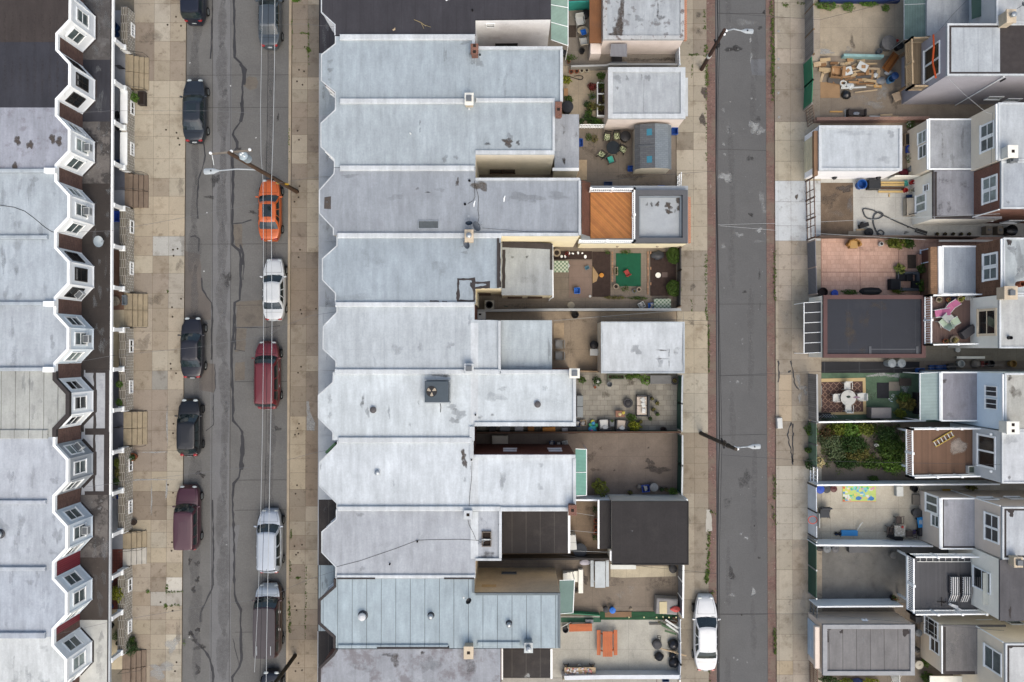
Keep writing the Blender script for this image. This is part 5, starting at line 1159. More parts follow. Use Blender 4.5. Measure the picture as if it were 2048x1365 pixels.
# garages
def garage(label,x0,y0,x1,y1,z,wm,rm_,rimm,rimw,rimh,doorm,door=None,marks=None,extra=None,side=-1,gp='flat roofed garages'):
 c=W((x0+x1)/2,(y0+y1)/2,z);T=TH('garage',label,'garage',(c.x,c.y,0),0,gp)
 block(T,RECT(x0,y0,x1,y1),z,wm,rm_,rim=1 if rimw else 0,rimw=rimw or .1,rimm=rimm,rimh=rimh,marks=marks,extra=extra)
 a,b=W(x0 if side<0 else x1,y0,z),W(x0 if side<0 else x1,y1,z);X=a.x;ya,yb=max(a.y,b.y),min(a.y,b.y)
 q=MB();h=2.3;t=.04*side;m_=.45
 q.box(X,yb+m_,.12,X+t,ya-m_,h);ob=q.put('garage_door',doorm,T,w=True)
 q=MB();n=4
 for i in range(1,n):q.box(X+t,yb+m_,.12+(h-.12)*i/n-.012,X+t*1.5,ya-m_,.12+(h-.12)*i/n+.012)
 for i in range(1,4):q.box(X+t,yb+m_+(ya-yb-2*m_)*i/4-.012,.14,X+t*1.4,yb+m_+(ya-yb-2*m_)*i/4+.012,h-.02)
 q.put('door_battens',doorm,ob,w=True);return T
gdoor=M('cream_garage_door',CW(206,196,170),.6,.08,2);gblue=M('pale_blue_garage_door',CW(170,184,200),.5,.06,1);gwhite=M('white_garage_door',CW(226,226,224),.6,.08,2)
G2=garage('white roofed garage with brown fascia and cream panelled door, right side',1637,252,1803,342,2.9,M('white_garage_wall',CW(248,248,254),.7,.04),RF('garage_white',C(216,221,228),amt=.15),WC,.2,.1,gdoor,marks=[(1782,268,8,8,3,.9),(1770,320,14,10,3,.6),(1705,266,50,6,3,.5),(1720,339,80,1.6,5,1)])
pbar(G2,'brown_fascia',M('brown_fascia',CW(124,96,74),.7),1628,262,1636,351,2.45,.35)
sw=Wall((1637,342),(1803,342),2.9)
for x in(1669,1757):
 q=MB();q.M=TR(sw.at(x,355)+VC((0,0,0)));q.lathe([(.13,-.12),(.17,-.1),(.17,.08),(.08,.14),(.06,.16)],n=14);q.put('wall_lamp',BP,G2,w=True,sm=1)
G5=garage('black roofed garage with maroon edging beside the deck chairs',1646,591,1850,716,2.9,creamsid,M('black_membrane_roof',C(43,47,57),.5,.1,.6,.06,.08,seam=(2.4,60,C(70,74,82),.02,.5),st=(C(80,78,78),.3,.54,.5,.25)),M('maroon_edging',C(104,74,72),.6),.28,.1,gwhite,marks=[(1700,660,14,36,4,.55),(1760,612,26,8,4,.4),(1730,640,12,24,4,.4),(1725,700,8,10,4,.4)])
for x in(1738,1832):pbar(G5,'roof_batten',M('grey_batten',C(92,94,100),.6),x,693,x+5,710,2.88,.06)
pbar(G5,'roof_batten',M('grey_batten'),1743,698,1832,700,2.88,.04)
G10=garage('grey panelled garage with pale blue door at the bottom right',1645,1249,1828,1350,2.9,blush,RF('garage_grey_panel',C(138,135,136),seam=C(84,80,80),amt=.8,w=.98,sw=.025),M('pale_rim',C(176,176,180),.7,.12,2),.3,.12,gblue,marks=[(1655,1256,6,5,6,.9),(1683,1264,3,4,6,.9),(1765,1256,4,3,6,.9),(1811,1262,8,9,6,.6),(1823,1308,3,14,6,.9),(1735,1344,9,2.5,6,.9),(1728,1278,5,8,7,.4)],
 extra=lambda q:(q.band(PX([(1660,1256),(1820,1256)],2.9),.05,2.9,2.914,6,flat=True),q.band(PX([(1655,1262),(1656,1285)],2.9),.05,2.9,2.916,6,flat=True)))
pbar(G10,'door_hood',blush,1630,1254,1640,1338,2.5,.3,.05)
sw=Wall((1645,1249),(1828,1249),2.9);q=MB();q.M=TR(sw.at(1729,1243)+sw.n*.1);q.lathe([(.02,-.1),(.1,-.08),(.08,.08),(.02,.1)],-.12,0,0,8);q.lathe([(.02,-.1),(.1,-.08),(.08,.08),(.02,.1)],.12,0,0,8);q.box(-.2,-.05,.08,.2,.03,.14);q.put('floodlight',white,G10,w=True,sm=1)
# middle terrace garages on the back street
GA=garage('garage with a peeling white roof and brown gravel stain, top of the back street',1206,-70,1368,80,2.9,pinkw,RF('peeling_white_roof',C(200,204,210),st=(C(128,124,126),1.1,.57,.8,.06),st2=(C(158,158,162),.6,.5,.5,.2)),RF('peeling_rim',C(214,214,216),st=(C(110,90,84),2.2,.55,.8,.06)),.28,.1,gwhite,side=1,marks=[(1243,20,7,26,2,.9),(1240,48,7,18,2,1),(1237,64,13,14,2,1),(1228,70,12,6,2,.9),(1316,20,3,14,5,.6),(1322,36,9,8,5,.55),(1277,38,8,8,3,.9),(1312,45,6,10,3,.8),(1258,30,5,3,5,.5)])
pbar(GA,'rusty_side_roof',M('rusty_brown_roof',C(142,96,64),.8,.15,1,.1,.15,st=(C(124,92,74),.8,.5,.6,.2)),1179,-60,1203,86,2.2,.14)
pbar(GA,'side_wall_end',pinkw,1181,87,1202,108,.1,1.4);pbar(GA,'cornice_strip',M('orange_brick'),1368.5,-60,1374,80,2.4,.3)
GB=garage('pale coated garage with a raised white rim above a pink wall',1216,136,1370,238,2.9,pinkw,RF('garage_pale',C(202,206,212),amt=.1),WC,.34,.12,gwhite,side=1,marks=[(1236,158,8,10,3,.8),(1254,157,3,8,5,.5),(1283,157,2,9,5,.5),(1296,156,6,8,3,.9),(1234,176,4,4,5,.5),(1258,190,8,8,3,.5)],extra=lambda q:q.band(PX([(1288,160),(1287,225)],2.9),.02,2.9,2.912,3,flat=True))
pbar(GB,'door_hood',WC,1369,156,1376,232,2.4,.2)
GC=garage('white roofed garage with grey rectangular smudges, middle of the back street',1202,644,1369,747,2.9,OW,RF('garage_bright',C(228,232,238),amt=.22),Mc[5],.1,.06,gwhite,side=1,marks=[(1272,700,10,12,3,1),(1352,702,8,8,4,.4),(1325,701,14,1.6,5,.7),(1323,718,14,1.6,5,.7),(1338,707,1.6,9,5,.6),(1338,726,1.6,12,5,.5),(1320,725,5,14,3,.9),(1366,690,3,50,3,1),(1204,690,2,50,3,.9)])
GD=garage('black felt roofed garage beside the white picnic table yard',1224,1003,1377,1130,2.9,OW,M('black_garage_felt',C(58,55,56),.85,.15,.7,.1,.2,seam=(1.3,60,C(66,63,63),.02,.5),st=(C(76,73,72),1.2,.56,.5,.2)),M('black_edging',C(50,48,48),.7),.06,.05,gwhite,side=1,marks=[(1264,1062,2,2,7,.6),(1348,1092,4,3,7,.3),(1245,1100,6,6,3,.25),(1232,1114,4,6,3,.3)])
pbar(GD,'lean_to_roof',M('black_garage_felt'),1199,1002,1223.5,1098,2.2,.16);pbar(GD,'lean_to_edge',white,1195.5,1000,1199,1098,2.1,.24);pbar(GD,'lean_to_wall',OW,1201,1003,1222,1095,.1,2.0);pbar(GD,'white_end_cap',white,1220,1102,1226,1122,2.5,.3)
pbar(GD,'north_wall_cap',WC,1152,990,1376,1001,1.6,.3) if False else None
# ------------------------------------------------------------------ yards: floors
YN=[0]
def yard(pts,m,z=None,marks=None,mm=None,name='yard',extra=None):
 YN[0]+=1;z=z or .05+.0007*YN[0];q=MB();q.prism(PX(pts,z),-.02,z,0)
 for i,(x,y,rx,ry,mi,a) in enumerate(marks or()):PB(q,x,y,rx,ry,z+.005+i*.0008,mi,a,jag=.4,seed=int(x*3+y))
 if extra:extra(q,z)
 return ST(q,name,[m,stain_d,stain_g,stain_b,stain_w,stain_k,tar_m])
def ycon(n,c,jw=1.25,jh=1.25,amt=.55,st=None):return M('yard_'+n,c,.9,.14,.7,.08,.15,seam=(jw,jh,tuple(x*.55 for x in c),.014,amt),st=st or(tuple(x*.72 for x in c),.9,.52,.6,.25),st2=(tuple(min(1,x*1.25) for x in c),1.6,.6,.5,.2))
grey_y=ycon('grey',C(153,143,133));tan_y=ycon('tan',C(181,162,141),2.2,2.2);brown_y=ycon('brown',C(135,121,111),2.0,2.0,.5);new_y=ycon('new',C(194,189,179),2.9,2.8,.5);pale_y=ycon('pale',C(203,193,178),1.7,1.7,.6)
earth_y=M('yard_earth',C(124,106,90),.95,.25,.9,.15,.3,st=(C(92,78,68),.7,.52,.7,.2),st2=(C(160,144,124),1.5,.6,.5,.15))
pink_y=M('pink_stamped_concrete',C(226,186,168),.85,.12,.6,.06,.1,pat=('brick',C(212,172,154),C(182,142,126),.32,.32,.008,.3),seam=(2.9,2.9,C(120,84,72),.02,.8))
paver_y=M('grey_flagstones',C(166,160,150),.85,.18,1,.08,.12,pat=('brick',C(150,144,135),C(132,126,117),.55,.38,.016,.4))
dark_y=M('smoked_concrete',C(122,119,116),.8,.2,.9,.1,.15,st=(C(142,138,132),.7,.52,.6,.3),st2=(C(84,80,78),1.1,.55,.6,.2))
mulch=M('dark_mulch',C(66,52,48),.95,.25,5,.25,.5);turf=M('green_mat',C(20,92,66),.85,.12,2,.06,.1)
gpaint=M('green_painted_concrete',C(92,116,94),.8,.2,1.2,.1,.1,st=(C(150,160,148),1.6,.62,.6,.1),st2=(C(54,80,62),.8,.52,.6,.2))
yard([(945,-60),(1362,-60),(1362,131),(945,131)],grey_y,marks=[(1350,118,30,6,3,.6),(1290,120,60,5,1,.5)])
yard([(945,131.5),(1362,131.5),(1362,257),(945,257)],ycon('tan2',C(184,169,149),1.0,1.6))
yard([(945,257.5),(1362,257.5),(1362,380),(945,380)],ycon('brown2',C(143,130,118),1.6,1.9),marks=[(1270,352,30,10,1,.6),(1180,300,20,16,3,.5),(1300,370,40,5,5,.3)])
yard([(945,480),(1362,480),(1362,623),(945,623)],ycon('path',C(141,128,116),1.1,.9),marks=[(1040,612,40,5,5,.4)])
yard([(945,623.5),(1362,623.5),(1362,745),(945,745)],tan_y,marks=[(1140,700,14,30,3,.4),(1150,640,40,5,3,.4)])
yard([(945,745.5),(1362,745.5),(1362,868),(945,868)],paver_y,marks=[(1210,790,8,10,3,.6),(1262,765,12,6,3,.7)])
yard([(945,868.5),(1362,868.5),(1362,995),(945,995)],brown_y,marks=[(1299,924,9,7,1,1),(1316,940,20,9,1,1),(1302,934,12,5,1,.9),(1200,898,6,5,3,.5),(1262,925,16,8,4,.3),(1297,896,2,2,5,1),(1229,941,2,2,5,.8),(1190,940,10,4,1,.6),(1180,915,12,14,1,.5)])
yard([(945,995.5),(1362,995.5),(1362,1118),(945,1118)],ycon('rust',C(143,124,107),1.2,1.2),marks=[(1180,1025,12,14,3,.5)])
yard([(945,1118.5),(1362,1118.5),(1362,1232),(945,1232)],ycon('brown3',C(139,126,114),2,1.6),marks=[(1166,1157,9,14,1,1),(1240,1190,10,8,4,.4),(1262,1180,8,10,4,.35),(1222,1205,10,12,3,.5),(1210,1220,10,8,4,.4),(1320,1165,30,20,1,.4),(1225,1165,30,8,1,.4)])
yard([(1221,1133),(1352,1133),(1352,1153),(1245,1156),(1221,1154)],ycon('lightslab',C(197,184,162),.95,3),z=.075,name='path')
yard([(945,1232.5),(1362,1232.5),(1362,1356),(945,1356)],new_y,marks=[(1265,1308,3,14,2,.4)])
yard([(945,1356.5),(1362,1356.5),(1362,1460),(945,1460)],ycon('pale2',C(182,176,168)))
yard([(1614,-60),(1900,-60),(1900,112),(1614,112)],ycon('tan3',C(184,169,149),2.4,2.2),marks=[(1704,84,6,14,1,.6),(1698,100,10,6,4,.6),(1650,104,22,5,4,1),(1650,85,20,20,4,.25)])
yard([(1614,112.5),(2060,112.5),(2060,240),(1614,240)],ycon('brown4',C(151,137,123),2.4,2.2),marks=[(1765,185,12,20,4,.6),(1750,210,22,8,4,.6),(1720,195,20,10,4,.4),(1790,205,16,14,1,.4),(1730,218,16,6,4,.4)])
yard([(1614,240.5),(2060,240.5),(2060,352),(1614,352)],ycon('tan4',C(159,141,123),1.5,1.5))
yard([(1614,352.5),(2060,352.5),(2060,474),(1614,474)],ycon('newgrey',C(208,204,198),1.6,1.9,.45),marks=[(1812,465,5,4,5,.7),(1816,455,2,2,5,1)])
yard([(1614,366),(1706,366),(1707,474),(1614,474)],earth_y,z=.08,marks=[(1690,378,14,10,1,1),(1660,400,20,16,1,.5),(1668,430,18,14,2,.4),(1640,450,20,12,3,.4),(1700,410,5,20,2,.8)],name='dirt')
yard([(1614,474.5),(2060,474.5),(2060,592),(1614,592)],pink_y,marks=[(1740,500,30,10,3,.3)])
yard([(1614,592.5),(2060,592.5),(2060,722),(1614,722)],ycon('taupe',C(144,136,124),1.4,1.4))  # grey-brown concrete, its own tone with joints and random stains
yard([(1614,722.5),(2060,722.5),(2060,744),(1614,744)],ycon('taupe2',C(129,119,111),1.4,1.4));yard([(1633,724),(1839,724),(1839,746),(1633,746)],M('dark_strip_felt',C(36,38,44),.8,.15,2,.1,.1,seam=(2.6,9,C(70,72,78),.03,.8)),z=.09,name='path')  # passage floor in a darker grey-brown concrete
yard([(1614,746.5),(2060,746.5),(2060,844),(1614,844)],gpaint,marks=[(1760,750,22,5,4,1),(1790,752,16,4,4,1),(1810,778,10,8,4,.9),(1740,790,10,16,1,.4)])
yard([(1614,844.5),(2060,844.5),(2060,965),(1614,965)],ycon('taupe3',C(126,115,105),1.1,1.1),marks=[(1700,900,60,30,1,.8)])  # garden floor in dark grey-brown concrete
yard([(1614,965.5),(2060,965.5),(2060,1086),(1614,1086)],pale_y,marks=[(1660,1010,20,30,2,.3),(1740,1060,30,10,2,.35)])
yard([(1614,1086.5),(2060,1086.5),(2060,1206),(1614,1206)],dark_y,marks=[(1700,1120,40,14,2,.35),(1680,1160,40,10,2,.35)])
yard([(1614,1206.5),(2060,1206.5),(2060,1460),(1614,1460)],ycon('taupe4',C(137,125,114),1.4,1.4))  # bottom yard in plain grey-brown concrete
# garden beds of the planted yard
bed=MB()
for pts in([(1107,503),(1184,503),(1184,519),(1107,519)],[(1185,504),(1221,504),(1221,594),(1185,594)],[(1301,504),(1352,504),(1352,592),(1301,592)]):
 bed.prism(PX(pts,.12),0,.12)
ST(bed,'garden_soil',mulch)
m_=MB();m_.prism(PX([(1232,507),(1282,507),(1282,573),(1232,573)],.10),0,.10);tag(m_.put('green_mat',turf),'rectangular dark green mat with a red seat on it in the planted yard','mat')
m_=MB();m_.prism(PX([(1138,521),(1184,521),(1184,596),(1138,596)],.1),0,.1);ST(m_,'patio',M('mauve_patio',C(140,120,110),.9,.1,1,.06,.1,seam=(.9,.9,C(112,96,88),.01,.5)))
# brick edging
q=MB()
for i in range(14):
 a=W(1296,506+i*6.2,.14);q.rbox(a.x+RU(-.01,.01),a.y,.05,.10,.20,.10,RU(-.06,.06),0,0,(RU(.8,1.2),)*3)
 if i%5==0:q.rbox(a.x+.2,a.y,.05,.1,.2,.1)
for i in range(9):a=W(1225,506+i*7,.14);q.rbox(a.x,a.y,.05,.12,.2,.06,.1*i%.3,0,0,(RU(.8,1.2),)*3)
ST(q,'brick_edging',M('edging_brick',C(176,138,112),.9,.15,3,.1,.1,tint=True))
# ------------------------------------------------------------------ fences and walls
def FE(name,pts,h,m,label,cat='fence',th=.05,post=None,posts=2.0,rail=None,capm=None,z0=.05,gp=None,bars=None):
 P=[W(x,y,h) for x,y in pts];c=sum(P,VC())/len(P);T=TH(name,label,cat,(c.x,c.y,z0),0,gp)
 q=MB();k=0
 if bars:
  for a,b in zip(P,P[1:]):
   u=(b-a);L=u.length;u.normalize();n=VC((-u.y,u.x,0));o=VC((a.x,a.y,0));cnt=int(L/bars)
   for i in range(cnt+1):q.obox(o,u,n,UP,L*i/cnt-th/2,L*i/cnt+th/2,-th/2,th/2,z0,h-.02)
   for zz in(z0+.15,h*.5,h-.06):q.obox(o,u,n,UP,0,L,-.03,.03,zz,zz+.06)
  q.put('bars',m,T,w=True)
 else:
  q.band([(p.x,p.y) for p in P],th/2,z0,h-.03);q.put('panel',m,T,w=True)
 if capm:q=MB();q.band([(p.x,p.y) for p in P],th/2+.03,h-.03,h+.02);q.put('cap',capm,T,w=True)
 if post:
  for a,b in zip(P,P[1:]):
   L=(b-a).length;n=max(1,round(L/posts))
   for i in range(n+1):
    p=a+(b-a)*(i/n);q=MB();q.box(p.x-.05,p.y-.05,z0,p.x+.05,p.y+.05,h+.05);q.put('post',post,T,w=True)
 return T
greywall=M('grey_block_wall',CW(142,138,132),.9,.15,1,.1,.1,st=(CW(110,106,100),.9,.54,.6,.2));darkfence=M('charcoal_fence',CW(78,76,76),.8,.12,2,.06,.05,pat=('wave',CW(58,56,58),'X',3,.2));corr=M('grey_corrugated_fence',CW(120,120,126),.6,.08,1,.04,0,pat=('wave',CW(88,88,94),'X',3.4,.25))
whitef=M('white_fence_panel',CW(226,230,236),.5,.05,1,.03,.02);gpan=M('green_fence_panel',CW(44,112,84),.6,.12,2,.06,.04);dgpan=M('dark_green_fence_panel',CW(36,70,60),.6,.12,2,.06,.04);board=M('grey_board_fence',CW(140,134,130),.8,.15,1,.08,.05,pat=('brick',CW(122,116,112),CW(90,86,82),.15,4,.01))
brownrail=M('brown_metal',CW(92,72,62),.6,.1,3);redwall=M('red_brick_garden_wall',CW(150,112,98),.9,.15,1,.1,.15,pat=('brick',CW(128,92,80),CW(150,130,118),.22,.075,.012));seagreen=M('sea_green_panel',CW(120,190,170),.4,.08,1.5,.04,0)
FE('yard_wall',[(1142,133),(1213,131),(1218,129),(1362,129)],1.0,greywall,'low grey wall with a pale top rail above the flower pot yard','wall',.07,capm=M('pale_cap',C(190,190,190),.7))
FE('picket_fence',[(1160,250),(1215,250)],.95,white,'short white picket fence under the planted balcony of the pot yard','fence',.05,bars=.2)
FE('yard_wall',[(950,622),(1100,620),(1362,619.5)],1.2,greywall,'long grey wall with a pale top between the planted yard and the tan yard','wall',.12,capm=M('pale_cap',C(176,172,168),.7))
FE('board_fence',[(1160,741.5),(1203,744)],1.2,wood,'short timber fence end beside the bright white roof chimney','fence',.06)
FE('board_fence',[(948,866),(1362,865)],1.2,dgpan,'dark green fence behind the two wicker armchairs','fence',.08,capm=DW)
FE('yard_wall',[(1152,1001),(1376,1001)],1.7,whitef,'white wall running along the black garage beside the round green bush','wall',.12)
FE('board_fence',[(1003,1119.5),(1100,1119),(1222,1119)],1.3,M('dark_ribbed_fence',CW(66,62,60),.8,.1,2,.06,.05,pat=('wave',CW(40,38,38),'X',4,.25)),'dark ribbed fence above the white picnic table','fence',.12)
FE('board_fence',[(1118,1228),(1160,1229),(1200,1232)],.7,gpan,'low green fence end beside the green awning','fence',.06)
FE('yard_wall',[(1125,1357),(1215,1355),(1362,1355)],1.0,M('pale_wall',CW(196,198,204),.8),'pale grey low wall at the bottom behind the cluttered work bench','wall',.3)
FE('teal_wall',[(1135,4),(1182,2)],1.5,M('teal_paint',CW(52,140,130),.7,.15,2),'short teal painted wall at the top above the white plastic chair','wall',.1)
# rear fences of the middle yards
FE('garden_gate',[(1363,345),(1362,372)],1.5,white,'white metal gate beside the grey shed','gate',.04,bars=.3)
FE('garden_gate',[(1359,92),(1360,130)],1.5,whitef,'white gate at the corner of the pink garage wall','gate',.05)
FE('board_fence',[(1362,495),(1362,540),(1361,612)],1.3,darkfence,'charcoal rear fence behind the two round clipped shrubs','fence',.06,post=DW)
FE('rear_fence',[(1365,752),(1364,808),(1364,862)],1.7,dgpan,'dark green rear fence with white rails behind the flagstone patio','fence',.06,post=SL,capm=SL)
FE('rear_fence',[(1365,872),(1365,932),(1364,990)],1.7,dgpan,'dark green rear fence behind the stained brown concrete yard','fence',.06,post=SL,capm=SL)
FE('rear_fence',[(1367,1132),(1366,1235)],1.8,corr,'grey rear fence with white frames near the covered grill','fence',.06,post=white,posts=1.2,capm=white)
FE('rear_fence',[(1361,1240),(1362,1330),(1360,1362)],1.0,M('pale_wall'),'low pale rear fence behind the black rubbish bags','fence',.05,post=SL)
# right terrace rear fences
FE('board_fence',[(1627,-40),(1628,108)],1.8,board,'tall grey board fence at the top of the right pavement','fence',.06,post=wood)
FE('tarp_fence',[(1624,112),(1626,160),(1624,207)],1.8,gpan,'fence hung with green tarp beside the wood pile','fence',.05,post=board)
FE('board_fence',[(1626,210),(1630,243)],1.6,M('brown_gate',CW(112,96,84),.8,.15,1,.08,.05),'weathered brown gate below the green tarp','gate',.04,bars=.2)
FE('metal_fence',[(1628,354),(1631,474)],1.8,brownrail,'brown metal grid fence in front of the dirt yard','fence',.05,bars=.8,post=brownrail,posts=1.7)
FE('metal_fence',[(1631,480),(1634,588)],1.7,corr,'grey corrugated fence in front of the pink paved yard','fence',.05,post=M('pale_post',C(190,170,160),.6),posts=2.0)
FE('board_fence',[(1634,749),(1635,843)],1.8,board,'grey board fence in front of the green painted patio','fence',.06,capm=M('pale_cap'))
FE('mesh_fence',[(1633,847),(1634,935)],1.7,M('greenish_screen',CW(96,118,100),.5,.2,3),'greenish screen fence holding the overgrown garden','fence',.03,post=greym)
FE('garden_gate',[(1635,938),(1635,968)],1.6,white,'white metal gate beside the overgrown garden','gate',.035,bars=.26)
FE('panel_fence',[(1633,974),(1634,1078)],1.8,M('grey_white_panel',CW(196,200,208),.5),'grey white panel fence in front of the play mat yard','fence',.05,post=BM,posts=2.4)
FE('panel_fence',[(1633,1085),(1633,1198)],1.7,dgpan,'dark green panel fence in front of the smoked concrete yard','fence',.05,post=SL,posts=1.9)
FE('garden_gate',[(1635,1214),(1634,1240)],1.5,greym,'small grey gate between the green panel fence and the grey garage','gate',.03,bars=.2)
FE('slat_fence',[(1635,1322),(1636,1420)],1.7,brownrail,'dark slatted fence at the bottom right corner of the pavement','fence',.05,bars=.16)
# right side-yard fences
FE('low_wall',[(1688,110),(1768,112)],.6,M('teal_grey_paint',CW(128,158,158),.8,.2,2),'low pale teal wall above the wood pile','wall',.2)
FE('low_wall',[(1634,238),(1860,236)],.9,redwall,'low red brick wall behind the white roofed garage','wall',.24)
FE('yard_fence',[(1640,472),(1840,472),(1960,474)],1.3,M('dark_brown_fence',CW(84,72,66),.8,.15,1,.08,.05),'dark brown fence between the hose yard and the pink yard','fence',.07)
FE('yard_fence',[(1845,741),(2060,741)],1.0,greym,'grey metal fence along the narrow passage of blue bins','fence',.04)
FE('yard_fence',[(1638,845),(1850,842)],1.5,M('grey_panel',CW(126,122,116),.7),'fence with a white pipe rail below the patterned rug','fence',.05,capm=white,post=white,posts=2.6)  # plain mid-grey fence panel
FE('panel_fence',[(1634,971),(1790,970),(2000,969)],1.8,whitef,'long white panel fence between the overgrown garden and the play mat','fence',.05,capm=white)
FE('panel_fence',[(1632,1091),(1760,1092),(1866,1093)],1.9,whitef,'white panel fence with black bars behind the striped scooter yard','fence',.05,capm=white)
FE('panel_fence',[(1635,1214),(1806,1213)],1.8,whitef,'white panel fence below the smoked concrete yard','fence',.05,capm=white)
q=MB()
for x in(1655,1703,1750,1808):
 a,b=W(x-3,1081,.1),W(x+14,1094,1.95);q.tube([a,b],.03,5)
tag(q.put('fence_braces',BM),'slanting black bars leaning on the white panel fence of the scooter yard','bars')
# awnings and canopies
def AW(name,pts_hi,pts_lo,zh,zl,m,label,frame=None,n=0,cat='awning'):
 """sloping sheet from the wall edge (pts_hi) to its outer edge (pts_lo)"""
 A=[W(x,y,zh) for x,y in pts_hi];B=[W(x,y,zl) for x,y in pts_lo];c=sum(A+B,VC())/4
 T=TH(name,label,cat,(c.x,c.y,0),0);d=VC((0,0,-.03))
 q=MB();q.face([A[0],A[1],B[1],B[0]]);q.face([A[0]+d,B[0]+d,B[1]+d,A[1]+d]);
 for a,b in((A[0],A[1]),(A[1],B[1]),(B[1],B[0]),(B[0],A[0])):q.face([a,a+d,b+d,b])
 q.put('sheet',m,T,w=True)
 if frame:
  q=MB()
  for i in range(n+1):f=i/max(1,n);q.tube([A[0]+(A[1]-A[0])*f+VC((0,0,.02)),B[0]+(B[1]-B[0])*f+VC((0,0,.02))],.025,5)
  q.tube([B[0],B[1]],.035,6);
  for b in B:q.tube([b,VC((b.x,b.y,.1))],.03,6)
  q.put('frame',frame,T,w=True)
 return T
agreen=M('translucent_green_sheet',C(166,190,178),.3,.12,1.5,.05,.02,pat=('wave',C(150,176,163),'Y',3.2,.3));ateal=M('teal_corrugated_sheet',C(132,184,170),.35,.12,1.2,.05,.02,pat=('wave',C(114,166,152),'Y',3.2,.3));adull=M('dull_green_sheet',C(108,130,126),.45,.2,1.2,.08,.02,pat=('wave',C(92,112,108),'X',3.2,.3))
AW('canopy',[(1102,-60),(1102,80)],[(1136,-60),(1136,92)],3.6,2.9,agreen,'pale green translucent canopy at the top of the middle yards',white,4,'canopy')
AW('canopy',[(1151,898),(1151,992)],[(1173,899),(1173,991)],3.0,2.7,ateal,'teal corrugated canopy over the door of the stained concrete yard',white,2,'canopy')
AW('canopy',[(1119,1161),(1119,1228)],[(1149,1160),(1146,1226)],3.1,2.5,ateal if False else M('grey_teal_sheet',C(124,148,142),.4,.1,1.2,.05,.02),'grey teal canopy beside the white steps',white,1,'canopy')
AW('canopy',[(1222,88),(1254,88)],[(1220,113),(1254,114)],2.5,2.2,corr,'small grey corrugated canopy on the pink garage wall',None,0,'canopy')
AW('canopy',[(1854,-60),(1854,76)],[(1808,-60),(1808,80)],3.0,2.5,adull,'dull green corrugated canopy at the top right',SL,2,'canopy')
AW('canopy',[(1984,-40),(1984,26)],[(1942,-40),(1944,39)],5.0,4.4,M('bottle_green_sheet',C(72,98,88),.4,.15,1.5),'bottle green window awning high on the top right house',None,0,'canopy')
AW('canopy',[(1881,745),(1881,840)],[(1840,747),(1840,841)],3.0,2.6,M('pale_green_sheet',C(178,196,196),.35,.1,1.5,.05,.02,pat=('wave',C(160,178,176),'Y',3,.3)),'pale green canopy beside the shaggy yellow green bushes',white,0,'canopy')
T=AW('canopy',[(1646,604),(1646,705)],[(1608,606),(1608,707)],2.5,2.1,M('black_awning',C(68,68,70),.6,.1,2,.05,.05),'black awning with white stripes over the pavement',white,5,'awning')
AW('canopy',[(1992,1146),(1992,1208)],[(1966,1146),(1966,1209)],5.4,4.9,M('ivory_awning',C(226,224,212),.5),'ivory awning over the door of the striped lounger deck',None,0,'awning')
# ------------------------------------------------------------------ loose things
def at(px,py,z=.1):p=W(px,py,z);return(p.x,p.y,z)
R_=math.radians
def pot(px,py,r,h,label,mat=None,leaf=None,lr=.3,lh=.35,n=60,size=.12,pal=None,z=.08,gp='potted plants',up=.5):
 T=TH('potted_plant' if leaf else 'plant_pot',label,'potted plant' if leaf else 'plant pot',at(px,py,z),0,gp)
 q=MB();q.lathe([(r*.72,0),(r*.98,h*.9),(r*1.08,h*.9),(r*1.08,h),(r*.9,h),(r*.86,h*.86)],n=14);q.put('pot',mat or TC,T,sm=1)
 q=MB();q.lathe([(r*.88,h*.84),(r*.4,h*.88),(.01,h*.89)],n=12);q.put('soil',soil,T)
 if leaf:
  q=MB();q.leaves(0,0,h+lh*.4,lr,lr,lh,n,size,0,pal=pal,shell=.25,up=up);q.put('foliage',leaf,T)
 return T
def bush(px,py,rx,ry,h,label,leaf,n=260,size=.13,cat='shrub',name='shrub',z=.08,gp=None,pal=None,shell=.6,lm=.25):
 T=TH(name,label,cat,at(px,py,z),0,gp)
 q=MB();q.leaves(0,0,h*.55,rx*1.1,ry*1.1,h*.55,int(n*1.6),size,0,pal=pal,shell=shell,lm=lm);q.put('foliage',leaf,T)
 q=MB()
 for i in range(5):a=i*1.256;q.tube([(0,0,0),(rx*.35*math.cos(a),ry*.35*math.sin(a),h*.5)],[.03,.012],5)
 q.put('stem',stemm,T);return T
def bin_box(px,py,label,m=None,lx=.5,ly=.38,h=.35,rot=0,full=None,gp='recycling bins',z=.08):
 T=TH('recycling_bin',label,'recycling bin',at(px,py,z+h*.7)[:2]+(z,),rot,gp);m=m or blueb;q=MB()
 o=[(-lx/2,-ly/2),(lx/2,-ly/2),(lx/2,ly/2),(-lx/2,ly/2)];A=[(x*.84,y*.84,0) for x,y in o];B=[(x,y,h) for x,y in o];Cc=[(x*.9,y*.88,h) for x,y in o];Dd=[(x*.78,y*.76,.04) for x,y in o]
 for k in range(4):
  j=(k+1)%4;q.face([A[k],A[j],B[j],B[k]]);q.face([B[k],B[j],Cc[j],Cc[k]]);q.face([Cc[k],Cc[j],Dd[j],Dd[k]])
 q.face(Dd);q.face(A[::-1]);q.put('tub',m,T)
 q=MB();q.ring([(x*1.05,y*1.06) for x,y in o],.03,h-.04,h+.01);q.put('rim',m,T)
 if full:
  q=MB();g=random.Random(px)
  for i in range(6):q.rbox(g.uniform(-.15,.15)*lx*2*.6,g.uniform(-.12,.12),h*.55,.18,.12,.12,g.uniform(0,3),0,.2,(g.uniform(.4,1),)*3)
  q.put('contents',M('scrap_paper',C(215,210,205),.7,.1,5,tint=True),T)
 return T
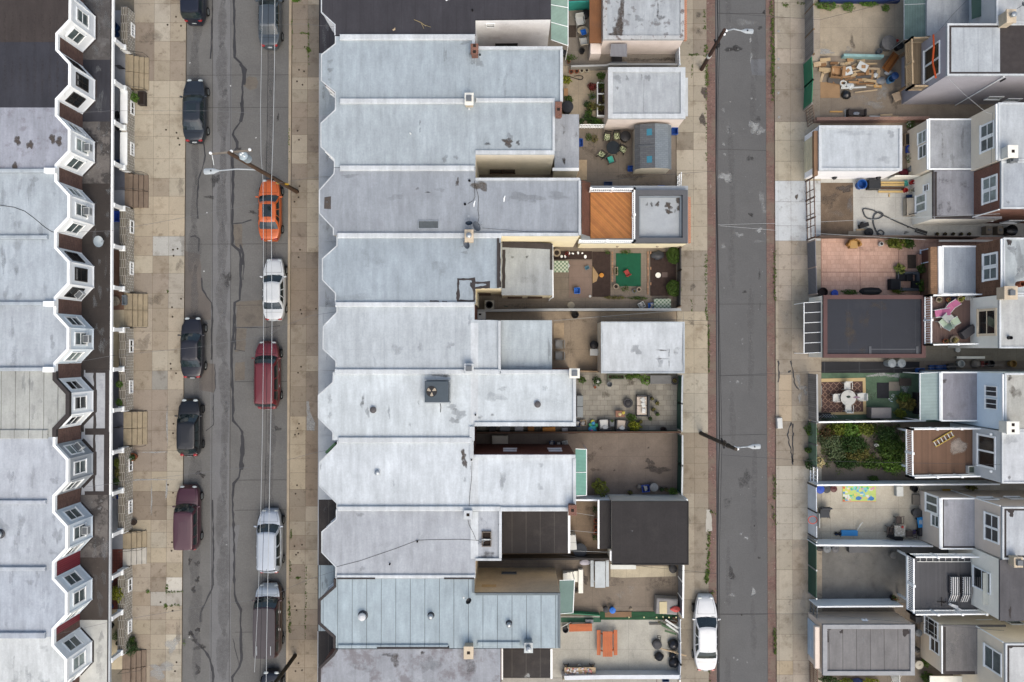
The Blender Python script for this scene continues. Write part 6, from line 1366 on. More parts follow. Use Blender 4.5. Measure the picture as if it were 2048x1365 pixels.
def can(px,py,r,h,label,m=None,lid=True,lidm=None,gp='bins',z=.08,name='rubbish_bin',cat='bin'):
 T=TH(name,label,cat,at(px,py,h)[:2]+(z,),RU(0,6),gp);q=MB()
 q.lathe([(r*.82,0),(r*.95,h*.9)]+([] if lid else[(r*1.02,h*.92),(r*1.02,h*.98),(r*.9,h*.98),(r*.8,.1)]),n=18);q.put('body',m or GP,T,sm=1)
 if lid:
  q=MB();q.lathe([(r*1.05,h*.9),(r*1.05,h*.96),(r*.8,h*1.02),(r*.2,h*1.06),(.02,h*1.06)],n=18);q.box(-.09,-.02,h*1.05,.09,.02,h*1.05+.05);q.put('lid',lidm or m or GP,T,sm=1)
 return T
def chair(px,py,rot,label,m,seatm=None,w=.52,d=.52,h=.42,bh=.45,arms=True,gp=None,z=.08,legs=True,slats=0,legm=None):
 T=TH('chair',label,'chair',at(px,py,h)[:2]+(z,),rot,gp)
 q=MB();q.cbox(-w/2+.04,-d/2,h-.05,w/2-.04,d/2,h,.03);q.put('seat',seatm or m,T)
 q=MB();q.M=TR((0,-d/2,h-.05))@RO(R_(14),4,'X')
 if slats:
  for i in range(slats):x=-w/2+.05+(w-.1)*i/(slats-1);q.box(x-.02,-.02,0,x+.02,.02,bh)
  q.box(-w/2,-.025,bh,w/2,.025,bh+.06)
 else:
  q.lathe([(.01,-.02),(.02,.02)],n=4);q.cbox(-w/2+.02,-.03,0,w/2-.02,.03,bh,.04)
 q.put('backrest',m,T)
 if arms:
  for s in(-1,1):
   q=MB();q.tube([(s*w/2,-d/2-.02,h+.22),(s*w/2,d/2-.06,h+.2),(s*w/2,d/2-.04,h-.04)],.026,6);q.put('armrest',legm or m,T,sm=1)
 if legs:
  for sx in(-1,1):
   for sy in(-1,1):
    q=MB();q.tube([(sx*(w/2-.06),sy*(d/2-.05),h-.05),(sx*(w/2-.02),sy*(d/2-.01),0)],.024,6);q.put('leg',legm or m,T)
 return T
def table(px,py,rx,ry,h,label,m,rnd_=False,rot=0,cat='table',z=.08,legm=None,cloth=None):
 T=TH('table',label,cat,at(px,py,h)[:2]+(z,),rot);q=MB()
 if rnd_:q.lathe([(rx*.98,h-.05),(rx,h-.03),(rx,h-.01),(rx*.97,h)],n=24,sy=ry/rx)
 else:q.cbox(-rx,-ry,h-.05,rx,ry,h,.02)
 q.put('tabletop',m,T)
 for sx in(-1,1):
  for sy in(-1,1):
   q=MB();q.tube([(sx*rx*.6,sy*ry*.6,h-.05),(sx*rx*.72,sy*ry*.72,0)],.025,6);q.put('leg',legm or m,T)
 return T
def picnic(px,py,label,m,L=1.75,tw=.75,rot=0):
 T=TH('picnic_table',label,'picnic table',at(px,py,.75)[:2]+(.08,),rot)
 for nm,x,w,z in(('tabletop',0,tw,.75),('bench',-tw/2-.26,.28,.45),('bench',tw/2+.26,.28,.45)):
  q=MB();n=max(2,int(w/.14))
  for i in range(n):kk=RU(.9,1.1);q.box(x-w/2+w*i/n+.004,-L/2,z-.045,x-w/2+w*(i+1)/n-.004,L/2,z,0,(kk,kk,kk))
  q.put(nm,m,T)
 for s in(-1,1):
  q=MB();q.box(-tw/2-.36,s*L*.34-.03,.36,tw/2+.36,s*L*.34+.03,.40);q.tube([(-tw*.3,s*L*.34,.7),(-tw*.75,s*L*.34,0)],.035,5);q.tube([(tw*.3,s*L*.34,.7),(tw*.75,s*L*.34,0)],.035,5);q.put('trestle',m,T)
 return T
def bag(px,py,r,label,m=None,h=.45,gp='rubbish bags',name='rubbish_bag',rot=0,ry=None):
 T=TH(name,label,'rubbish bag',at(px,py,.2)[:2]+(.08,),rot,gp);g=random.Random(px*7+py);q=MB();ry=ry or r;rings=[]
 prof=[(.6,0),(.95,.18),(1.0,.4),(.8,.65),(.4,.85),(.12,.95),(.16,1.08)]
 for f,zz in prof:rings.append([q.V((r*f*math.cos(k*.449)*g.uniform(.82,1.12),ry*f*math.sin(k*.449)*g.uniform(.82,1.12),h*zz*g.uniform(.92,1.06))) for k in range(14)])
 for A,B in zip(rings,rings[1:]):
  for k in range(14):q.f.append(([A[k],A[(k+1)%14],B[(k+1)%14],B[k]],0,None))
 q.f.append((rings[-1],0,None));q.put('sack',m or bagm,T,sm=1,ang=50)
 q=MB();q.lathe([(r*.15,h*.93),(r*.17,h*.97),(r*.13,h)],n=8);q.put('knot',m or bagm,T);return T
bagm=M('black_bag_film',C(30,30,34),.3,.15,6,.08,.2,spec=.6);whitebag=M('white_bag_film',C(225,228,230),.4,.1,6,.05,.1)
def plank(px,py,L,w,h,ang,label,m=None,z=.08,cat='plank',name='plank',tilt=0,gp='loose boards'):
 q=MB();q.rbox(0,0,0,L,w,h,0,0,tilt)
 return solo(q,name,m or LU,label,cat,gp,loc=VC(at(px,py,z)),rot=ang)
def rug(px0,py0,px1,py1,z,m,label,name='rug',cat='rug',h=.012):
 a,b=W(px0,py0,z),W(px1,py1,z);q=MB();q.box(a.x,b.y,z-h,b.x,a.y,z);return solo(q,name,m,label,cat)
def hose(pts,r,m,label,z=.1,name='hose',cat='hose',dz=0):
 q=MB();n=len(pts);P=[]
 for i in range(n-1):
  p0,p1,p2,p3=pts[max(0,i-1)],pts[i],pts[i+1],pts[min(n-1,i+2)]
  for k in range(6):
   t=k/6;f=lambda a,b,c,d:.5*((2*b)+(-a+c)*t+(2*a-5*b+4*c-d)*t*t+(-a+3*b-3*c+d)*t**3)
   P.append((f(p0[0],p1[0],p2[0],p3[0]),f(p0[1],p1[1],p2[1],p3[1])))
 P.append(pts[-1]);q.tube([(*W(x,y,z)[:2],z+r+dz*((i%5)/5)) for i,(x,y) in enumerate(P)],r,6);return solo(q,name,m,label,cat,sm=1)
orange_w=M('orange_stained_wood',C(196,104,56),.55,.15,2,.1,.05,tint=True);WP=M('white_plastic',C(226,226,224),.45,.06,3,.03,.02);cream_c=M('cream_cushion',C(214,198,186),.9,.06,4,.04,.1);wicker=M('charcoal_wicker',C(72,72,76),.75,.2,14,.15,.3)
floral=M('floral_cushion',C(222,228,184),.9,.05,4,.05,.05,pat=('cell',C(60,66,44),13,.45));aqua=M('aqua_cushion',C(86,196,176),.85,.05,4);pillow=M('white_pillow',C(236,234,232),.9,.04,4,.04,.1)
gingham=M('gingham_cloth',C(206,212,196),.85,.06,3,.03,.05,pat=('check',C(120,142,120),7));CB=M('cardboard',C(182,142,104),.85,.12,2,.08,.05);brown_pl=M('brown_plastic',C(96,72,62),.5,.12,3);red_pl=M('red_plastic',C(190,52,48),.5,.1,3);limec=M('lime_fabric',C(196,214,60),.7,.1,4)
# ---- top middle yard
chair(1160,43,R_(190),'white plastic garden chair beside the round side table at the top',WP,w=.62,d=.6,bh=.5)
table(1166,62,.42,.32,.6,'small beige oval table holding a bright blue tub at the top',beigep,True);bin_box(1167,65,'bright blue square tub standing on the small beige table',M('bright_blue',C(40,120,220),.5),.36,.36,.2,.3,z=.68,gp=None)
chair(1167,84,R_(8),'beige plastic chair with white draped seat, below the small beige table',M('beige_chair',C(196,186,170),.5),WP,w=.6,d=.55)
can(1164,102,.2,.4,'round black planter tub below the beige plastic chair',BP,False,gp=None,name='planter_tub');can(1172,28,.3,.5,'black covered heap beside the white plastic chair at the top',BP,True,gp=None,name='covered_grill',cat='grill')
rug(1136,51,1152,75,.09,M('brown_mat',C(84,72,64),.9,.2,6),'small brown door mat near the pale green translucent canopy','door_mat','mat')
can(1128,106,.2,.5,'dark round bin at the corner of the silver roof',BP,True);bush(1140,117,.5,.22,.4,'low green plant along the wall left of the pink garage',GL,110,.12);pot(1137,126,.12,.3,'tall narrow potted plant by the low grey wall',TC,GL,.18,.4,26,.12)
awn=M('black_awning')
q=MB();q.rbox(0,0,0,.75,.5,.35,0);solo(q,'dark_crate',BP,'dark crate under the small grey corrugated canopy','crate',loc=VC(at(1233,120)));rug(1220,124,1254,136,.5,M('grey_sheet',C(126,128,134),.6),'grey sheet metal plate lying between the low wall and the pale garage','metal_sheet','sheet',.02)
# ---- flower pot yard
for x,y,m,l in((1142,146,TC,'leftmost brown flower pot in the row of four by the wall'),(1153,145,TC,'second brown flower pot in the row of four by the wall'),(1163,144,M('cream_pot',C(206,196,176),.6),'small cream flower pot third in the row by the wall'),(1173,143,M('cream_pot'),'white rimmed flower pot at the right end of the row')):
 pot(x,y,.17,.3,l,m,None)
hose([(1126,152),(1140,154),(1152,158),(1162,160),(1166,155),(1160,152),(1148,153)],.025,rope,'black hose coiled below the row of flower pots')
for x,y,rx,ry,h,lf,l in((1132,163,.4,.3,.5,LL,'yellow green shrub at the corner of the silver roofed house'),(1137,201,.3,.3,.5,GL,'green potted shrub near the red brick rear chimney'),(1202,155,.35,.25,.6,GL,'leafy shrub at the upper end of the planter boxes'),(1209,195,.25,.7,.9,DL,'tall olive shrub against the pale garage wall'),(1183,243,.45,.3,.5,KL,'dense dark shrub next to the picket fence'),(1163,246,.2,.25,.4,KL,'small dark shrub at the left end of the picket fence'),(1195,246,.4,.25,.4,GL,'spreading green shrub above the picket fence')):
 bush(x,y,rx,ry,h,l,lf,int(260*rx/.4),.13)
bush(1184,177,.35,.3,.6,'reddish leaved plant beside the planter boxes',M('red_leaves',C(120,50,46),.6,0,1,0,0,tint=True),130,.18,'plant','plant');
for i,(x,y,l) in enumerate(((1184,197,'large olive potted plant between the pale slabs and planter boxes'),(1180,215,'small potted seedling tray plant below the olive potted plant'),(1173,212,'black tub with plant left of the seedling tray'),(1178,228,'black tub planted with greens under the planter boxes'),(1188,218,'bushy potted plant in front of the lowest planter box'),(1172,238,'dark potted plant nearest the picket fence'))):
 pot(x,y,.2,.3,l,BP if i else GP,(GL,DL,KL)[i%3],.34,.4,90,.14)
T=TH('planter_boxes','white framed planter with three soil boxes against the pale garage','planter',at(1205,198));a,b=W(1194,165,.5),W(1216,233,.5);q=MB()
q.ring([(a.x,b.y),(b.x,b.y),(b.x,a.y),(a.x,a.y)],.07,.08,.55)
for f in(.34,.66):yy=b.y+(a.y-b.y)*f;q.box(a.x+.072,yy-.04,.1,b.x-.072,yy+.04,.54)
q.put('frame',white,T,w=True);q=MB();q.box(a.x+.075,b.y+.075,.1,b.x-.075,a.y-.075,.42);q.put('soil',soil,T,w=True)
for x,y,l in((1203,172,'plant growing in the uppermost planter box'),(1201,216,'plant growing in the lowest planter box')):bush(x,y,.28,.3,.4,l,DL if y>200 else GL,90,.12,'plant','plant',z=.42)
can(1135,214,.42,.9,'dark grey covered object beside the brick rear chimney',M('grill_cover',C(62,64,70),.7,.15,5,.1,.2),True,gp=None,name='covered_grill',cat='grill')
rug(1128,177,1136,192,.5,CB,'upright cardboard sheet at the silver roofed house wall','cardboard_sheet','cardboard',.03)
# ---- patio set yard
T=table(1226,296,.5,.5,.72,'black round glass patio table among four floral cushioned chairs',M('black_glass',C(44,48,50),.15,.2,4,0,0),True,legm=BM)
for x,y,r,m,l in((1214,275,170,floral,'floral cushioned chair above left of the black patio table'),(1233,273,182,floral,'floral cushioned chair above right of the black patio table'),(1245,300,-118,floral,'floral cushioned chair turned at the right of the black patio table'),(1203,310,55,floral,'floral cushioned chair at the lower left of the black patio table'),(1221,320,20,aqua,'patio chair with an aqua cushion near the blue bin')):
 chair(x,y,R_(r),l,BM,m,w=.5,d=.48,bh=.4,slats=5,gp='patio chairs')
can(1251,273,.38,.75,'round black covered kettle grill beside the grey shed',BP,True,gp=None,name='covered_grill',cat='grill')
for x,y,l in((1177,276,'small leafy clump left of the floral chairs'),(1189,279,'second leafy clump in the narrow bed by the floral chairs')):bush(x,y,.28,.35,.3,l,DL if x>1180 else GL,100,.11,'plant','plant')
bin_box(1160,286,'blue bin half hidden by the lower grey addition roof',None,.4,.55);bin_box(1262,338,'blue recycling box at the lower left corner of the grey shed');bin_box(1349,263,'bright blue box at the upper right corner of the grey shed',None,.45,.5,.5);bin_box(1216,370,'dark blue recycling box above the orange deck',M('navy_plastic',C(30,62,110),.5),.6,.4);bin_box(1322,377,'blue recycling box at the wall of the grey parapet roof');bin_box(1336,379,'white tub next to the blue box above the parapet roof',WP,.4,.3,.3)
rug(1149,320,1174,360,.1,LU,'pale plywood sheet on the ground beside the lower grey roof','plywood_sheet','plywood',.02)
# shed with a barn roof
a,b=W(1271,248,2.2),W(1344,338,2.0);T=TH('garden_shed','grey barn roofed shed with two blue skylights in the patio chair yard','shed',((a.x+b.x)/2,(a.y+b.y)/2,.06));L=a.y-b.y;wx=b.x-a.x
q=MB();q.box(-wx/2+.1,-L/2+.05,.02,wx/2-.1,L/2-.05,1.75);q.put('wall',M('shed_wall',CW(190,182,172),.7,.05,1,.03,.02),T)
prof=[(-wx/2,1.7),(-wx/2+.35,2.05),(0.05,2.3),(wx/2-.3,2.05),(wx/2,1.7)]
for s0,s1,nm,mm in((0,1,'roof_slope',M('shed_shingle',C(112,114,118),.8,.08,1.5,.08,.1,pat=('brick',C(100,102,108),C(80,82,86),.3,.14,.008))),(1,2,'roof_slope',M('shed_shingle')),(2,3,'roof_slope',M('shed_shingle_lit',C(140,148,156),.7,.08,1.5,.06,.1,pat=('brick',C(132,140,148),C(112,118,124),.3,.14,.008))),(3,4,'roof_slope',M('shed_shingle_lit'))):  # right slopes take a lit copy: light painted into the shingle colour
 (x0,z0),(x1,z1)=prof[s0],prof[s1];q=MB();
 q.face([(x0,-L/2,z0),(x1,-L/2,z1),(x1,L/2,z1),(x0,L/2,z0)]);q.face([(x0,-L/2,z0-.05),(x0,L/2,z0-.05),(x1,L/2,z1-.05),(x1,-L/2,z1-.05)]);q.put(nm,mm,T)
for s in(-1,1):
 q=MB();q.face([(x,s*(L/2-.06),z) for x,z in prof][::-s]);q.put('gable',M('shed_wall'),T)
for yy in(L/2-.62,-L/2+.62):
 q=MB();zz=lambda x:2.05+(x+wx/2-.35)*(.25/(wx/2-.30))+.012
 x0,x1=-wx*.2,-wx*.06;q.face([(x0,yy-.24,zz(x0)),(x1,yy-.24,zz(x1)),(x1,yy+.24,zz(x1)),(x0,yy+.24,zz(x0))]);q.put('skylight',M('blue_skylight',C(74,140,164),.2),T)
q=MB();q.tube([(-wx*.42,0,2.12),(wx*.02,0,2.34)],.03,6);q.put('ridge_pipe',greym,T)
# ---- planted yard
for x,y,l in((1345,513,'round clipped green shrub in the upper corner by the charcoal rear fence'),(1345,578,'round clipped green shrub in the lower corner by the charcoal rear fence')):bush(x,y,.55,.62,.9,l,GL,2600,.075,'shrub','round_shrub',gp='clipped round shrubs',shell=.93,lm=.05)
chair(1254,546,R_(30),'small red seat standing on the green mat',M('red_seat',C(172,62,56),.6),w=.42,d=.42,h=.3,bh=.25,arms=False);bin_box(1154,582,'bright blue box on the mauve patio',M('bright_blue'),.42,.42,.4,0,gp=None);bin_box(1174,536,'small teal watering tub on the mauve patio',M('teal_tub',C(96,140,160),.5),.3,.25,.2,.4,gp=None)
can(1203,551,.16,.25,'orange pumpkin shaped pot in the mulch bed',M('orange_gourd',C(222,150,60),.6),True,gp=None,name='gourd',cat='gourd');can(1316,551,.2,.12,'pale round stepping stone disc in the mulch bed by the shrubs',OW,False,gp=None,name='stone_disc',cat='stone');rug(1324,545,1335,555,.14,M('mauve_slab',C(112,96,92),.9),'square mauve slab in the mulch bed by the shrubs','paving_slab','slab',.03)
q=MB();q.prism([(0,.7),(.45,0),(.3,-.45),(0,-.6)],0,.06);solo(q,'stone_slab',M('sandstone',C(176,146,110),.9,.15,2),'sandy stone triangle at the edge of the mauve patio','stone',loc=VC(at(1185,551,.11)))
rug(1108,522,1137,545,.62,gingham,'green gingham tablecloth at the wall of the pale addition roof','tablecloth','tablecloth',.5 if False else .03);bag(1134,532,.22,'white cloth heap on the green gingham tablecloth',whitebag,.5,None,'cloth_heap')
rug(1308,598,1342,617,.5,gingham,'green gingham tablecloth beside the laundry basket','tablecloth','tablecloth',.03);T=bin_box(1283,611,'white laundry basket by the long grey wall',WP,.45,.42,.35,.5,True,None);bin_box(1304,612,'blue crate of clutter by the long grey wall',M('bright_blue'),.55,.4,.25,.05,True,None)
can(1142,611,.26,.1,'square beige lid lying by the long grey wall',beigep,True,gp=None,name='bin_lid',cat='lid');can(1180,593,.09,.12,'small white box at the corner of the mauve patio',WP,True,gp=None,name='small_box',cat='box')
pot(1231,574,.2,.35,'round stone pot left of the green mat corner',M('stone_pot',C(170,154,136),.8),None);pot(1277,580,.17,.3,'round stone pot right below the green mat',M('stone_pot'),None);pot(1268,583,.16,.25,'grey pot with dead twigs below the green mat',GP,DL,.2,.2,30,.1)
for x,y,rx,ry,l,lf in((1252,505,.45,.16,'low plants along the top edge of the green mat',GL),(1250,578,.35,.3,'grassy tuft under the lower edge of the green mat',GL),(1232,546,.2,.3,'small weed patch left of the green mat',GL),(1230,596,.9,.12,'row of weeds along the concrete path edge',DL),(1275,597,.8,.12,'second row of weeds along the concrete path edge',GL),(1214,505,.2,.2,'small plant in the dark bed under the cream wall',GL)):bush(x,y,rx,ry,.25,l,lf,int(220*max(rx,ry)),.1,'plant','plant')
T=TH('planter_trough','narrow stone trough planter left of the green mat','planter',at(1232,543));q=MB();q.ring([(-.12,-.3),(.12,-.3),(.12,.3),(-.12,.3)],.04,0,.2);q.put('trough',M('stone_pot'),T);q=MB();q.box(-.08,-.26,.02,.08,.26,.15);q.put('soil',soil,T)
g=random.Random(5)
for i in range(7):
 l=['white rock nearest the pale addition wall','small white rock beside the red flower','white rock in the middle of the dark bed','flat white rock right of the middle one','round white rock near the bed corner','pale pebble by the patio edge','pair sized white rock at the bed end'][i]
 q=MB();q.lathe([(.02,0),(.12,.03),(.1,.1),(.02,.14)],n=7,sx=g.uniform(.6,1.2),sy=g.uniform(.6,1));solo(q,'rock',white,l,'rock','white rocks in the dark bed',loc=VC(at(1122+i*8.2+g.uniform(-2,2),509+g.uniform(-4,5),.13)),rot=g.uniform(0,3))
bush(1134,508,.2,.16,.3,'dark red flower clump in the bed beside the white rocks',M('red_leaves'),40,.14,'plant','plant');pot(1113,507,.28,.4,'round stone planter with white stones at the pale addition corner',M('stone_pot'),None)
T=bag(1315,511,.5,'dark grey tarp heap at the top of the mulch bed',M('dark_tarp',C(64,66,72),.5,.2,4,.1,.2),.3,None,'tarp_heap',ry=.35)
hose([(980 if False else 1008,612),(1015,614)],.02,greenp,'short green hose piece behind the fan unit')
T=TH('fan_unit','square outdoor fan unit in the passage below the tar repaired roof','fan unit',at(979,611)[:2]+(.08,));q=MB();q.cbox(-.35,-.35,0,.35,.35,.7,.03);q.put('case',M('unit_beige',C(176,170,160),.5),T);q=MB();q.lathe([(.28,.69),(.28,.72),(.24,.72),(.2,.70)],n=20);q.put('grille',BP,T)
T=TH('utility_cabinet','pale utility cabinet below the square outdoor fan unit','cabinet',at(964,633)[:2]+(.08,));q=MB();q.cbox(-.3,-.28,0,.3,.28,1.3,.03);q.put('case',WP,T);q=MB();q.box(-.2,.02,1.3,.0,.16,1.31);q.put('vent',BP,T)
# ---- tan yard
for y,l in((689,'clear plastic chair upper one by the silver addition roof'),(712,'clear plastic chair lower one by the silver addition roof')):chair(1118,y,R_(-90 if False else 90),l,M('clear_plastic',C(168,166,162),.3,.1,3),w=.6,d=.55,bh=.4,slats=6,gp='clear plastic chairs')
can(1188,690,.3,.85,'black kettle grill beside the white roofed garage',BP,True,gp=None,name='grill',cat='grill');T=table(1188,705,.3,.25,.8,'black grill cart with a pale shelf beside the white roofed garage',WP,legm=BM)
can(1150,630,.28,.5,'dark square basket by the long grey wall of the tan yard',M('dark_basket',C(52,48,46),.8,.2,9,.1,.2),False,gp=None,name='basket',cat='basket');rug(1107,646,1128,676,.12,LU,'tan wooden door mat by the silver addition roof','door_mat','mat',.04);
hose([(1107,642),(1200,634),(1300,626),(1364,621)],.012,wirel,'pale clothes line strung across the tan yard',z=1.6,name='clothes_line',cat='clothes line')
# ---- flagstone patio
T=TH('wicker_sofa','black wicker two seat sofa with cream seats on the flagstone patio','sofa',at(1283,811),R_(-90));q=MB();q.cbox(-.72,-.42,0,.72,.42,.32,.04);q.cbox(-.78,-.5,0,.78,-.36,.7,.04);q.cbox(-.8,-.42,.0,-.7,.42,.5,.03);q.cbox(.7,-.42,0,.8,.42,.5,.03);q.M=None;q.put('frame',wicker,T)
for s in(-1,1):q=MB();q.cbox(s*.345-.33,-.34,.32,s*.345+.33,.42,.46,.05);q.put('seat_cushion',cream_c,T)
T.rotation_euler=(0,0,R_(90))
for i,(x,y,r,l) in enumerate(((1286,800,40,'uppermost white pillow on the wicker sofa'),(1287,810,20,'middle white pillow on the wicker sofa'),(1288,822,-5,'lowest white pillow on the wicker sofa'))):
 q=MB();q.lathe([(.02,-.06),(.2,-.045),(.26,0),(.2,.045),(.02,.06)],n=4);o=solo(q,'pillow',pillow,l,'pillow','white pillows on the sofa',loc=VC(at(x,y,.62)),rot=R_(r),sm=1);o.rotation_euler=(R_(20),R_(25),R_(r+45))
T=TH('fire_pit','round dark fire pit on the flagstone patio left of the sofa','fire pit',at(1255,806));q=MB();q.lathe([(.3,0),(.36,.3),(.34,.34),(.26,.34),(.24,.3)],n=22);q.put('bowl',wicker,T,sm=1);q=MB();q.lathe([(.25,.3),(.2,.34),(.02,.36)],n=16);q.put('lid',BP,T)
table(1240,828,.34,.24,.45,'brown wooden coffee table with two candles on the flagstone patio',M('brown_table',C(146,104,84),.6,.15,3))
for x,y,l,m in((1238,828,'pale candle plate on the brown coffee table',M('candle',C(230,210,160),.6)),(1245,825,'yellow flower bowl on the brown coffee table',M('yellow_bowl',C(200,180,70),.6))):can(x,y,.11,.06,l,m,True,gp=None,name='dish',cat='dish',z=.53)
for x,y,r,l,c in((1207,849,4,'left wicker armchair with white cushion at the dark green fence',pillow),(1241,850,-4,'right wicker armchair with cream seat and grey pillow at the dark green fence',cream_c)):
 T=TH('wicker_armchair',l,'armchair',at(x,y),R_(r),'wicker armchairs');q=MB();q.cbox(-.38,-.36,0,.38,.38,.3,.04);q.cbox(-.42,-.44,0,.42,-.30,.72,.06);q.cbox(-.44,-.36,0,-.32,.36,.55,.05);q.cbox(.32,-.36,0,.44,.36,.55,.05);q.put('frame',wicker,T)
 q=MB();q.cbox(-.31,-.29,.3,.31,.38,.43,.05);q.put('seat_cushion',c,T);q=MB();q.M=TR((.05,-.2,.52))@RO(R_(-25),4,'X');q.lathe([(.02,-.06),(.2,-.04),(.25,0),(.2,.04),(.02,.06)],n=4);q.put('pillow',pillow,T,sm=1)
table(1223,848,.2,.2,.45,'small grey side table between the two wicker armchairs',GP);pot(1224,842,.1,.15,'small herb pot on the grey side table',BP,GL,.14,.15,30,.08,z=.53)
for i,(x,y) in enumerate(((1302,797),(1313,806),(1305,819),(1313,828),(1299,837),(1280,843))):
 pot(x,y,.15,.28,['black potted plant behind the top of the sofa','olive potted plant rightmost behind the sofa','potted plant behind the middle of the sofa','trailing green potted plant at the right below the sofa','small potted plant below the sofa end','potted plant between the yellow shrub and the sofa'][i],BP,(DL,DL,DL,GL,KL,DL)[i],.2,.28,55,.11)
bush(1262,835,.38,.3,.5,'green leafy part of shrubs beside the coffee table',GL,220,.13);bush(1268,852,.5,.4,.7,'bright yellow green shrub beside the right wicker armchair',LL,420,.14)
for x,y,rx,ry,l,lf in((1163,760,.3,.25,'green plant by the cream flued chimney',GL),(1194,762,.35,.32,'green plant with white flowers beside the planter trough',KL),(1258,754,.35,.2,'leafy plant at the end of the planter trough',GL),(1290,760,.45,.4,'largest bright green plant along the white garage wall',M('fresh_green_leaves',C(96,130,48),.6,0,1,0,0,tint=True)),(1272,752,.4,.2,'green plant left of the largest wall plant',GL)):bush(x,y,rx,ry,.5,l,lf,int(500*rx),.13)
for i in range(1):
 q=MB();q.leaves(0,0,.3,.14,.14,.1,24,.12);solo(q,'white_flowers',petal,'cluster of white flowers on the plant by the planter trough','flowers',loc=VC(at(1195,763,.5)))
T=TH('planter_trough','long planter trough against the white garage wall','planter',at(1231,754));q=MB();q.ring([(-.62,-.18),(.62,-.18),(.62,.18),(-.62,.18)],.05,0,.35);q.put('trough',M('green_trough',C(98,112,92),.6),T);q=MB();q.box(-.56,-.12,.02,.56,.12,.26);q.put('soil',soil,T);q=MB();q.leaves(0,0,.4,.5,.14,.15,70,.12);q.put('foliage',KL,T)
can(1219,769,.2,.4,'round grey tub in front of the planter trough',GP,False,gp=None,name='planter_tub');can(1190,775,.1,.14,'small orange pot on the flagstones',TC,False,gp=None,name='plant_pot',cat='plant pot')
T=TH('storage_bench','long grey storage bench at the end of the flagstone patio','bench',at(1319,759)[:2]+(.08,));q=MB();q.cbox(-.75,-.3,0,.75,.3,.5,.03);q.put('box',M('bench_grey',C(106,106,108),.6,.1,3),T);q=MB();q.cbox(-.78,-.32,.5,.78,.32,.55,.02);q.put('lid',M('bench_lid',C(122,122,124),.6,.1,3,pat=('wave',C(100,100,102),'Y',4,.3)),T)
pot(1347,761,.3,.45,'large round dark planter beside the grey storage bench',wicker,DL,.18,.25,40,.1);can(1327,860,.22,.45,'round dark empty pot near the end of the dark green fence',M('dark_brown_pot',C(62,50,48),.7),False,gp=None,name='plant_pot',cat='plant pot')
T=TH('cabinet','pale grey cabinet against the rear of the bright white roofed house','cabinet',at(1158,812)[:2]+(.08,));q=MB();q.cbox(-.22,-.8,0,.22,.8,.9,.02);q.put('case',M('grey_cabinet',C(150,156,160),.5),T);q=MB();q.box(-.23,-.02,.9,.23,.02,.905);q.put('lid_gap',BP,T)
bin_box(1155,848,'navy tub of things by the white roof corner',M('navy_plastic'),.4,.4,.35,0,True,None);bin_box(1166,846,'wooden crate of fruit coloured clutter near the white roof corner',LU,.45,.4,.3,.1,True,None)
q=MB();g=random.Random(8)
for i in range(14):c=g.choice([(.1,.5,.9),(.15,.7,.3),(.9,.2,.6),(.1,.7,.75),(.85,.8,.1),(.5,.2,.7)]);q.lathe([(.02,0),(.16,.05),(.14,.16),(.02,.2)],g.uniform(-.3,.3),g.uniform(-.4,.4),g.uniform(.0,.2),8,0,1,1,c)
solo(q,'pool_floats',M('bright_toys',C(235,235,235),.5,.05,3,tint=True),'multicoloured heap of pool floats left of the wicker armchairs','toys',loc=VC(at(1186,852)))
for i,(x,y,w,d,h,m,l) in enumerate(((985,860,.5,.4,.5,BP,'dark crate first in the narrow side passage'),(1010,858,.7,.45,.6,GP,'grey boxes piled in the narrow side passage'),(1038,858,.6,.4,.5,M('pale_crate',C(186,186,190),.6),'pale crate in the narrow side passage'),(1062,858,.45,.35,.5,M('amber_crate',C(176,116,52),.6),'amber crate in the narrow side passage'),(1098,860,.9,.35,.7,M('orange_box',C(214,142,60),.6),'long orange packing box in the narrow side passage'),(1130,862,.4,.4,.5,M('pale_crate'),'white rimmed crate at the end of the side passage'),(1145,862,.6,.4,.6,BP,'black chest at the white roof corner'))):
 T=TH('crate',l,'crate',at(x,y,h)[:2]+(.08,),RU(-.1,.1));q=MB();q.cbox(-w/2,-d/2,0,w/2,d/2,h-.06,.02);q.put('body',m,T);q=MB();q.cbox(-w/2-.02,-d/2-.02,h-.06,w/2+.02,d/2+.02,h,.02);q.put('lid',m,T)
T=TH('covered_table','beige covered table at the head of the narrow side passage','table',at(1000,880,.8)[:2]+(.08,));q=MB();q.cbox(-.6,-.32,.3,.6,.32,.8,.06);q.put('cover',M('beige_cover',C(206,198,184),.8,.1,2),T);
for s in(-1,1):q=MB();q.box(s*.5-.03,-.25,0,s*.5+.03,.25,.3);q.put('leg',BM,T)
bin_box(1104,887,'dark blue tub by the brick side wall',M('navy_plastic'),.4,.3,.4,0,True,None);bin_box(1118,888,'black tub with white bottles by the brick side wall',BP,.4,.3,.35,0,True,None);bin_box(1130,887,'tub of white bottles at the end of the brick side wall',WP,.4,.35,.35,.2,True,None)
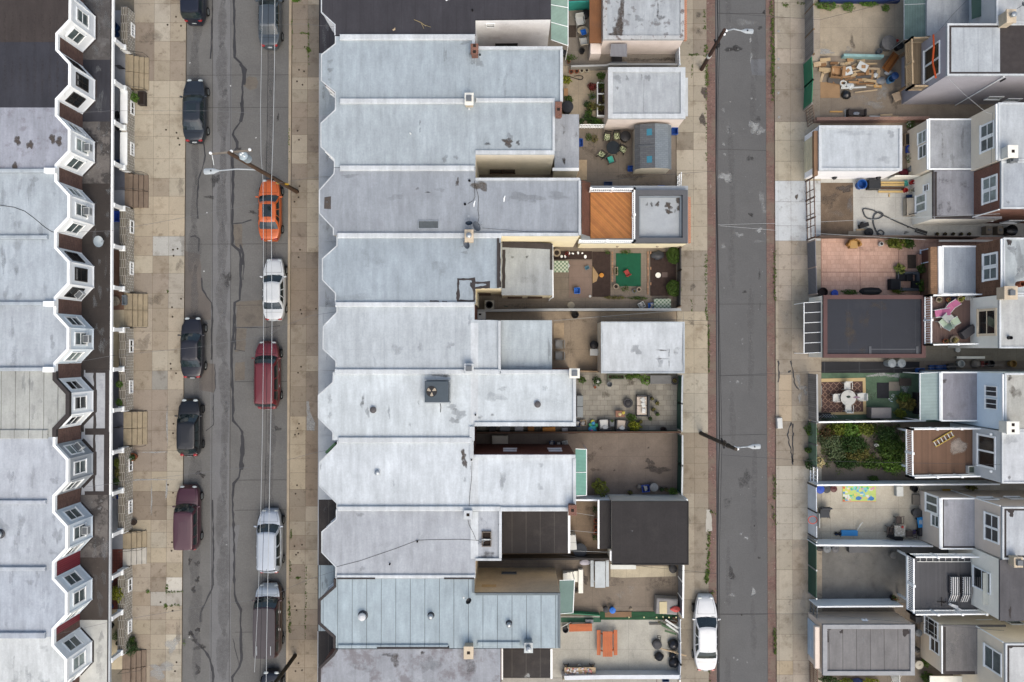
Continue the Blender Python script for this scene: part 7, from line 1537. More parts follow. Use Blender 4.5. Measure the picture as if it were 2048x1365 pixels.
# ---- stained concrete yard
bush(1199,973,.58,.62,1.1,'round yellow green bush at the foot of the teal canopy',M('olive_green_leaves',C(112,122,42),.6,0,1,0,0,tint=True),900,.11,'shrub','round_shrub',shell=.8)
bin_box(1291,977,'blue recycling box in the stained concrete yard',M('bright_blue2',C(44,84,190),.5),.55,.5,.4,.1,True);can(1308,975,.3,.75,'grey lidded rubbish bin beside the blue box in the stained yard',GP,True,lidm=M('grey_lid',C(150,150,150),.5))
for x,y,l,lf,r in((1322,978,'dark potted plant right of the grey rubbish bin',KL,.2),(1331,978,'brown potted plant second from the rear corner',DL,.2),(1259,984,'pot with sparse stems at the white garage wall',DL,.2)):pot(x,y,.16,.3,l,BP,lf,r,.3,50,.12)
bush(1345,982,.38,.28,.4,'bright green plant in the rear corner of the stained yard',M('fresh_green_leaves'),170,.13);bag(1279,974,.2,'crumpled pale bag left of the blue box',M('pale_bag',C(150,142,134),.6),.3,None,'small_bag')
# ---- rust yard
for y,l in((1040,'upper terracotta ring pot at the black garage lean-to'),(1063,'lower terracotta ring pot at the black garage lean-to'),(1053,'dark terracotta pot between the two ring pots')):pot(1191,y,.17,.35,l,TC,None)
for y,l in((1019,'dark plant at the top of the row by the black lean-to'),(1074,'plant at the foot of the row by the black lean-to')):bush(1189,y,.2,.25,.4,l,KL,50,.13,'plant','plant')
can(1160,1101,.5,.6,'dark grey covered heap below the narrow white cabinet',M('dark_cover',C(66,70,78),.7,.15,4,.1,.2),True,gp=None,name='covered_grill',cat='grill')
T=TH('white_cabinet','narrow white cabinet beside the dark addition roof','cabinet',at(1146,1085,1.0)[:2]+(.08,),.08);q=MB();q.cbox(-.24,-.55,0,.24,.55,1.0,.03);q.put('case',WP,T);q=MB();q.box(-.25,-.01,.98,.25,.01,1.004);q.put('door_gap',GP,T)
for i,pts in enumerate(([(1152,1026),(1188,1032)],[(1140,1061),(1194,1066)],[(1142,1102),(1222,1105)])):hose(pts,.012,wirel,['pale clothes line across the top of the rust coloured yard','pale clothes line across the middle of the rust coloured yard','pale clothes line above the dark ribbed fence'][i],z=1.9,name='clothes_line',cat='clothes line')
# ---- white picnic table yard
wp=M('white_boards',C(206,212,218),.6,.1,2,.06,.04)
T=TH('picnic_table','white picnic table below the dark ribbed fence','picnic table',at(1200,1149,.75)[:2]+(.08,))
for nm,x,w,z in(('tabletop',0,.75,.75),('bench',-.56,.24,.5),('bench',.56,.24,.5)):q=MB();q.cbox(x-w/2,-.97,z-.05,x+w/2,.97,z,.01);q.put(nm,wp,T)
for s in(-1,1):q=MB();q.box(-.6,s*.6-.03,.38,.6,s*.6+.03,.43);q.tube([(-.25,s*.6,.7),(-.5,s*.6,0)],.035,5);q.tube([(.25,s*.6,.7),(.5,s*.6,0)],.035,5);q.put('trestle',wp,T)
T=TH('porch_steps','white concrete steps beside the grey teal canopy','steps',at(1140,1152));q=MB()
for i in range(4):q.box(-.55+i*.28,-.4,0,-.55+(i+1)*.28-.002,.4,.75-i*.18)
q.put('treads',OW,T);q=MB();q.cbox(.6,-1.2,0,.95,.55,.35,.02);q.put('landing',OW,T)
T=TH('covered_grill','grey covered grill with a red bag and a tan board on top','grill',at(1334,1214,.9)[:2]+(.08,),-.06);q=MB();q.cbox(-.8,-.58,0,.8,.6,.85,.12);q.put('cover',M('grey_cover',C(158,154,154),.75,.1,3,.05,.1),T);q=MB();q.cbox(-.82,-.6,0,.82,.62,.12,.02);q.put('hem',M('dark_grey_hem',C(112,110,112),.8),T)
rug(1319,1204,1334,1228,.98,M('tan_board',C(224,208,170),.7),'tan board lying on the grey covered grill','board','board',.03);bag(1347,1212,.38,'red plastic bag lying on the grey covered grill',M('red_bag',C(214,92,88),.5,.15,5),.2,None,'plastic_bag',ry=.22).location.z=.93
can(1225,1221,.22,.4,'bright blue tub on the green mat strip',M('bright_blue'),True,gp=None,name='tub',cat='tub');can(1212,1220,.2,.5,'dark round bin left of the bright blue tub',M('dark_bin',C(70,70,74),.6),True);bag(1262,1219,.12,'small pale stone by the green mat strip',M('stone_pot'),.15,None,'stone')
rug(1200,1224,1360,1240,.1,M('green_strip',C(44,86,58),.9,.15,3,.1,.1),'long green strip of artificial grass between two yards','grass_strip','mat');rug(1210,1224,1263,1235,.125,M('brown_board',C(142,112,86),.8,.12,2),'brown board lying on the green strip','board','board');rug(1122,1236,1202,1245,.1,M('green_strip2',C(70,110,90),.9,.15,3),'dull green strip below the white steps yard','grass_strip','mat')
T=TH('fairy_lights','string of pale fairy lights along the green strip','lights',at(1310,1235));q=MB();pts=[W(x,1234+math.sin(i*1.3)*2,.8) for i,x in enumerate(range(1252,1364,8))];q.tube(pts,.012,5);q.put('cord',rope,T,w=True)
for x,y in((1258,1235),(1288,1235),(1313,1235),(1326,1234),(1338,1235),(1352,1235)):q=MB();p=W(x,y,.8);q.lathe([(.02,-.06),(.06,-.03),(.06,.03),(.02,.06)],p.x,p.y,.8,8);q.put('bulb',M('pale_bulb',C(240,232,180),.4),T,w=True,sm=1)
bag(1170,1126,.45,'white leaf shaped cloth hanging by the ribbed fence',M('lilac_cloth',C(206,200,212),.7),.12,None,'cloth',ry=.22);can(1346,1138,.3,.5,'black wheeled object under the black garage eave',BP,True,gp=None,name='covered_grill',cat='grill');rug(1221,1129,1272,1139,.10,WP,'strip of white boards along the black garage wall','boards','board')
T=TH('small_grate','small black boot scraper frame below the white steps','grate',at(1152,1181));q=MB();q.ring([(-.1,-.14),(.1,-.14),(.1,.14),(-.1,.14)],.03,0,.12);q.put('frame',BM,T);q=MB();q.box(-.07,-.02,0,.07,.02,.08);q.put('bar',BM,T)
# ---- new concrete yard
picnic(1215,1288,'orange stained picnic table on the pale new concrete',orange_w,1.85,.72)
T=TH('bench','orange stained wooden bench with boards on legs near the panelled roof','bench',at(1161,1255,.5)[:2]+(.08,),.03);q=MB()
for i in range(4):kk=RU(.9,1.1);q.box(-.85,-.28+.14*i,.45,.85,-.146+.14*i,.5,0,(kk,kk,kk))
q.put('seat',orange_w,T)
for s in(-.7,.7):q=MB();q.box(s-.05,-.25,0,s+.05,.25,.45,0,(.8,.8,.8));q.put('leg',orange_w,T)
q=MB();q.cbox(-.3,-.15,0,.3,.15,.3,.02);solo(q,'grey_box',GP,'grey box behind the orange bench','box',loc=VC(at(1178,1241)));can(1131,1260,.22,.4,'dark pot with a small figure shaped ornament by the panelled roof corner',M('dark_bin'),False,gp=None,name='planter_tub');plank(1132,1250,.8,.05,.04,.5,'white pole leaning by the orange bench',WP,.4)
for x,y,r,l in((1346,1289,.42,'largest black rubbish bag at the pale rear fence'),(1348,1325,.4,'lowest black rubbish bag at the pale rear fence'),(1318,1313,.34,'black rubbish bag apart from the fence on the new concrete'),(1345,1310,.3,'small black rubbish bag between two larger ones')):bag(x,y,r,l,None,.5)
T=TH('hand_truck','black folded hand truck with round base on the new concrete','hand truck',at(1313,1287));q=MB();q.lathe([(.25,0),(.36,.1),(.34,.35),(.2,.4)],n=16);q.put('drum',M('dark_bin'),T);q=MB()
for s in(-.12,.12):q.tube([(s+.08,.2,.4),(s+.12,.75,.5)],.02,5)
for i in range(4):q.tube([(-.04,.3+.14*i,.43),(.2,.3+.14*i,.43)],.015,5)
q.put('handles',BM,T)
plank(1344,1304,2.2,.08,.04,-.28,'long tan timber sticking out from the rubbish bags',LU,.35);plank(1334,1300,1.5,.07,.04,-.22,'shorter tan timber beside the long one on the rubbish bags',LU,.3)
g=random.Random(2)
for i in range(11):
 l=['white board on top of the lumber heap','second white board in the lumber heap','long white batten at the heap edge','green painted board in the lumber heap','dark green board under the white batten','second green board at the bottom of the heap','olive board at the left of the lumber heap','brown branch like board at the upper edge of the heap','short brown board at the heap corner','dark board at the back of the lumber heap','grey board sticking out left of the heap'][i]
 m=[WP,WP,WP,M('green_board',C(92,118,86),.7),M('dark_green_board',C(64,84,62),.7),M('green_board'),M('olive_board',C(104,98,70),.7),DW,DW,BP,M('grey_board',C(96,92,90),.7)][i]
 plank([1343,1350,1347,1337,1330,1341,1325,1340,1352,1340,1312][i],[1248,1252,1258,1256,1250,1265,1247,1243,1240,1246,1248][i],[1.1,1.0,1.3,1.1,.9,.9,.7,1.0,.6,.8,1.0][i],.13,.05,[-.6,-.5,-.62,-.4,-.5,-.3,-.4,-.25,-.6,-.8,0][i],l,m,.12+.05*(10-i),gp='boards in the lumber heap')
T=TH('work_bench','long work bench covered in small colourful clutter at the bottom','bench',at(1160,1342,.6)[:2]+(.08,));q=MB();q.box(-1.15,-.28,.55,1.15,.28,.6);q.put('top',LU,T);
for s in(-1,1):q=MB();q.box(s*1.0-.04,-.25,0,s*1.0+.04,.25,.55);q.put('leg',LU,T)
q=MB();g=random.Random(4)
for i in range(46):q.rbox(g.uniform(-1.05,1.05),g.uniform(-.22,.22),.6,g.uniform(.06,.2),g.uniform(.05,.14),g.uniform(.03,.12),g.uniform(0,3),0,0,g.choice([(.9,.85,.8),(.7,.2,.2),(.3,.3,.5),(.8,.6,.3),(.9,.9,.95),(.4,.25,.2),(.85,.7,.75)]))
c_=q.put('clutter',M('bright_toys'),T);c_['kind']='stuff'
for x,l in((1132,'black folding trestle at the left of the cluttered bench'),(1184,'black folding trestle at the right of the cluttered bench')):q=MB();q.tube([(-.2,.12,0),(0,0,.5),(.2,.12,0)],.03,5);q.tube([(-.15,.1,.15),(.15,.1,.15)],.02,5);solo(q,'trestle',BM,l,'trestle','black folding trestles',loc=VC(at(x,1331)))
can(1159,1334,.16,.3,'white bucket behind the cluttered bench',WP,False,gp=None,name='bucket',cat='bucket');can(1234,1351,.24,.15,'bright blue round basin at the bottom wall',M('bright_blue'),False,gp=None,name='basin',cat='basin');plank(1210,1351,.9,.03,.03,0,'wooden broom handle left of the blue basin',LU,.3);bin_box(1331,1357,'navy recycling box on the pale bottom wall',M('navy_plastic'),.5,.45,.3,0)
q=MB();q.prism([(-.28,.1),(.28,.1),(.1,-.3),(-.05,-.3)],0,.1);solo(q,'grey_shovel_blade',GP,'grey fan shaped shovel blade by the bottom wall','shovel',loc=VC(at(1283,1347,.3)));q=MB();q.rbox(0,0,0,.3,.16,.12,0);q.tube([(0,0,.1),(-.03,-.5,.3)],.02,5);solo(q,'red_brush',M('dark_red',C(112,34,30),.6),'dark red brush by the bottom wall','brush',loc=VC(at(1313,1349,.3)))
q=MB();q.lathe([(.06,0),(.08,.9),(.05,1.2),(.09,1.25),(.05,1.4)],n=8);solo(q,'closed_parasol',M('cream_parasol',C(228,214,186),.8),'cream closed parasol at the left end of the cluttered bench','parasol',loc=VC(at(1125,1345)))
# ------------------------------------------------------------------ right yards
for i,(x,y,rx,ry,l) in enumerate(((1651,13,.95,.38,'largest low green bush along the top wall of the right yard'),(1694,16,.5,.4,'round low bush second along the top wall'),(1735,10,.75,.22,'flat low bush third along the top wall'),(1769,19,.3,.28,'smallest low bush at the right end of the top wall'))):bush(x,y,rx,ry,.35,l,M('fresh_green_leaves'),int(700*rx),.1,'shrub','low_bush')
q=MB();a,b=W(1640,-6,.5),W(1800,3,.5);q.box(a.x,b.y,.05,b.x,a.y,.5);solo(q,'blue_tarp',M('navy_tarp',C(36,56,104),.6,.2,2,.1,.1),'dark blue tarp along the top edge of the right yard','tarp')
can(1778,86,.52,.7,'large grey tarp covered round bin beside the timber balcony yard',M('grey_tarp',C(126,122,120),.7,.2,5,.1,.2),True,gp=None,name='covered_grill',cat='grill');can(1759,103,.2,.4,'small grey bucket beside the large tarp covered bin',GP,False,gp=None,name='bucket',cat='bucket');can(1800,92,.26,.6,'black bin half under the timber balcony',BP,True);can(1794,82,.1,.5,'thin red cylinder beside the black bin',red_pl,True,gp=None,name='gas_bottle',cat='bottle')
# wood and rubbish heap
g=random.Random(12)
woodc=[LU,CB,M('pale_ply',C(206,178,140),.8,.12,2),M('brown_ply',C(150,112,78),.8,.12,2),M('grey_board')]
desc=['pale','tan','brown','grey','split']
items=[(1640,128,1.0,.35,.2,0),(1650,140,.9,.3,-.1,2),(1645,150,1.1,.2,1.3,0),(1664,136,1.4,.1,.65,0),(1630+20,120,.8,.25,.1,2),(1675,143,.9,.5,-.2,1),(1690,128,.8,.2,.1,0),(1700,120,.5,.3,.2,1),(1712,132,.8,.35,.5,2),(1722,124,.6,.3,.2,0),(1742,128,.9,.12,.0,2),(1748,138,.8,.15,-.1,0),(1735,150,1.7,.3,.05,3),(1720,155,1.6,.18,.04,4),(1700,158,.9,.1,.3,3),(1730,168,1.3,.12,.05,3),(1745,172,1.0,.1,-.1,0),(1707,176,1.8,.12,.02,5),(1732,183,1.6,.09,.08,0),(1755,173,.6,.2,0,6),(1668,162,.9,.4,-.15,4)]
nm=['flat pale board at the left end of the rubbish heap','tan panel below the flat pale board','upright tan batten at the left of the heap','long pale timber leaning diagonally on the heap','tan sheet at the top left of the heap','square cardboard sheet in the heap left of the white panels','short pale offcut at the top of the heap','small cardboard flap with a dark hole in the heap','broad tan board right of the white square panel','pale block at the top right of the heap','tan strip beside the long brown door','pale strip under the brown door end','dark brown board across the lower heap','grey plank across the lower heap','brown stick in the middle of the heap','brown plank below the heap','thin pale stick at the lower right of the heap','white plank lying below the heap','pale timber lying lowest below the heap','bright tan block at the lower right of the heap','dark grey rectangle of board above the flattened carton']
for(x,y,L,w,a,mi),l in zip(items,nm):plank(x,y,L,w,.04,a,l,(woodc+[WP,M('bright_ply',C(222,172,104),.7)])[mi],.1+g.uniform(0,.3),gp='boards in the rubbish heap',tilt=g.uniform(-.15,.15))
for i in range(26):
 plank(g.uniform(1636,1764),g.uniform(122,166),g.uniform(.3,1.1),g.uniform(.08,.3),.04,g.choice((0,.2,.6,-.3,1.4))+g.uniform(-.2,.2),'short offcut of pale or brown board scattered in the rubbish heap',woodc[i%4],.1+g.uniform(0,.2),gp='offcuts in the rubbish heap',name='offcut',tilt=g.uniform(-.1,.1))
for x,y,r,l in((1694,143,.25,'white square panel with a brown label in the rubbish heap'),(1725,134,-.5,'white torn panel at the right of the rubbish heap')):q=MB();q.rbox(0,0,0,.75,.6,.05,0);q.rbox(.05,.02,.05,.3,.25,.012,.5,1);solo(q,'discarded_board',[WP,CB],l,'panel',loc=VC(at(x,y,.45)),rot=r)
T=TH('old_door','orange brown wooden door leaning at the right of the rubbish heap','door',at(1780,126,.5),R_(53));q=MB();q.rbox(0,0,.1,1.7,.62,.06,0,0,.2);q.put('leaf',M('orange_brown_door',C(148,92,44),.6,.2,2),T);q=MB();q.rbox(0,.2,.165,1.5,.08,.03,0,0,.2);q.rbox(0,-.2,.165,1.5,.08,.03,0,0,.2);q.put('rails',M('dark_door_rail',C(110,66,34),.6),T)
T=TH('carton','open brown carton in the middle of the rubbish heap','carton',at(1671,146,.3)[:2]+(.08,),-.1);q=MB();q.ring([(-.4,-.4),(.4,-.4),(.4,.4),(-.4,.4)],.03,0,.5);q.box(-.37,-.37,.02,.37,.37,.05);q.put('box',CB,T);q=MB();q.rbox(.55,.1,.45,.35,.7,.02,0,0,.4);q.put('flap',CB,T)
rug(1628,165,1680,196,.1,M('flat_carton',C(176,142,108),.85,.12,1.5,.08,.05),'large flattened carton on the ground at the green tarp fence','flattened_carton','carton',.02)
bag(1692,190,.36,'black rubbish bag below the flattened carton edge',None,.45);bag(1701,172,.3,'white plastic bag above the black rubbish bag',whitebag,.3,None,'plastic_bag');bag(1778,146,.35,'white and grey bag beside the blue barrel',M('pale_bag2',C(196,198,202),.5),.35,None,'plastic_bag',ry=.22);bag(1762,162,.4,'grey plastic heap left of the blue barrel',M('grey_bag',C(140,142,148),.5),.3,None,'plastic_bag',ry=.3);bag(1752,150,.2,'small white bag at the brown door foot',whitebag,.2,None,'plastic_bag')
can(1790,152,.26,.7,'dark blue lidded barrel beside the timber balcony',M('barrel_blue',C(44,76,128),.5),True,gp=None,name='barrel',cat='barrel');can(1782,159,.27,.5,'light blue barrel leaning by the dark blue barrel',M('light_barrel',C(92,146,190),.5),False,gp=None,name='barrel',cat='barrel')
T=TH('white_ring','white plastic ring toilet seat shaped rubbish by the white bag','plastic ring',at(1686,167,.2));q=MB();P=[(math.cos(k*.524)*.22,math.sin(k*.524)*.18,.05) for k in range(13)];q.tube(P,.07,6);q.put('ring',WP,T,sm=1);q=MB();q.rbox(0,-.25,0,.3,.14,.1);q.put('base',WP,T)
chair(1793,195,R_(200),'beige plastic stool beside the grey stucco wall',M('beige_stool',C(172,152,132),.6),w=.65,d=.6,h=.4,bh=.1,arms=False)
T=TH('dark_bench','dark brown bench seat with a grey cloth by the low brick wall','bench',at(1713,226,.4)[:2]+(.08,));q=MB();q.box(-.65,-.22,.35,.65,.22,.42);q.put('seat',M('dark_bench_wood',C(62,54,52),.6),T)
for s in(-.62,.62):q=MB();q.box(s-.05,-.25,0,s+.05,.25,.55);q.put('arm',M('dark_bench_wood'),T)
bag(1709,230,.25,'grey cloth lying on the dark brown bench',M('grey_cloth',C(158,162,172),.8),.12,None,'cloth',ry=.13).location.z=.5
plank(1672,224,.95,.11,.06,0,'orange tan timber left of the dark bench',M('bright_ply'));plank(1690,232,.9,.05,.05,1.57,'white post piece beside the dark bench',WP);plank(1760,234,1.6,.12,.05,-.02,'white board on the brick wall edge right of the bench',WP,.15);plank(1772,231,.9,.16,.08,.05,'stack of tan board ends right of the bench',LU,.2);plank(1783,233,1.0,.1,.05,-.05,'tan board beside the grey stucco house corner',LU,.12)
# ---- behind white roofed garage
bush(1817,252,.32,.36,.6,'flowering shrub at the top of the pallet strip',GL,170,.12);bush(1817,320,.3,.4,.6,'flowering shrub near the red cloth by the white garage',GL,170,.12)
for x,y,l in((1817,249,'white flowers on the upper flowering shrub'),(1815,316,'yellow white flowers on the lower flowering shrub')):q=MB();q.leaves(0,0,.1,.26,.26,.16,24,.1);solo(q,'flowers',petal,l,'flowers',loc=VC(at(x,y,.55)))
T=TH('black_planter','black rectangular planter between the white garage and beige house','planter',at(1813,281));q=MB();q.ring([(-.26,-.45),(.26,-.45),(.26,.45),(-.26,.45)],.07,0,.3);q.put('rim',M('tan_rim',C(150,128,106),.7),T);q=MB();q.box(-.18,-.37,.05,.18,.37,.32);q.put('tray',BP,T)
bin_box(1820,299,'blue recycling box with a white recycling mark between the shrubs',M('bright_blue2'),.5,.5,.4,0)
q=MB();q.M=TR((0,0,0))
for k in range(3):a0=k*2.094;q.tube([(.15*math.cos(a0),.15*math.sin(a0),0),(.17*math.cos(a0+.7),.17*math.sin(a0+.7),0),(.13*math.cos(a0+1.4),.13*math.sin(a0+1.4),0)],[.03,.03,.012],6)
solo(q,'paper_scraps',WP,'white paper scraps inside the marked blue recycling box','paper',loc=VC(at(1820,299,.3)))
can(1825,338,.27,.6,'grey rounded bin at the lower end of the shrub strip',GP,True);bag(1811,345,.5,'dark red cloth heap behind the white side wall',M('maroon_cloth',C(122,40,56),.7),.3,None,'cloth',ry=.25)
q=MB();a,b=W(1790,351,1.2),W(1842,353,1.2);q.box(a.x,b.y,.05,b.x,a.y,1.2);tag(q.put('side_wall',creamsid),'short white wall between the white garage and the beige house','wall')
# ---- hose yard
can(1724,369,.36,.6,'blue barrel tub against the white garage wall',M('bright_blue3',C(36,96,178),.5),False,gp=None,name='barrel',cat='barrel');T=TH('storage_box','black storage box beside the blue barrel tub','storage box',at(1749,369,.6)[:2]+(.08,));q=MB();q.cbox(-.42,-.35,0,.42,.35,.55,.03);q.put('box',BP,T);q=MB();q.cbox(-.44,-.37,.55,.44,.37,.62,.03);q.put('lid',M('black_lid',C(48,50,54),.4),T)
for i,(y,m) in enumerate(((366,M('yellow_ply',C(224,190,130),.7)),(371,M('yellow_ply')),(377,DW),(384,M('yellow_ply')))):plank(1784+(-3 if i==3 else 0),y,1.75 if i<3 else 1.9,.14,.1,0,['uppermost yellow plank in the stack by the red tools','second yellow plank in the stack by the red tools','brown plank in the stack by the red tools','lowest yellow plank in the stack by the red tools'][i],m,.12,gp='planks stacked by the white wall')
plank(1778,391,.25,.08,.05,1.57,'short yellow offcut under the plank stack',M('yellow_ply'))
for x,y,m,l,r in((1825,365,red_pl,'red bucket at the right end of the plank stack',.16),(1811,381,red_pl,'red petrol can below the plank stack end',.17),(1823,381,M('cream_pot'),'cream tin between the red can and the black bucket',.13),(1831,380,BP,'black bucket at the beige house wall',.18)):can(x,y,r,.35,l,m,False,gp=None,name='bucket',cat='bucket')
bin_box(1812,367,'small turquoise tool tray by the red bucket',M('turquoise',C(80,170,160),.5),.25,.4,.12,.2,False,None);bin_box(1818,393,'small dark blue toolbox below the cream tin',M('navy_plastic'),.4,.2,.15,.1,False,None)
hose([(1835,461),(1800,447),(1766,431),(1745,421),(1728,418),(1726,424),(1733,436),(1750,439),(1763,434),(1765,428),(1757,425),(1748,431),(1746,445),(1750,458),(1755,466),(1764,471),(1767,465),(1760,461),(1754,466),(1757,472)],.05,M('grey_hose',C(86,88,92),.5),'thick grey hose looping over the pale concrete')
T=TH('door_landing','grey concrete landing with black rail below the beige back door','steps',at(1814,416));q=MB();q.cbox(-.3,-.65,0,.75,.65,.45,.02);q.put('landing',M('grey_landing',CW(160,150,138),.8,.12,2),T);q=MB();q.tube([(-.1,-.6,.5),(.75,-.45,1.1),(1.2,-.35,1.2)],.03,6);q.tube([(-.3,.7,.5),(-.3,-.68,.5)],.03,6);q.put('rail',BM,T)
T=TH('worn_tools','black bag and tool pile by the dark brown fence','tools',at(1725,456));q=MB();q.rbox(0,.15,.02,.7,.3,.3,.3);q.lathe([(.1,0),(.16,.2),(.05,.3)],-.2,.25,.2,8);q.put('bag',M('black_cloth',C(44,44,48),.8),T);q=MB();q.rbox(.0,-.15,0,1.0,.12,.08,.05);q.put('board',LU,T)
can(1738,465,.3,.35,'crumpled black object beside the tool pile',M('black_cloth'),True,gp=None,name='tool_bag',cat='bag');rug(1697,463,1740,472,.16,M('pale_board',C(166,152,136),.8),'pale curved board by the dark brown fence','board','board',.05)
for x,l in((1977,'tan gas meter box in the passage behind the hose yard'),(2000,'grey box in the passage beside the round grill')):T=TH('meter_box',l,'box',at(x,461,.6)[:2]+(.08,));q=MB();q.cbox(-.22,-.3,0,.22,.3,.6,.03);q.put('case',M('meter_tan',C(150,138,122),.6),T);q=MB();q.box(-.1,-.05,.6,.1,.1,.66);q.put('dial',GP,T)
can(2024,461,.4,.8,'round black kettle grill in the far right passage',M('gloss_black',C(28,30,32),.25),True,gp=None,name='grill',cat='grill')
for i,x in enumerate((1872,1888,1904,1920,1936)):pot(x,469,.12,.2,['first','second','third','fourth','fifth'][i]+' small dark pot from the left along the dark brown fence',M('dark_brown_pot'),DL,.12,.15,18,.08)
T=TH('black_grate','black frame and cover lying where the hose ends','grate',at(1842,464));q=MB();q.rbox(0,0,0,.9,.3,.05,-.3);q.put('cover',BP,T);q=MB();q.tube([(-.4,.05,.06),(.4,-.2,.06)],.02,5);q.put('bar',SL,T)
rug(1878,480,1986,484,.9,OW,'long pale board along the passage beside the brown shingled house','board','board',.04)
# ---- pink yard
T=TH('wicker_tub_chair','honey wicker tub chair on the pink paving','chair',at(1704,491));wk=M('honey_wicker',C(190,140,74),.7,.2,12,.12,.2);q=MB();q.cbox(-.3,-.25,0,.3,.38,.35,.05);q.put('seat',M('honey_cushion',C(206,164,106),.8),T);q=MB()
for k in range(9):a0=math.pi*k/8;q.tube([(-.4*math.cos(a0),.28*math.sin(a0)+.05,.0),(-.43*math.cos(a0),.3*math.sin(a0)+.05,.6)],.06,6)
q.put('back',wk,T)
for s in(-1,1):q=MB();q.lathe([(.1,-.3),(.15,-.1),(.15,.1),(.1,.3)],0,0,0,8);q.M=None;q2=MB(TR((s*.42,.0,.3)));q2.lathe([(.08,-.28),(.14,-.1),(.14,.15),(.09,.3)],n=8);q2.put('arm',wk,T,sm=1)
T=TH('garden_ornament','small round white and black ornament on the pink paving','ornament',at(1760,489));q=MB();q.lathe([(.17,0),(.17,.25),(.14,.28)],n=14);q.put('pot',WP,T);q=MB();q.lathe([(.13,.27),(.06,.32)],n=10);q.box(-.02,-.1,.3,.02,.1,.34);q.put('top',BP,T)
bush(1787,489,.75,.42,.8,'broad yellow green shrub row against the dark brown fence',M('olive_green_leaves'),620,.14);bush(1814,489,.38,.4,.6,'green leafy plant right of the broad yellow shrub',GL,260,.16);bush(1797,540,.35,.4,.5,'spiky pale plant at the edge of the pink paving',M('pale_spiky',C(140,150,80),.6,0,1,0,0,tint=True),90,.34,'plant','plant');bush(1843,540,.55,.4,.9,'dense mid green shrub at the shingled house wall',GL,620,.12);bush(1842,574,.5,.5,.7,'feathery green shrub beside the black cushions',M('fresh_green_leaves'),380,.17);bush(1792,581,.5,.25,.4,'low green shrub above the black garage edge',M('olive_green_leaves'),280,.13);bush(1698,585,.6,.2,.35,'strip of low plants along the black garage',GL,240,.12)
T=TH('black_sofa','black corner sofa set with a grey frame on the pink paving','sofa',at(1812,565));q=MB();q.ring([(-.75,-.65),(.85,-.65),(.85,.75),(-.75,.75)],.2,0,.35);q.put('frame',M('sofa_grey',C(92,98,106),.6),T)
for x,y in((-.45,.35),(.1,.35),(.55,-.2)):q=MB();q.cbox(x-.25,y-.28,.1,x+.25,y+.28,.4,.06);q.put('cushion',M('black_cushion',C(34,36,42),.85),T)
q=MB();q.cbox(-.35,-.4,0,.35,.4,.55,.05);solo(q,'black_chair',M('black_cushion'),'square black pouffe chair left of the black sofa','pouffe',loc=VC(at(1784,570)))
rug(1815,510,1832,537,.1,M('brown_mat'),'brown ribbed door mat by the shingled house','door_mat','mat',.02);T=TH('door_step','pink concrete step at the shingled house door','step',at(1838,521));q=MB();q.cbox(-.22,-.45,0,.22,.45,.3,.02);q.put('tread',M('pink_step',CW(170,128,110),.8,.1,2),T);q=MB();q.box(-.2,.4,.3,.2,.44,.34);q.put('edge',GP,T)
can(1669,587,.25,.3,'round blue lid bin in the pink yard corner',M('bright_blue2'),True);can(1646,585,.35,.4,'dark pot cluster at the corrugated fence corner',M('dark_brown_pot'),False,gp=None,name='plant_pot',cat='plant pot');T=TH('kayak_cover','long black covered shape along the black garage','cover',at(1741,583));q=MB();q.lathe([(.05,-.85),(.25,-.6),(.3,0),(.25,.6),(.05,.85)],n=10);q.M=None
q2=MB(RO(math.pi/2,4,'Y')@Matrix.Scale(1,4));q2.lathe([(.05,-.85),(.25,-.6),(.3,0),(.25,.6),(.05,.85)],n=10);q2.put('cover',M('black_cloth'),T,sm=1);q3=MB();q3.box(-.6,-.05,-.1,.6,.05,.31);q3.put('strap',BM,T)
# ---- deck with pink and green chairs (deck top at 3 m)
DZ=3.0
pinkf=M('pink_sling',C(208,122,164),.6,.05,3);greenf=M('pale_green_sling',C(196,214,192),.6,.05,3)
for x,y,r,m,l in((1878,627,100,pinkf,'pink sling chair on the left of the deck table'),(1900,617,-40+180,pinkf,'pink sling lounge chair above the deck table'),(1888,645,40,greenf,'pale green sling chair below the deck table'),(1912,643,-60,greenf,'pale green sling chair right of the deck table')):
 p=W(x,y,DZ+.4);T=TH('sling_chair',l,'chair',(p.x,p.y,DZ),R_(r),'sling chairs on the mauve deck');q=MB();q.box(-.24,-.26,.36,.24,.26,.38);q.put('seat',m,T);q=MB();q.M=TR((0,-.27,.36))@RO(R_(35),4,'X');q.box(-.24,-.01,0,.24,.01,.55);q.put('backrest',m,T)
 for s in(-1,1):q=MB();q.tube([(s*.26,.3,0),(s*.26,.26,.38),(s*.26,-.27,.37),(s*.26,-.6,.82)],.03,6);q.tube([(s*.26,-.3,0),(s*.26,.1,.38)],.022,5);q.put('frame',WP,T)
p=W(1896,635,DZ+.6);T=TH('glass_table','small glass table between the pink and green sling chairs','table',(p.x,p.y,DZ),.8);q=MB();q.cbox(-.32,-.32,.58,.32,.32,.61,.01);q.put('tabletop',M('frosted_glass',C(190,192,190),.2),T)
for sx in(-.28,.28):
 for sy in(-.28,.28):q=MB();q.tube([(sx,sy,0),(sx,sy,.58)],.02,5);q.put('leg',WP,T)
def dpot(x,y,r,l,m,lf,n=50):p=W(x,y,DZ+.2);T=pot(x,y,r,.3,l,m,lf,.24,.3,n,.12);T.location=(p.x,p.y,DZ)
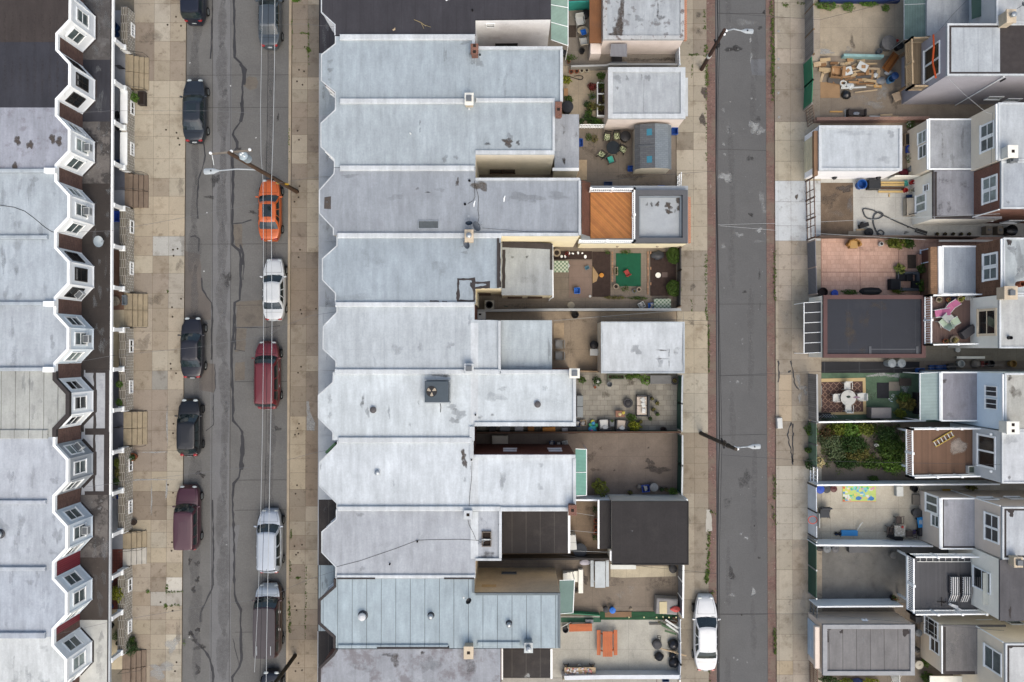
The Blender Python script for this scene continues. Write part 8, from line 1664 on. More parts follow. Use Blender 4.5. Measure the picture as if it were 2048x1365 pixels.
dpot(1877,600,.2,'stone pot at the left top corner of the mauve deck',M('stone_pot'),DL,20);dpot(1896,600,.15,'brown pot second along the top rail of the mauve deck',TC,DL,15);dpot(1907,600,.16,'navy glazed pot along the top rail of the mauve deck',M('navy_glaze',C(30,38,92),.3),None);dpot(1920,599,.22,'tan pot with yellow plant on the mauve deck',LU,LL,50);dpot(1951,605,.24,'round stone pot at the upper right of the mauve deck',M('stone_pot'),DL,20);dpot(1908,681,.3,'pot with dry grasses at the lower rail of the mauve deck',M('stone_pot'),M('dry_grass',C(196,172,110),.8,0,1,0,0,tint=True),90);dpot(1890,683,.18,'small dry potted plant left of the dry grasses',TC,DL,30)
p=W(1938,664,DZ+.5);T=TH('deck_box','dark grey storage box standing askew on the mauve deck','storage box',(p.x,p.y,DZ),R_(35));q=MB();q.cbox(-.5,-.27,0,.5,.27,.5,.03);q.put('box',M('dark_grey_box',C(78,76,80),.6),T);q=MB();q.cbox(-.52,-.29,.5,.52,.29,.56,.02);q.put('lid',M('dark_grey_box'),T)
p=W(1941,597,DZ+.3);T=TH('plant_rack','white wire plant rack at the top rail of the mauve deck','plant rack',(p.x,p.y,DZ));q=MB()
for i in range(5):q.tube([(-.35+i*.17,-.12,.3),(-.35+i*.17,.12,.3)],.014,5);q.tube([(-.35,-.12+i*.06,.31),(.35,-.12+i*.06,.31)],.014,5)
q.put('wire_top',WP,T);
for s in(-.33,.33):q=MB();q.tube([(s,0,0),(s,0,.3)],.02,5);q.put('leg',WP,T)
# ---- passage with blue bins
for x,y,r,l in((1840,742,0,'leftmost blue recycling box on the dark passage'),(1866,736,0,'second blue recycling box in the dark passage'),(1883,736,.05,'third blue recycling box in the dark passage')):bin_box(x,y,l,M('bright_blue3'),.55,.38,.4,r)
for x,l,m in((1784,'square grey lidded bin over the dark passage','s'),(1803,'round grey lidded bin over the dark passage','r')):can(x,727,.3,.95,l,M('grey_bin',C(140,148,158),.45,.1,4),True,gp='grey bins')
can(1903,735,.32,.6,'black rubbish tub right of the blue boxes',BP,True);T=TH('mower','old lawn mower with red parts in the right passage','mower',at(1950,728));q=MB();q.lathe([(.3,0),(.35,.15),(.25,.3),(.12,.4)],n=14);q.put('deck',M('mower_grey',C(142,134,128),.5),T);q=MB();q.tube([(.2,0,.2),(.7,0,.5)],.03,5);q.box(.3,-.2,.1,.5,.2,.3);q.put('handle',M('dark_red'),T)
for x,l,m in((1922,'white bucket beside the old lawn mower',WP),(1982,'black tub right of the old lawn mower',BP),(2026,'tan cart at the far right of the passage',M('tan_cart',C(176,140,84),.6))):can(x,728,.26,.45,l,m,False,gp=None,name='bucket',cat='bucket')
rug(1914,713,1970,718,.4,OW,'white ladder like frame lying along the ivory house','frame','frame',.06);can(1915,700,.18,.2,'round white lid beside the mauve deck',WP,True,gp=None,name='lid',cat='lid')
# ---- green painted patio
a,b=W(1636,757,.1),W(1732,830,.1);T=TH('patterned_rug','brown trellis patterned rug with a tan border on the green patio','rug',((a.x+b.x)/2,(a.y+b.y)/2,.09),.02);wx,wy=(b.x-a.x)/2,(a.y-b.y)/2
q=MB();q.box(-wx,-wy,0,wx,wy,.012);q.put('border',M('rug_border',C(208,182,138),.9,.06,4),T);q=MB();q.box(-wx+.02,-wy+.2,.0125,wx-.22,wy-.25,.018);q.put('field',M('rug_field',C(92,70,66),.9,.06,4),T)
q=MB()
for i in range(7):
 for j in range(5):
  cx,cy=-wx+.3+i*.44,-wy+.42+j*.44
  if cx>wx-.4 or cy>wy-.4:continue
  P=[(cx+.2*math.cos(k*math.pi/10)*(1+.16*math.cos(4*k*math.pi/10)),cy+.2*math.sin(k*math.pi/10)*(1+.16*math.cos(4*k*math.pi/10))) for k in range(21)]
  q.band(P,.02,.02,.0205,flat=True)
tr=q.put('trellis',M('rug_trellis',C(172,140,124),.9),T)
p=W(1696,796,.75);T=TH('round_table','round white marbled table on the patterned rug','table',(p.x,p.y,.08));q=MB();q.lathe([(.56,.7),(.58,.72),(.57,.75)],n=24);q.put('tabletop',M('marbled_top',C(204,202,198),.3,.1,2,.05,0,st=(C(130,128,132),2.5,.55,.6,.15)),T)
for a0 in range(4):q=MB();q.tube([(.1*math.cos(a0*1.57),.1*math.sin(a0*1.57),.7),(.4*math.cos(a0*1.57+.8),.4*math.sin(a0*1.57+.8),0)],.03,6);q.put('leg',WP,T)
bag(1690,793,.16,'dark green napkin on the marbled table',M('dark_napkin',C(66,76,70),.8),.03,None,'napkin',ry=.1).location.z=.83;bag(1706,794,.26,'mauve cloth on the marbled table',M('mauve_cloth',C(146,122,140),.8),.03,None,'cloth',ry=.08).location.z=.83
for x,y,r,l in((1694,773,180,'white plastic chair above the marbled table'),(1672,796,-90,'white plastic chair left of the marbled table'),(1721,794,90,'white plastic chair right of the marbled table'),(1696,816,0,'white plastic chair below the marbled table')):chair(x,y,R_(r),l,WP,w=.56,d=.52,bh=.4,gp='white plastic chairs around the marbled table')
T=TH('grey_chest','grey plastic garden chest below the dark mat on the green patio','chest',at(1762,827,.9)[:2]+(.08,));q=MB();q.cbox(-.72,-.36,0,.72,.4,.8,.03);q.put('box',M('chest_grey',C(122,118,120),.5,.06,2),T);q=MB();q.cbox(-.74,-.38,.8,.74,.42,.9,.03);q.put('lid',M('chest_lid',C(128,124,126),.5,.06,2),T)
rug(1754,766,1778,797,.1,M('black_mat',C(44,46,52),.9,.15,6),'black mat in the middle of the green patio','mat','mat',.02);rug(1778,764,1800,782,.15,M('grey_slab',C(136,128,120),.8),'grey plastic sheet right of the black mat','sheet','sheet',.02);rug(1799,757,1823,772,.3,M('dark_brown_board',C(72,64,60),.8),'dark board below the white painted wall strip','board','board',.04)
bush(1802,795,.5,.4,.9,'dark green shrub by the pale green canopy',GL,420,.13);bush(1808,806,.7,.5,.9,'shaggy olive shrub below the dark green one',DL,620,.16);bush(1797,827,.45,.35,.6,'yellow green leafy plant beside the grey chest',M('olive_green_leaves'),320,.14);
for x,l in((1779,'light blue flowers left of the dark green shrub'),(1784,'white and blue flowers beside the grey sheet')):q=MB();q.leaves(0,0,.2,.16,.2,.16,26,.1,0,pal=[(.6,.8,1),(1,1,1)]);solo(q,'flowers',petal,l,'flowers',loc=VC(at(x,800 if x<1780 else 790,.2)))
T=TH('black_bikes','black covered bicycles against the pale green canopy','covered bicycles',at(1833,805));q=MB();q.cbox(-.3,-.85,0,.25,.75,.85,.2);q.put('cover',M('black_cloth'),T);q=MB();q.tube([(-.3,.5,.8),(.1,.9,.95)],.03,6);q.put('handlebar',BM,T)
T=TH('metal_chairs','folded silver chair frames in the corner below the rug','folded chairs',at(1652,834,.4)[:2]+(.08,));q=MB()
for i in range(5):q.tube([(-.6+.2*i,-.15,.3),(-.3+.2*i,.2,.5),(.0+.2*i,-.05,.4)],.03,5)
q.put('frames',chrome,T);q=MB();q.cbox(-.6,-.12,0,.4,.28,.35,.08);q.put('black_cover',M('black_cloth'),T)
for y,l in((781,'grey stepping slab upper one at the board fence'),(806,'grey stepping slab lower one at the board fence')):rug(1634,y-9,1644,y+9,.12,M('slab_grey',C(150,154,158),.8),l,'paving_slab','slab',.03)
# ---- overgrown garden
g=random.Random(77)
gd=[('dark hedge like shrub at the top left of the overgrown garden',1652,868,.6,.5,.7,M('rust_leaves',C(96,74,44),.6,0,1,0,0,tint=True)),('large leaved green plant leftmost along the white rail fence',1672,858,.65,.5,.6,M('olive_green_leaves')),('large leaved green plant second along the white rail fence',1698,860,.65,.55,.6,M('fresh_green_leaves')),('large leaved green plant third along the white rail fence',1727,858,.65,.45,.6,M('olive_green_leaves')),
 ('silver green shrub left in the overgrown garden',1655,882,.8,.6,.8,M('silver_green',C(104,118,84),.6,0,1,0,0,tint=True)),('wide leafy shrub in the middle of the overgrown garden',1700,888,1.1,.7,.7,KL),('tall dark shrub at the upper right of the overgrown garden',1765,866,.7,.6,1.0,KL),('brown stemmed shrub with sparse leaves in the garden centre',1712,908,1.0,.5,.5,DL),('bushy green shrub right of the garden centre',1772,895,.9,.8,1.0,GL),
 ('bright green shrub at the lower right of the overgrown garden',1780,930,.8,.6,.8,M('fresh_green_leaves')),('low green shrub along the lower edge of the garden',1740,927,.8,.4,.6,GL),('low dark shrub at the lower left edge of the garden',1690,926,.9,.4,.5,KL),('pale grassy clump left of the garden centre',1668,905,.7,.5,.6,M('silver_green')),('small shrub beside the grey path slabs',1745,957,.35,.2,.3,GL),('leafy green shrub spilling under the white railed deck',1795,905,.4,1.0,.8,GL)]
for l,x,y,rx,ry,h,lf in gd:bush(x,y,rx*1.15,ry*1.15,h,l,lf,int(1100*rx*ry/.5),.17 if 'large' in l else .13,z=.06,shell=.35)
q=MB();g=random.Random(9)
for i in range(230):
 p=W(g.uniform(1640,1808),g.uniform(850,934 if i%5 else 946),.1);q.leaves(p.x,p.y,.16,.32,.32,.16,14,.12,0,g=g,shell=.1,pal=g.choice(([(1,1,1)],[(.7,.85,.8)],[(1.5,1.35,.9)],[(1.1,1,1.1)])))
ST(q,'ground_cover',GL,'stuff')
for l,x,y,rx,ry,lf in(('green shrub pushing through the greenish screen onto the pavement, upper one',1619,860,.5,.55,GL),('small green shrub on the pavement at the middle of the screen',1612,899,.25,.22,GL),('dark green shrub on the pavement at the lower end of the screen',1615,928,.35,.4,KL)):bush(x,y,rx,ry,.8,l,lf,int(900*rx*ry)+60,.14)
bush(1630,922,.45,.45,1.0,'straw coloured seed head plant at the white metal gate',M('straw_leaves',C(214,196,148),.8,0,1,0,0,tint=True),150,.2,'plant','plant');T=pot(1749,890,.1,.3,'small white flowering plant in the overgrown garden',WP,petal,.15,.2,24,.12,z=.5)
# ---- brown deck: ladder, worn patch, planter
p=W(1886,878,DZ);T=TH('ladder','yellow and white step ladder lying on the brown deck','ladder',(p.x,p.y,DZ+.02),R_(30));
for s in(-1,1):q=MB();q.box(-.78,s*.2-.03,.0,.78,s*.2+.03,.09);q.put('rail',M('yellow_rail',C(206,174,84),.5),T)
for i in range(6):q=MB();q.box(-.7+i*.28-.03,-.17,.03,-.7+i*.28+.03,.17,.07);q.put('rung',WP,T)
q=MB();p=W(1916,893,DZ);q.blob(p.x,p.y,DZ+.006,.62,.72,.3,0,a=.9,jag=.2,seed=3)
tag(q.put('worn_patch',D('pale_worn_patch',C(196,182,172),.9,2)),'pale worn paint patch on the brown deck beside the ladder','paint patch')
p=W(1943,940,DZ+.3);T=TH('deck_planter','small grey and white planter in the corner of the brown deck','planter',(p.x,p.y,DZ));q=MB();q.ring([(-.24,-.26),(.24,-.26),(.24,.26),(-.24,.26)],.05,0,.35);q.put('frame',WP,T);q=MB();q.box(-.18,-.2,.02,.18,.2,.28);q.put('soil',M('grey_soil',C(90,100,90),.8),T)
sw=rwall(7)
for y,l in((869,'upper'),(943,'lower')):
 q=MB();o=sw.at(1985,y);q.M=TR(o+sw.n*.1);q.lathe([(.03,-.1),(.09,-.06),(.09,.06),(.03,.1)],n=10);q.put('wall_lamp',white,RT[7],w=True,sm=1)
# ---- play mat yard
a,b=W(1685,971,.1),W(1752,1004,.1);T=TH('play_mat','colourful play mat with blocks of lime, blue and red','play mat',((a.x+b.x)/2,(a.y+b.y)/2,.09));wx,wy=(b.x-a.x)/2,(a.y-b.y)/2
q=MB();q.box(-wx,-wy,0,wx,wy,.012);q.put('sheet',M('lime_mat',C(206,220,130),.7,.05,3),T)
q=MB();g=random.Random(31)
for i in range(70):
 x,y=g.uniform(-wx+.12,wx-.12),g.uniform(-wy+.1,wy-.1);q.rbox(x,y,.0125,g.uniform(.08,.26),g.uniform(.06,.2),.002+.0004*i/10,g.choice((0,0,.3,1.2)),0,0,g.choice([(.1,.65,.3),(.15,.5,.85),(.95,.8,.2),(.6,.85,.3),(.95,.95,.9),(.9,.4,.5),(.3,.75,.8)]))
for x,y in((-.05,-.35),(wx-.35,-.38)):q.lathe([(.2,.014),(.19,.02)],x,y,0,14,0,1.1,.75,(.05,.25,.65))
for i in range(7):q.rbox(-wx+.1,-wy+.1+i*.19,.0128,.16,.15,.004,0,0,0,[(.9,.15,.1),(.1,.1,.1),(.95,.95,.95),(.1,.3,.7),(.95,.8,.1),(.9,.15,.1),(.1,.1,.3)][i])
q.rbox(0,-wy+.02,.0128,wx*2,.05,.004,0,0,0,(.95,.4,.25));c_=q.put('printed_pattern',M('bright_toys'),T);c_['kind']='stuff'
can(1640,979,.3,.5,'blue round bin at the corner of the play mat yard',M('bright_blue2'),True);can(1653,979,.27,.4,'dark grey round bin beside the blue round bin',M('dark_bin'),True);can(1667,978,.24,.4,'dark red round pot right of the dark grey bin',M('dark_red2',C(92,40,42),.4),True,gp=None,name='pot',cat='pot')
T=TH('cool_box','white cool box on the concrete right of the play mat','cool box',at(1799,983,.4)[:2]+(.08,));q=MB();q.cbox(-.24,-.36,0,.24,.36,.36,.04);q.put('box',M('cool_box_grey',C(176,178,180),.5),T);q=MB();q.cbox(-.25,-.37,.36,.25,.37,.42,.03);q.put('lid',WP,T)
T=TH('garden_cart','black folding garden chair at the grey white panel fence','chair',at(1646,1026));q=MB();q.cbox(-.35,-.3,.3,.35,.4,.4,.04);q.put('seat',M('grey_sling',C(78,80,86),.8),T);q=MB();q.cbox(-.38,.4,.3,.38,.5,.85,.03);q.put('backrest',M('grey_sling'),T)
for s in(-1,1):q=MB();q.tube([(s*.36,-.4,0),(s*.36,.4,.5)],.025,5);q.tube([(s*.36,.4,0),(s*.36,-.35,.4)],.025,5);q.put('leg',BM,T)
T=TH('basketball_hoop','orange hoop with white net bracket over the panel fence','basketball hoop',(*W(1625,1040,1.9)[:2],.08));q=MB();P=[(math.cos(k*.524)*.32,math.sin(k*.524)*.28,1.85) for k in range(13)];q.tube(P,.03,6);q.put('ring',M('orange_ring',C(232,92,70),.5),T,sm=1);q=MB();q.box(.35,-.5,1.6,.4,.5,2.2);q.put('backboard',M('clear_board',C(186,188,186),.3),T);q=MB();q.box(.4,-.05,0,.5,.05,1.8);q.put('post',BM,T)
T=TH('kick_scooter','blue kick scooter lying on the concrete','scooter',at(1698,1066),.0);q=MB();q.cbox(-.62,-.22,.05,.62,.22,.12,.03);q.put('deck',M('scooter_blue',C(44,150,222),.5),T);q=MB();q.tube([(.55,.2,.12),(.62,.4,.2),(.8,.75,.3)],.035,6);q.tube([(.66,.62,.3),(.9,.85,.3)],.03,6);q.put('handlebar',WP,T)
for x in(-.75,-1.0):q=MB(TR((x,-.05,.12)));q.lathe([(.06,-.04),(.13,-.04),(.13,.04),(.06,.04)],n=12);q.put('wheel',RB,T)
q=MB();q.tube([(-.6,-.05,.12),(-1.1,-.1,.15)],.03,5);q.tube([(-.7,-.3,.12),(-.72,.15,.16)],.022,5);q.put('axle',M('navy_plastic'),T)
T=table(1799,1062,.4,.4,.72,'white square dotted garden table in the scooter yard',M('dotted_top',C(214,212,208),.5,.05,3,pat=('cell',C(160,156,150),7,.25)),legm=brown_pl)
for x,y,r,l in((1797,1041,180,'brown garden chair above the white dotted table'),(1780,1060,-95,'brown garden chair left of the white dotted table'),(1818,1068,90,'brown garden chair right of the white dotted table')):chair(x,y,R_(r),l,M('brown_sling',C(92,80,76),.7),w=.5,d=.5,bh=.35,slats=4,gp='brown garden chairs')
bag(1797,1051,.1,'small red cup lying on the white dotted table',red_pl,.06,None,'cup').location.z=.8
T=TH('ride_on_toys','dark toy cart loaded with a blue board and lime towel','toy cart',at(1842,1048));q=MB();q.cbox(-.35,-.85,.1,.35,.8,.5,.12);q.put('body',M('dark_toy',C(70,66,68),.6),T)
for sy in(-.55,.5):
 for sx in(-.38,.38):q=MB(TR((sx,sy,.16))@RO(math.pi/2,4,'Y'));q.lathe([(.07,-.05),(.16,-.05),(.16,.05),(.07,.05)],n=12);q.put('wheel',RB,T)
p=W(1842,1045,.6);q=MB();q.rbox(0,0,0,.52,.75,.06,.15);
for k in range(4):q.rbox(-.12+.08*k,.04*(k%2),.061,.05,.3,.006,.15,1)
solo(q,'blue_board',[M('scooter_blue'),WP],'blue board with white stripes lying on the dark toy cart','board',loc=VC((p.x,p.y,.58)));bag(1845,1071,.3,'lime and blue towel at the foot of the dark toy cart',limec,.2,None,'towel',ry=.16);bag(1829,1065,.18,'purple toy beside the dark toy cart',M('purple_toy',C(84,60,130),.6),.2,None,'toy')
T=TH('black_sling_chair','long black sling chair slumped against the white panel fence','chair',at(1788,1074),-.35);q=MB();q.cbox(-.6,-.2,.15,.6,.2,.25,.06);q.put('seat',M('black_cloth'),T);q=MB();q.tube([(-.6,.1,.2),(-.75,.45,.5),(-.7,.7,.55)],.06,6);q.put('frame',BM,T)
can(1829,978,.25,.4,'black wire pushchair frame near the top of the play mat yard',BM,False,gp=None,name='pushchair_frame',cat='pushchair');hose([(1826,976),(1835,972),(1838,982),(1828,986),(1826,978)],.02,BM,'black looped cable by the pushchair frame',z=.4);rug(1886,979,1904,985,.3,M('yellow_box',C(206,160,50),.6),'yellow plastic tray in the passage by the blush house','tray','tray',.1);bush(1938,974,.4,.16,.5,'thin spiky plant in the passage by the blush house',DL,70,.25,'plant','plant');can(1835,1027,.35,.5,'dark grey bin above the toy cart',M('dark_bin'),True)
rug(1826,990,1846,1010,.3,M('grey_slab'),'pale square step slab at the blush house door','door_slab','slab',.2)
# ---- smoked concrete yard, grey deck
for x,y,r,h,m,l in((1654,1098,.28,.6,GP,'grey lidded bin under the scooter fence, left one'),(1671,1098,.27,.6,M('mid_grey',C(98,98,102),.5),'darker grey lidded bin under the scooter fence')):can(x,y,r,h,l,m,True)
T=TH('storage_chest','dark grey storage trunk under the white panel fence','storage trunk',at(1718,1099,.5)[:2]+(.08,));q=MB();q.cbox(-.75,-.22,0,.75,.22,.45,.03);q.put('box',M('trunk_grey',C(86,86,90),.6),T);q=MB();q.cbox(-.77,-.24,.45,.77,.24,.52,.02);q.put('lid',M('trunk_lid',C(98,98,102),.6),T)
can(1787,1111,.24,.5,'grey speaker shaped drum beside the grey deck',M('drum_grey',C(124,120,116),.6),True,gp=None,name='drum',cat='drum');q=MB();q.lathe([(.02,0),(.25,.02),(.25,.1),(.02,.14)],n=12,sx=1.4,sy=.8);solo(q,'tyre_lid',BP,'black round lid under the left end of the scooter fence','lid',loc=VC(at(1640,1097)))
pot(1783,1194,.22,.35,'red and green flowering pot at the foot of the grey deck',M('dark_brown_pot'),GL,.32,.4,90,.14,pal=[(1,1,1),(3.2,.5,.4),(1,1.1,.8)])
for x,l,ly in((1910,'left striped sun lounger on the grey deck',1181),(1934,'right striped sun lounger on the grey deck',1181)):
 p=W(x,ly,DZ+.3);T=TH('sun_lounger',l,'sun lounger',(p.x,p.y,DZ),0,'striped sun loungers on the grey deck');st=M('striped_cushion',C(240,240,242),.8,.03,3,.02,.03,pat=('wave',C(56,58,66),'X',2.05,.08))
 q=MB();q.cbox(-.3,-.25,.28,.3,.95,.36,.03);q.put('mattress',st,T);q=MB();q.M=TR((0,-.25,.3))@RO(R_(30),4,'X')@RO(math.pi,4,'Z');q.cbox(-.3,0,0,.3,.75,.08,.03);q.put('backrest',st,T)
 for s in(-1,1):q=MB();q.box(s*.33-.025,-.3,.2,s*.33+.025,1.0,.27);q.put('side_rail',M('dark_frame',C(58,58,64),.5),T)
 for sy in(-.2,.9):
  for s in(-1,1):q=MB();q.tube([(s*.33,sy,.22),(s*.33,sy,0)],.025,5);q.put('leg',M('dark_frame'),T)
p=W(1909,1214,DZ+.3);q=MB();q.rbox(0,0,.3,.95,.16,.14,-.5);q.rbox(-.1,.12,.3,.5,.14,.2,-.3);solo(q,'folded_parasol',M('striped_cloth',C(232,232,236),.8,.05,6),'white folded parasol lying on the left striped sun lounger','parasol',loc=VC((p.x,p.y,DZ)))
p=W(1906,1222,DZ);hosept=MB();hosept.tube([(p.x-.4,p.y+.05,DZ+.05),(p.x-.2,p.y-.12,DZ+.05),(p.x+.3,p.y-.12,DZ+.05),(p.x+.55,p.y+.05,DZ+.05)],.03,6);solo(hosept,'black_strap',rope,'black strap curling at the lower rail of the grey deck','strap')
p=W(1883,1204,DZ);T=TH('parasol_base','black cross shaped parasol base on the grey deck','parasol base',(p.x,p.y,DZ));q=MB();q.box(-.32,-.03,0,.32,.03,.05);q.box(-.03,-.32,.0005,.03,.32,.055);q.put('cross',BM,T);q=MB();q.tube([(0,0,.05),(0,.05,.4)],.035,7);q.put('socket',BM,T)
p=W(1890,1119,DZ);T=TH('ladder','white aluminium ladder lying along the upper rail of the grey deck','ladder',(p.x,p.y,DZ+.02))
for s in(-1,1):q=MB();q.box(-2.0,s*.15-.025,0,2.0,s*.15+.025,.07);q.put('rail',WP,T)
for i in range(9):q=MB();q.box(-1.8+i*.45-.02,-.125,.02,-1.8+i*.45+.02,.125,.055);q.put('rung',WP,T)
# ---- bottom right
for x,y,r,h,m,l in((1837,1266,.26,.7,GP,'grey lidded bin in the gap beside the grey garage'),(1834,1300,.2,.5,BP,'small black bin below the grey lidded bin'),(1838,1330,.3,.5,M('cream_chair',C(206,198,184),.5),'cream plastic tub beside the green plant')):can(x,y,r,h,l,m,True)
bush(1847,1322,.32,.35,.6,'green plant beside the cream plastic tub',GL,160,.14);bush(1850,1352,.5,.4,.7,'leafy shrub at the bottom by the beige house',GL,360,.14);bush(1655,1357,.7,.3,.7,'dark leafy shrub left below the grey garage',KL,420,.13);bush(1690,1361,.6,.3,.6,'flowering yellow green shrub below the grey garage',M('olive_green_leaves'),360,.13);bush(1740,1362,.7,.3,.6,'cream flowered shrub right of the blue tarp',LL,360,.13);bag(1713,1364,.6,'blue tarp heap among the shrubs at the bottom',M('navy_tarp'),.4,None,'tarp_heap',ry=.3)
T=TH('trellis','white lattice trellis panel at the bottom below the grey garage','trellis',at(1790,1360,1.2)[:2]+(.08,));q=MB()
for i in range(6):q.tube([(-.3+i*.1,-.3,1.1),(-.05+i*.1,.3,1.15)],.015,5);q.tube([(-.3+i*.1,.3,1.1),(-.05+i*.1,-.3,1.15)],.015,5)
q.put('lattice',WP,T);q=MB();q.box(.28,-.4,0,.34,.4,1.2);q.put('post',WP,T)
rug(1860,1353,1960,1420,1.3,OW,'white lean-to roof sheet at the bottom right corner','roof_sheet','roof sheet',.1)
T=TH('basement_grille','black louvred shutter panel standing by the beige house','shutter',at(1838,1240,.9)[:2]+(.08,));q=MB();q.box(-.25,-.2,0,.25,.2,.85);q.put('panel',M('dark_bin'),T);q=MB();q.box(-.2,-.22,.2,.2,-.2,.7);q.put('louvre',BP,T)
# ---- left terrace porches
bush(274,199,.42,.35,.8,'green bush in a dark trough beside the steps of the slate roofed house',M('fresh_green_leaves'),420,.13);T=TH('dark_trough','dark wooden planter trough under the green bush by the steps','planter',at(288,200));q=MB();q.ring([(-.25,-.5),(.25,-.5),(.25,.5),(-.25,.5)],.06,0,.5);q.put('trough',M('dark_bench_wood'),T);q=MB();q.box(-.19,-.44,.02,.19,.44,.42);q.put('soil',soil,T)
for x,y,rx,ry,l,lf in((243,769,.26,.26,'upper round fern on the stone porch wall beside the tar striped roof',M('fresh_green_leaves')),(242,805,.26,.28,'lower round fern on the stone porch wall beside the tar striped roof',M('fresh_green_leaves')),(238,925,.2,.35,'upper flowering shrub in the long porch wall planter',M('olive_green_leaves')),(238,945,.2,.4,'middle flowering shrub in the long porch wall planter',DL),(237,962,.2,.3,'lowest shrub in the long porch wall planter',GL)):bush(x,y,rx,ry,.5,l,lf,200,.11,z=1.2)
pot(271,913,.28,.45,'round planted tub on the pavement by the grey brown steps',TC,KL,.34,.4,150,.12);pot(271,1044,.2,.3,'small dark brown pot on the pavement by the stone wall',M('dark_brown_pot'),None)
bush(242,1183,.42,.55,.9,'yellow and green flowering shrub hanging over the stone porch wall',LL,430,.14,z=.9);bush(268,1290,.5,.55,1.1,'dark green shrub at the bottom left beside the lowest steps',KL,760,.11);bush(269,1275,.2,.2,.7,'small clipped shrub above the dark green shrub',GL,140,.1);bush(236,1269,.22,.38,.6,'oval clipped shrub behind the stone porch wall',GL,320,.08,z=.8);pot(238,1285,.14,.25,'small pot below the oval clipped shrub',M('dark_brown_pot'),GL,.12,.15,20,.08,z=.8)
bin_box(236,328,'dark blue tub on the porch beside the wide gutter, upper one',M('navy_plastic'),.4,.5,.4,0,False,None,z=.78);bin_box(235,434,'bright blue tub on the porch below the satellite dish house',M('bright_blue2'),.42,.75,.5,0,False,None,z=.78);T=bin_box(229,995,'blue crate on the porch of the red ribbed metal house',M('bright_blue2'),.5,.25,.3,0,True,None,z=.78)
can(238,60,.28,.5,'navy pot with white contents on the first left porch',M('navy_plastic'),False,gp=None,name='porch_pot',cat='pot',z=.78);can(239,74,.26,.4,'navy pot with brown contents on the first left porch',M('navy_plastic'),False,gp=None,name='porch_pot',cat='pot',z=.78);bag(238,59,.16,'white cushion lying in the upper navy pot',whitebag,.2,None,'cushion').location.z=1.2
can(240,604,.34,.35,'round coiled rattan pouffe on the brown porch',M('rattan',C(150,138,122),.8,.25,12,.2,.3),True,gp=None,name='pouffe',cat='pouffe',z=.78)
chair(226,717,R_(90),'dark brown chair on the beige porch floor',M('dark_bench_wood'),z=.78,w=.5,d=.5);chair(225,672,R_(90),'dark chair half under the porch roof of the pale terrace house',M('black_cushion'),z=.78,w=.5,d=.5)
T=TH('bicycle','black bicycle standing on the slate roofed house porch','bicycle',at(237,243,.9)[:2]+(.78,));
for y in(-.45,.45):q=MB(TR((0,y,.3))@RO(math.pi/2,4,'Y'));q.lathe([(.26,-.02),(.3,-.02),(.3,.02),(.26,.02)],n=18);q.put('wheel',RB,T)
q=MB();q.tube([(0,-.45,.3),(0,-.15,.65),(0,.35,.65),(0,.45,.3)],.03,6);q.tube([(0,-.45,.3),(0,.05,.3),(0,.35,.65)],.025,6);q.tube([(-.25,.38,.8),(.25,.38,.8)],.022,6);q.put('frame',BM,T);q=MB();q.cbox(-.06,-.28,.68,.06,-.05,.74,.02);q.put('saddle',BP,T)
bag(229,1158,.22,'pale blue cloth bundle on the red tiled porch',M('pale_blue_cloth',C(140,170,210),.8),.25,None,'cloth',ry=.14).location.z=.78;bag(228,1208,.3,'dark blue cloth heap on the porch under the yellow shrub',M('dark_blue_cloth',C(40,62,120),.8),.3,None,'cloth').location.z=.78;bag(230,1245,.28,'black bag on the porch above the oval shrub',None,.4).location.z=.78
bin_box(249,601,'pale grey slab box at the porch edge of the brown steps',M('grey_bin'),.3,.7,.3,0,False,None,z=.78)
bush(297,1183,.14,.14,.15,'small weed tuft growing in the pavement joint',M('fresh_green_leaves'),40,.09,'plant','weed_tuft')
bush(593,3,.35,.16,.5,'small shrub at the top by the right hand pavement kerb',M('fresh_green_leaves'),160,.12)
# letters and odd marks: pavement box on the right
q=MB();q.cbox(-.2,-.4,0,.2,.4,.35,.05);solo(q,'white_sacks',WP,'white sacks left on the kerb opposite the green painted patio','sacks',loc=VC(at(1557,846,.13)),rot=.05)
# ------------------------------------------------------------------ poles, lamps, wires
polem=M('weathered_pole',C(96,74,58),.85,.25,3,.15,.2);pole2=M('dark_creosote_pole',C(70,50,42),.85,.25,3,.15,.2)
lampg=M('lamp_grey',C(196,202,208),.4,.08,4)
def lamp_arm(T,a,b,hd,s=1):
 """curved arm from a to b, lamp head pointing along the arm"""
 a,b=VC(a),VC(b);m=(a+b)/2+VC((0,0,.35));u=(b-a);u.z=0;u.normalize();n=VC((-u.y,u.x,0))
 q=MB();q.tube([a,a*.6+m*.4,m,b*.5+m*.5,b],[.05,.048,.045,.042,.04],8);arm=q.put('lamp_arm',lampg,T,w=True,sm=1)
 q=MB();pr=[(0,.05),(.15,.1),(.3,.17),(.75,.18),(.84,.15),(.86,.09)]
 rr=[]
 for x,w in pr:rr.append([q.V(b+u*x*s+n*w*s*math.cos(k*math.pi/5)*1.0+UP*(w*s*.55*math.sin(k*math.pi/5))) for k in range(10)])
 for A,B in zip(rr,rr[1:]):
  for k in range(10):q.f.append(([A[k],A[(k+1)%10],B[(k+1)%10],B[k]],0,None))
 q.f.append((rr[0][::-1],0,None));q.f.append((rr[-1],0,None));h=q.put('lamp_head',lampg,arm,w=True,sm=1)
 q=MB();p=b+u*.42*s+UP*.09*s;q.lathe([(.045,0),(.05,.06),(.03,.09)],p.x,p.y,p.z,10);q.put('light_sensor',BP,arm,w=True)
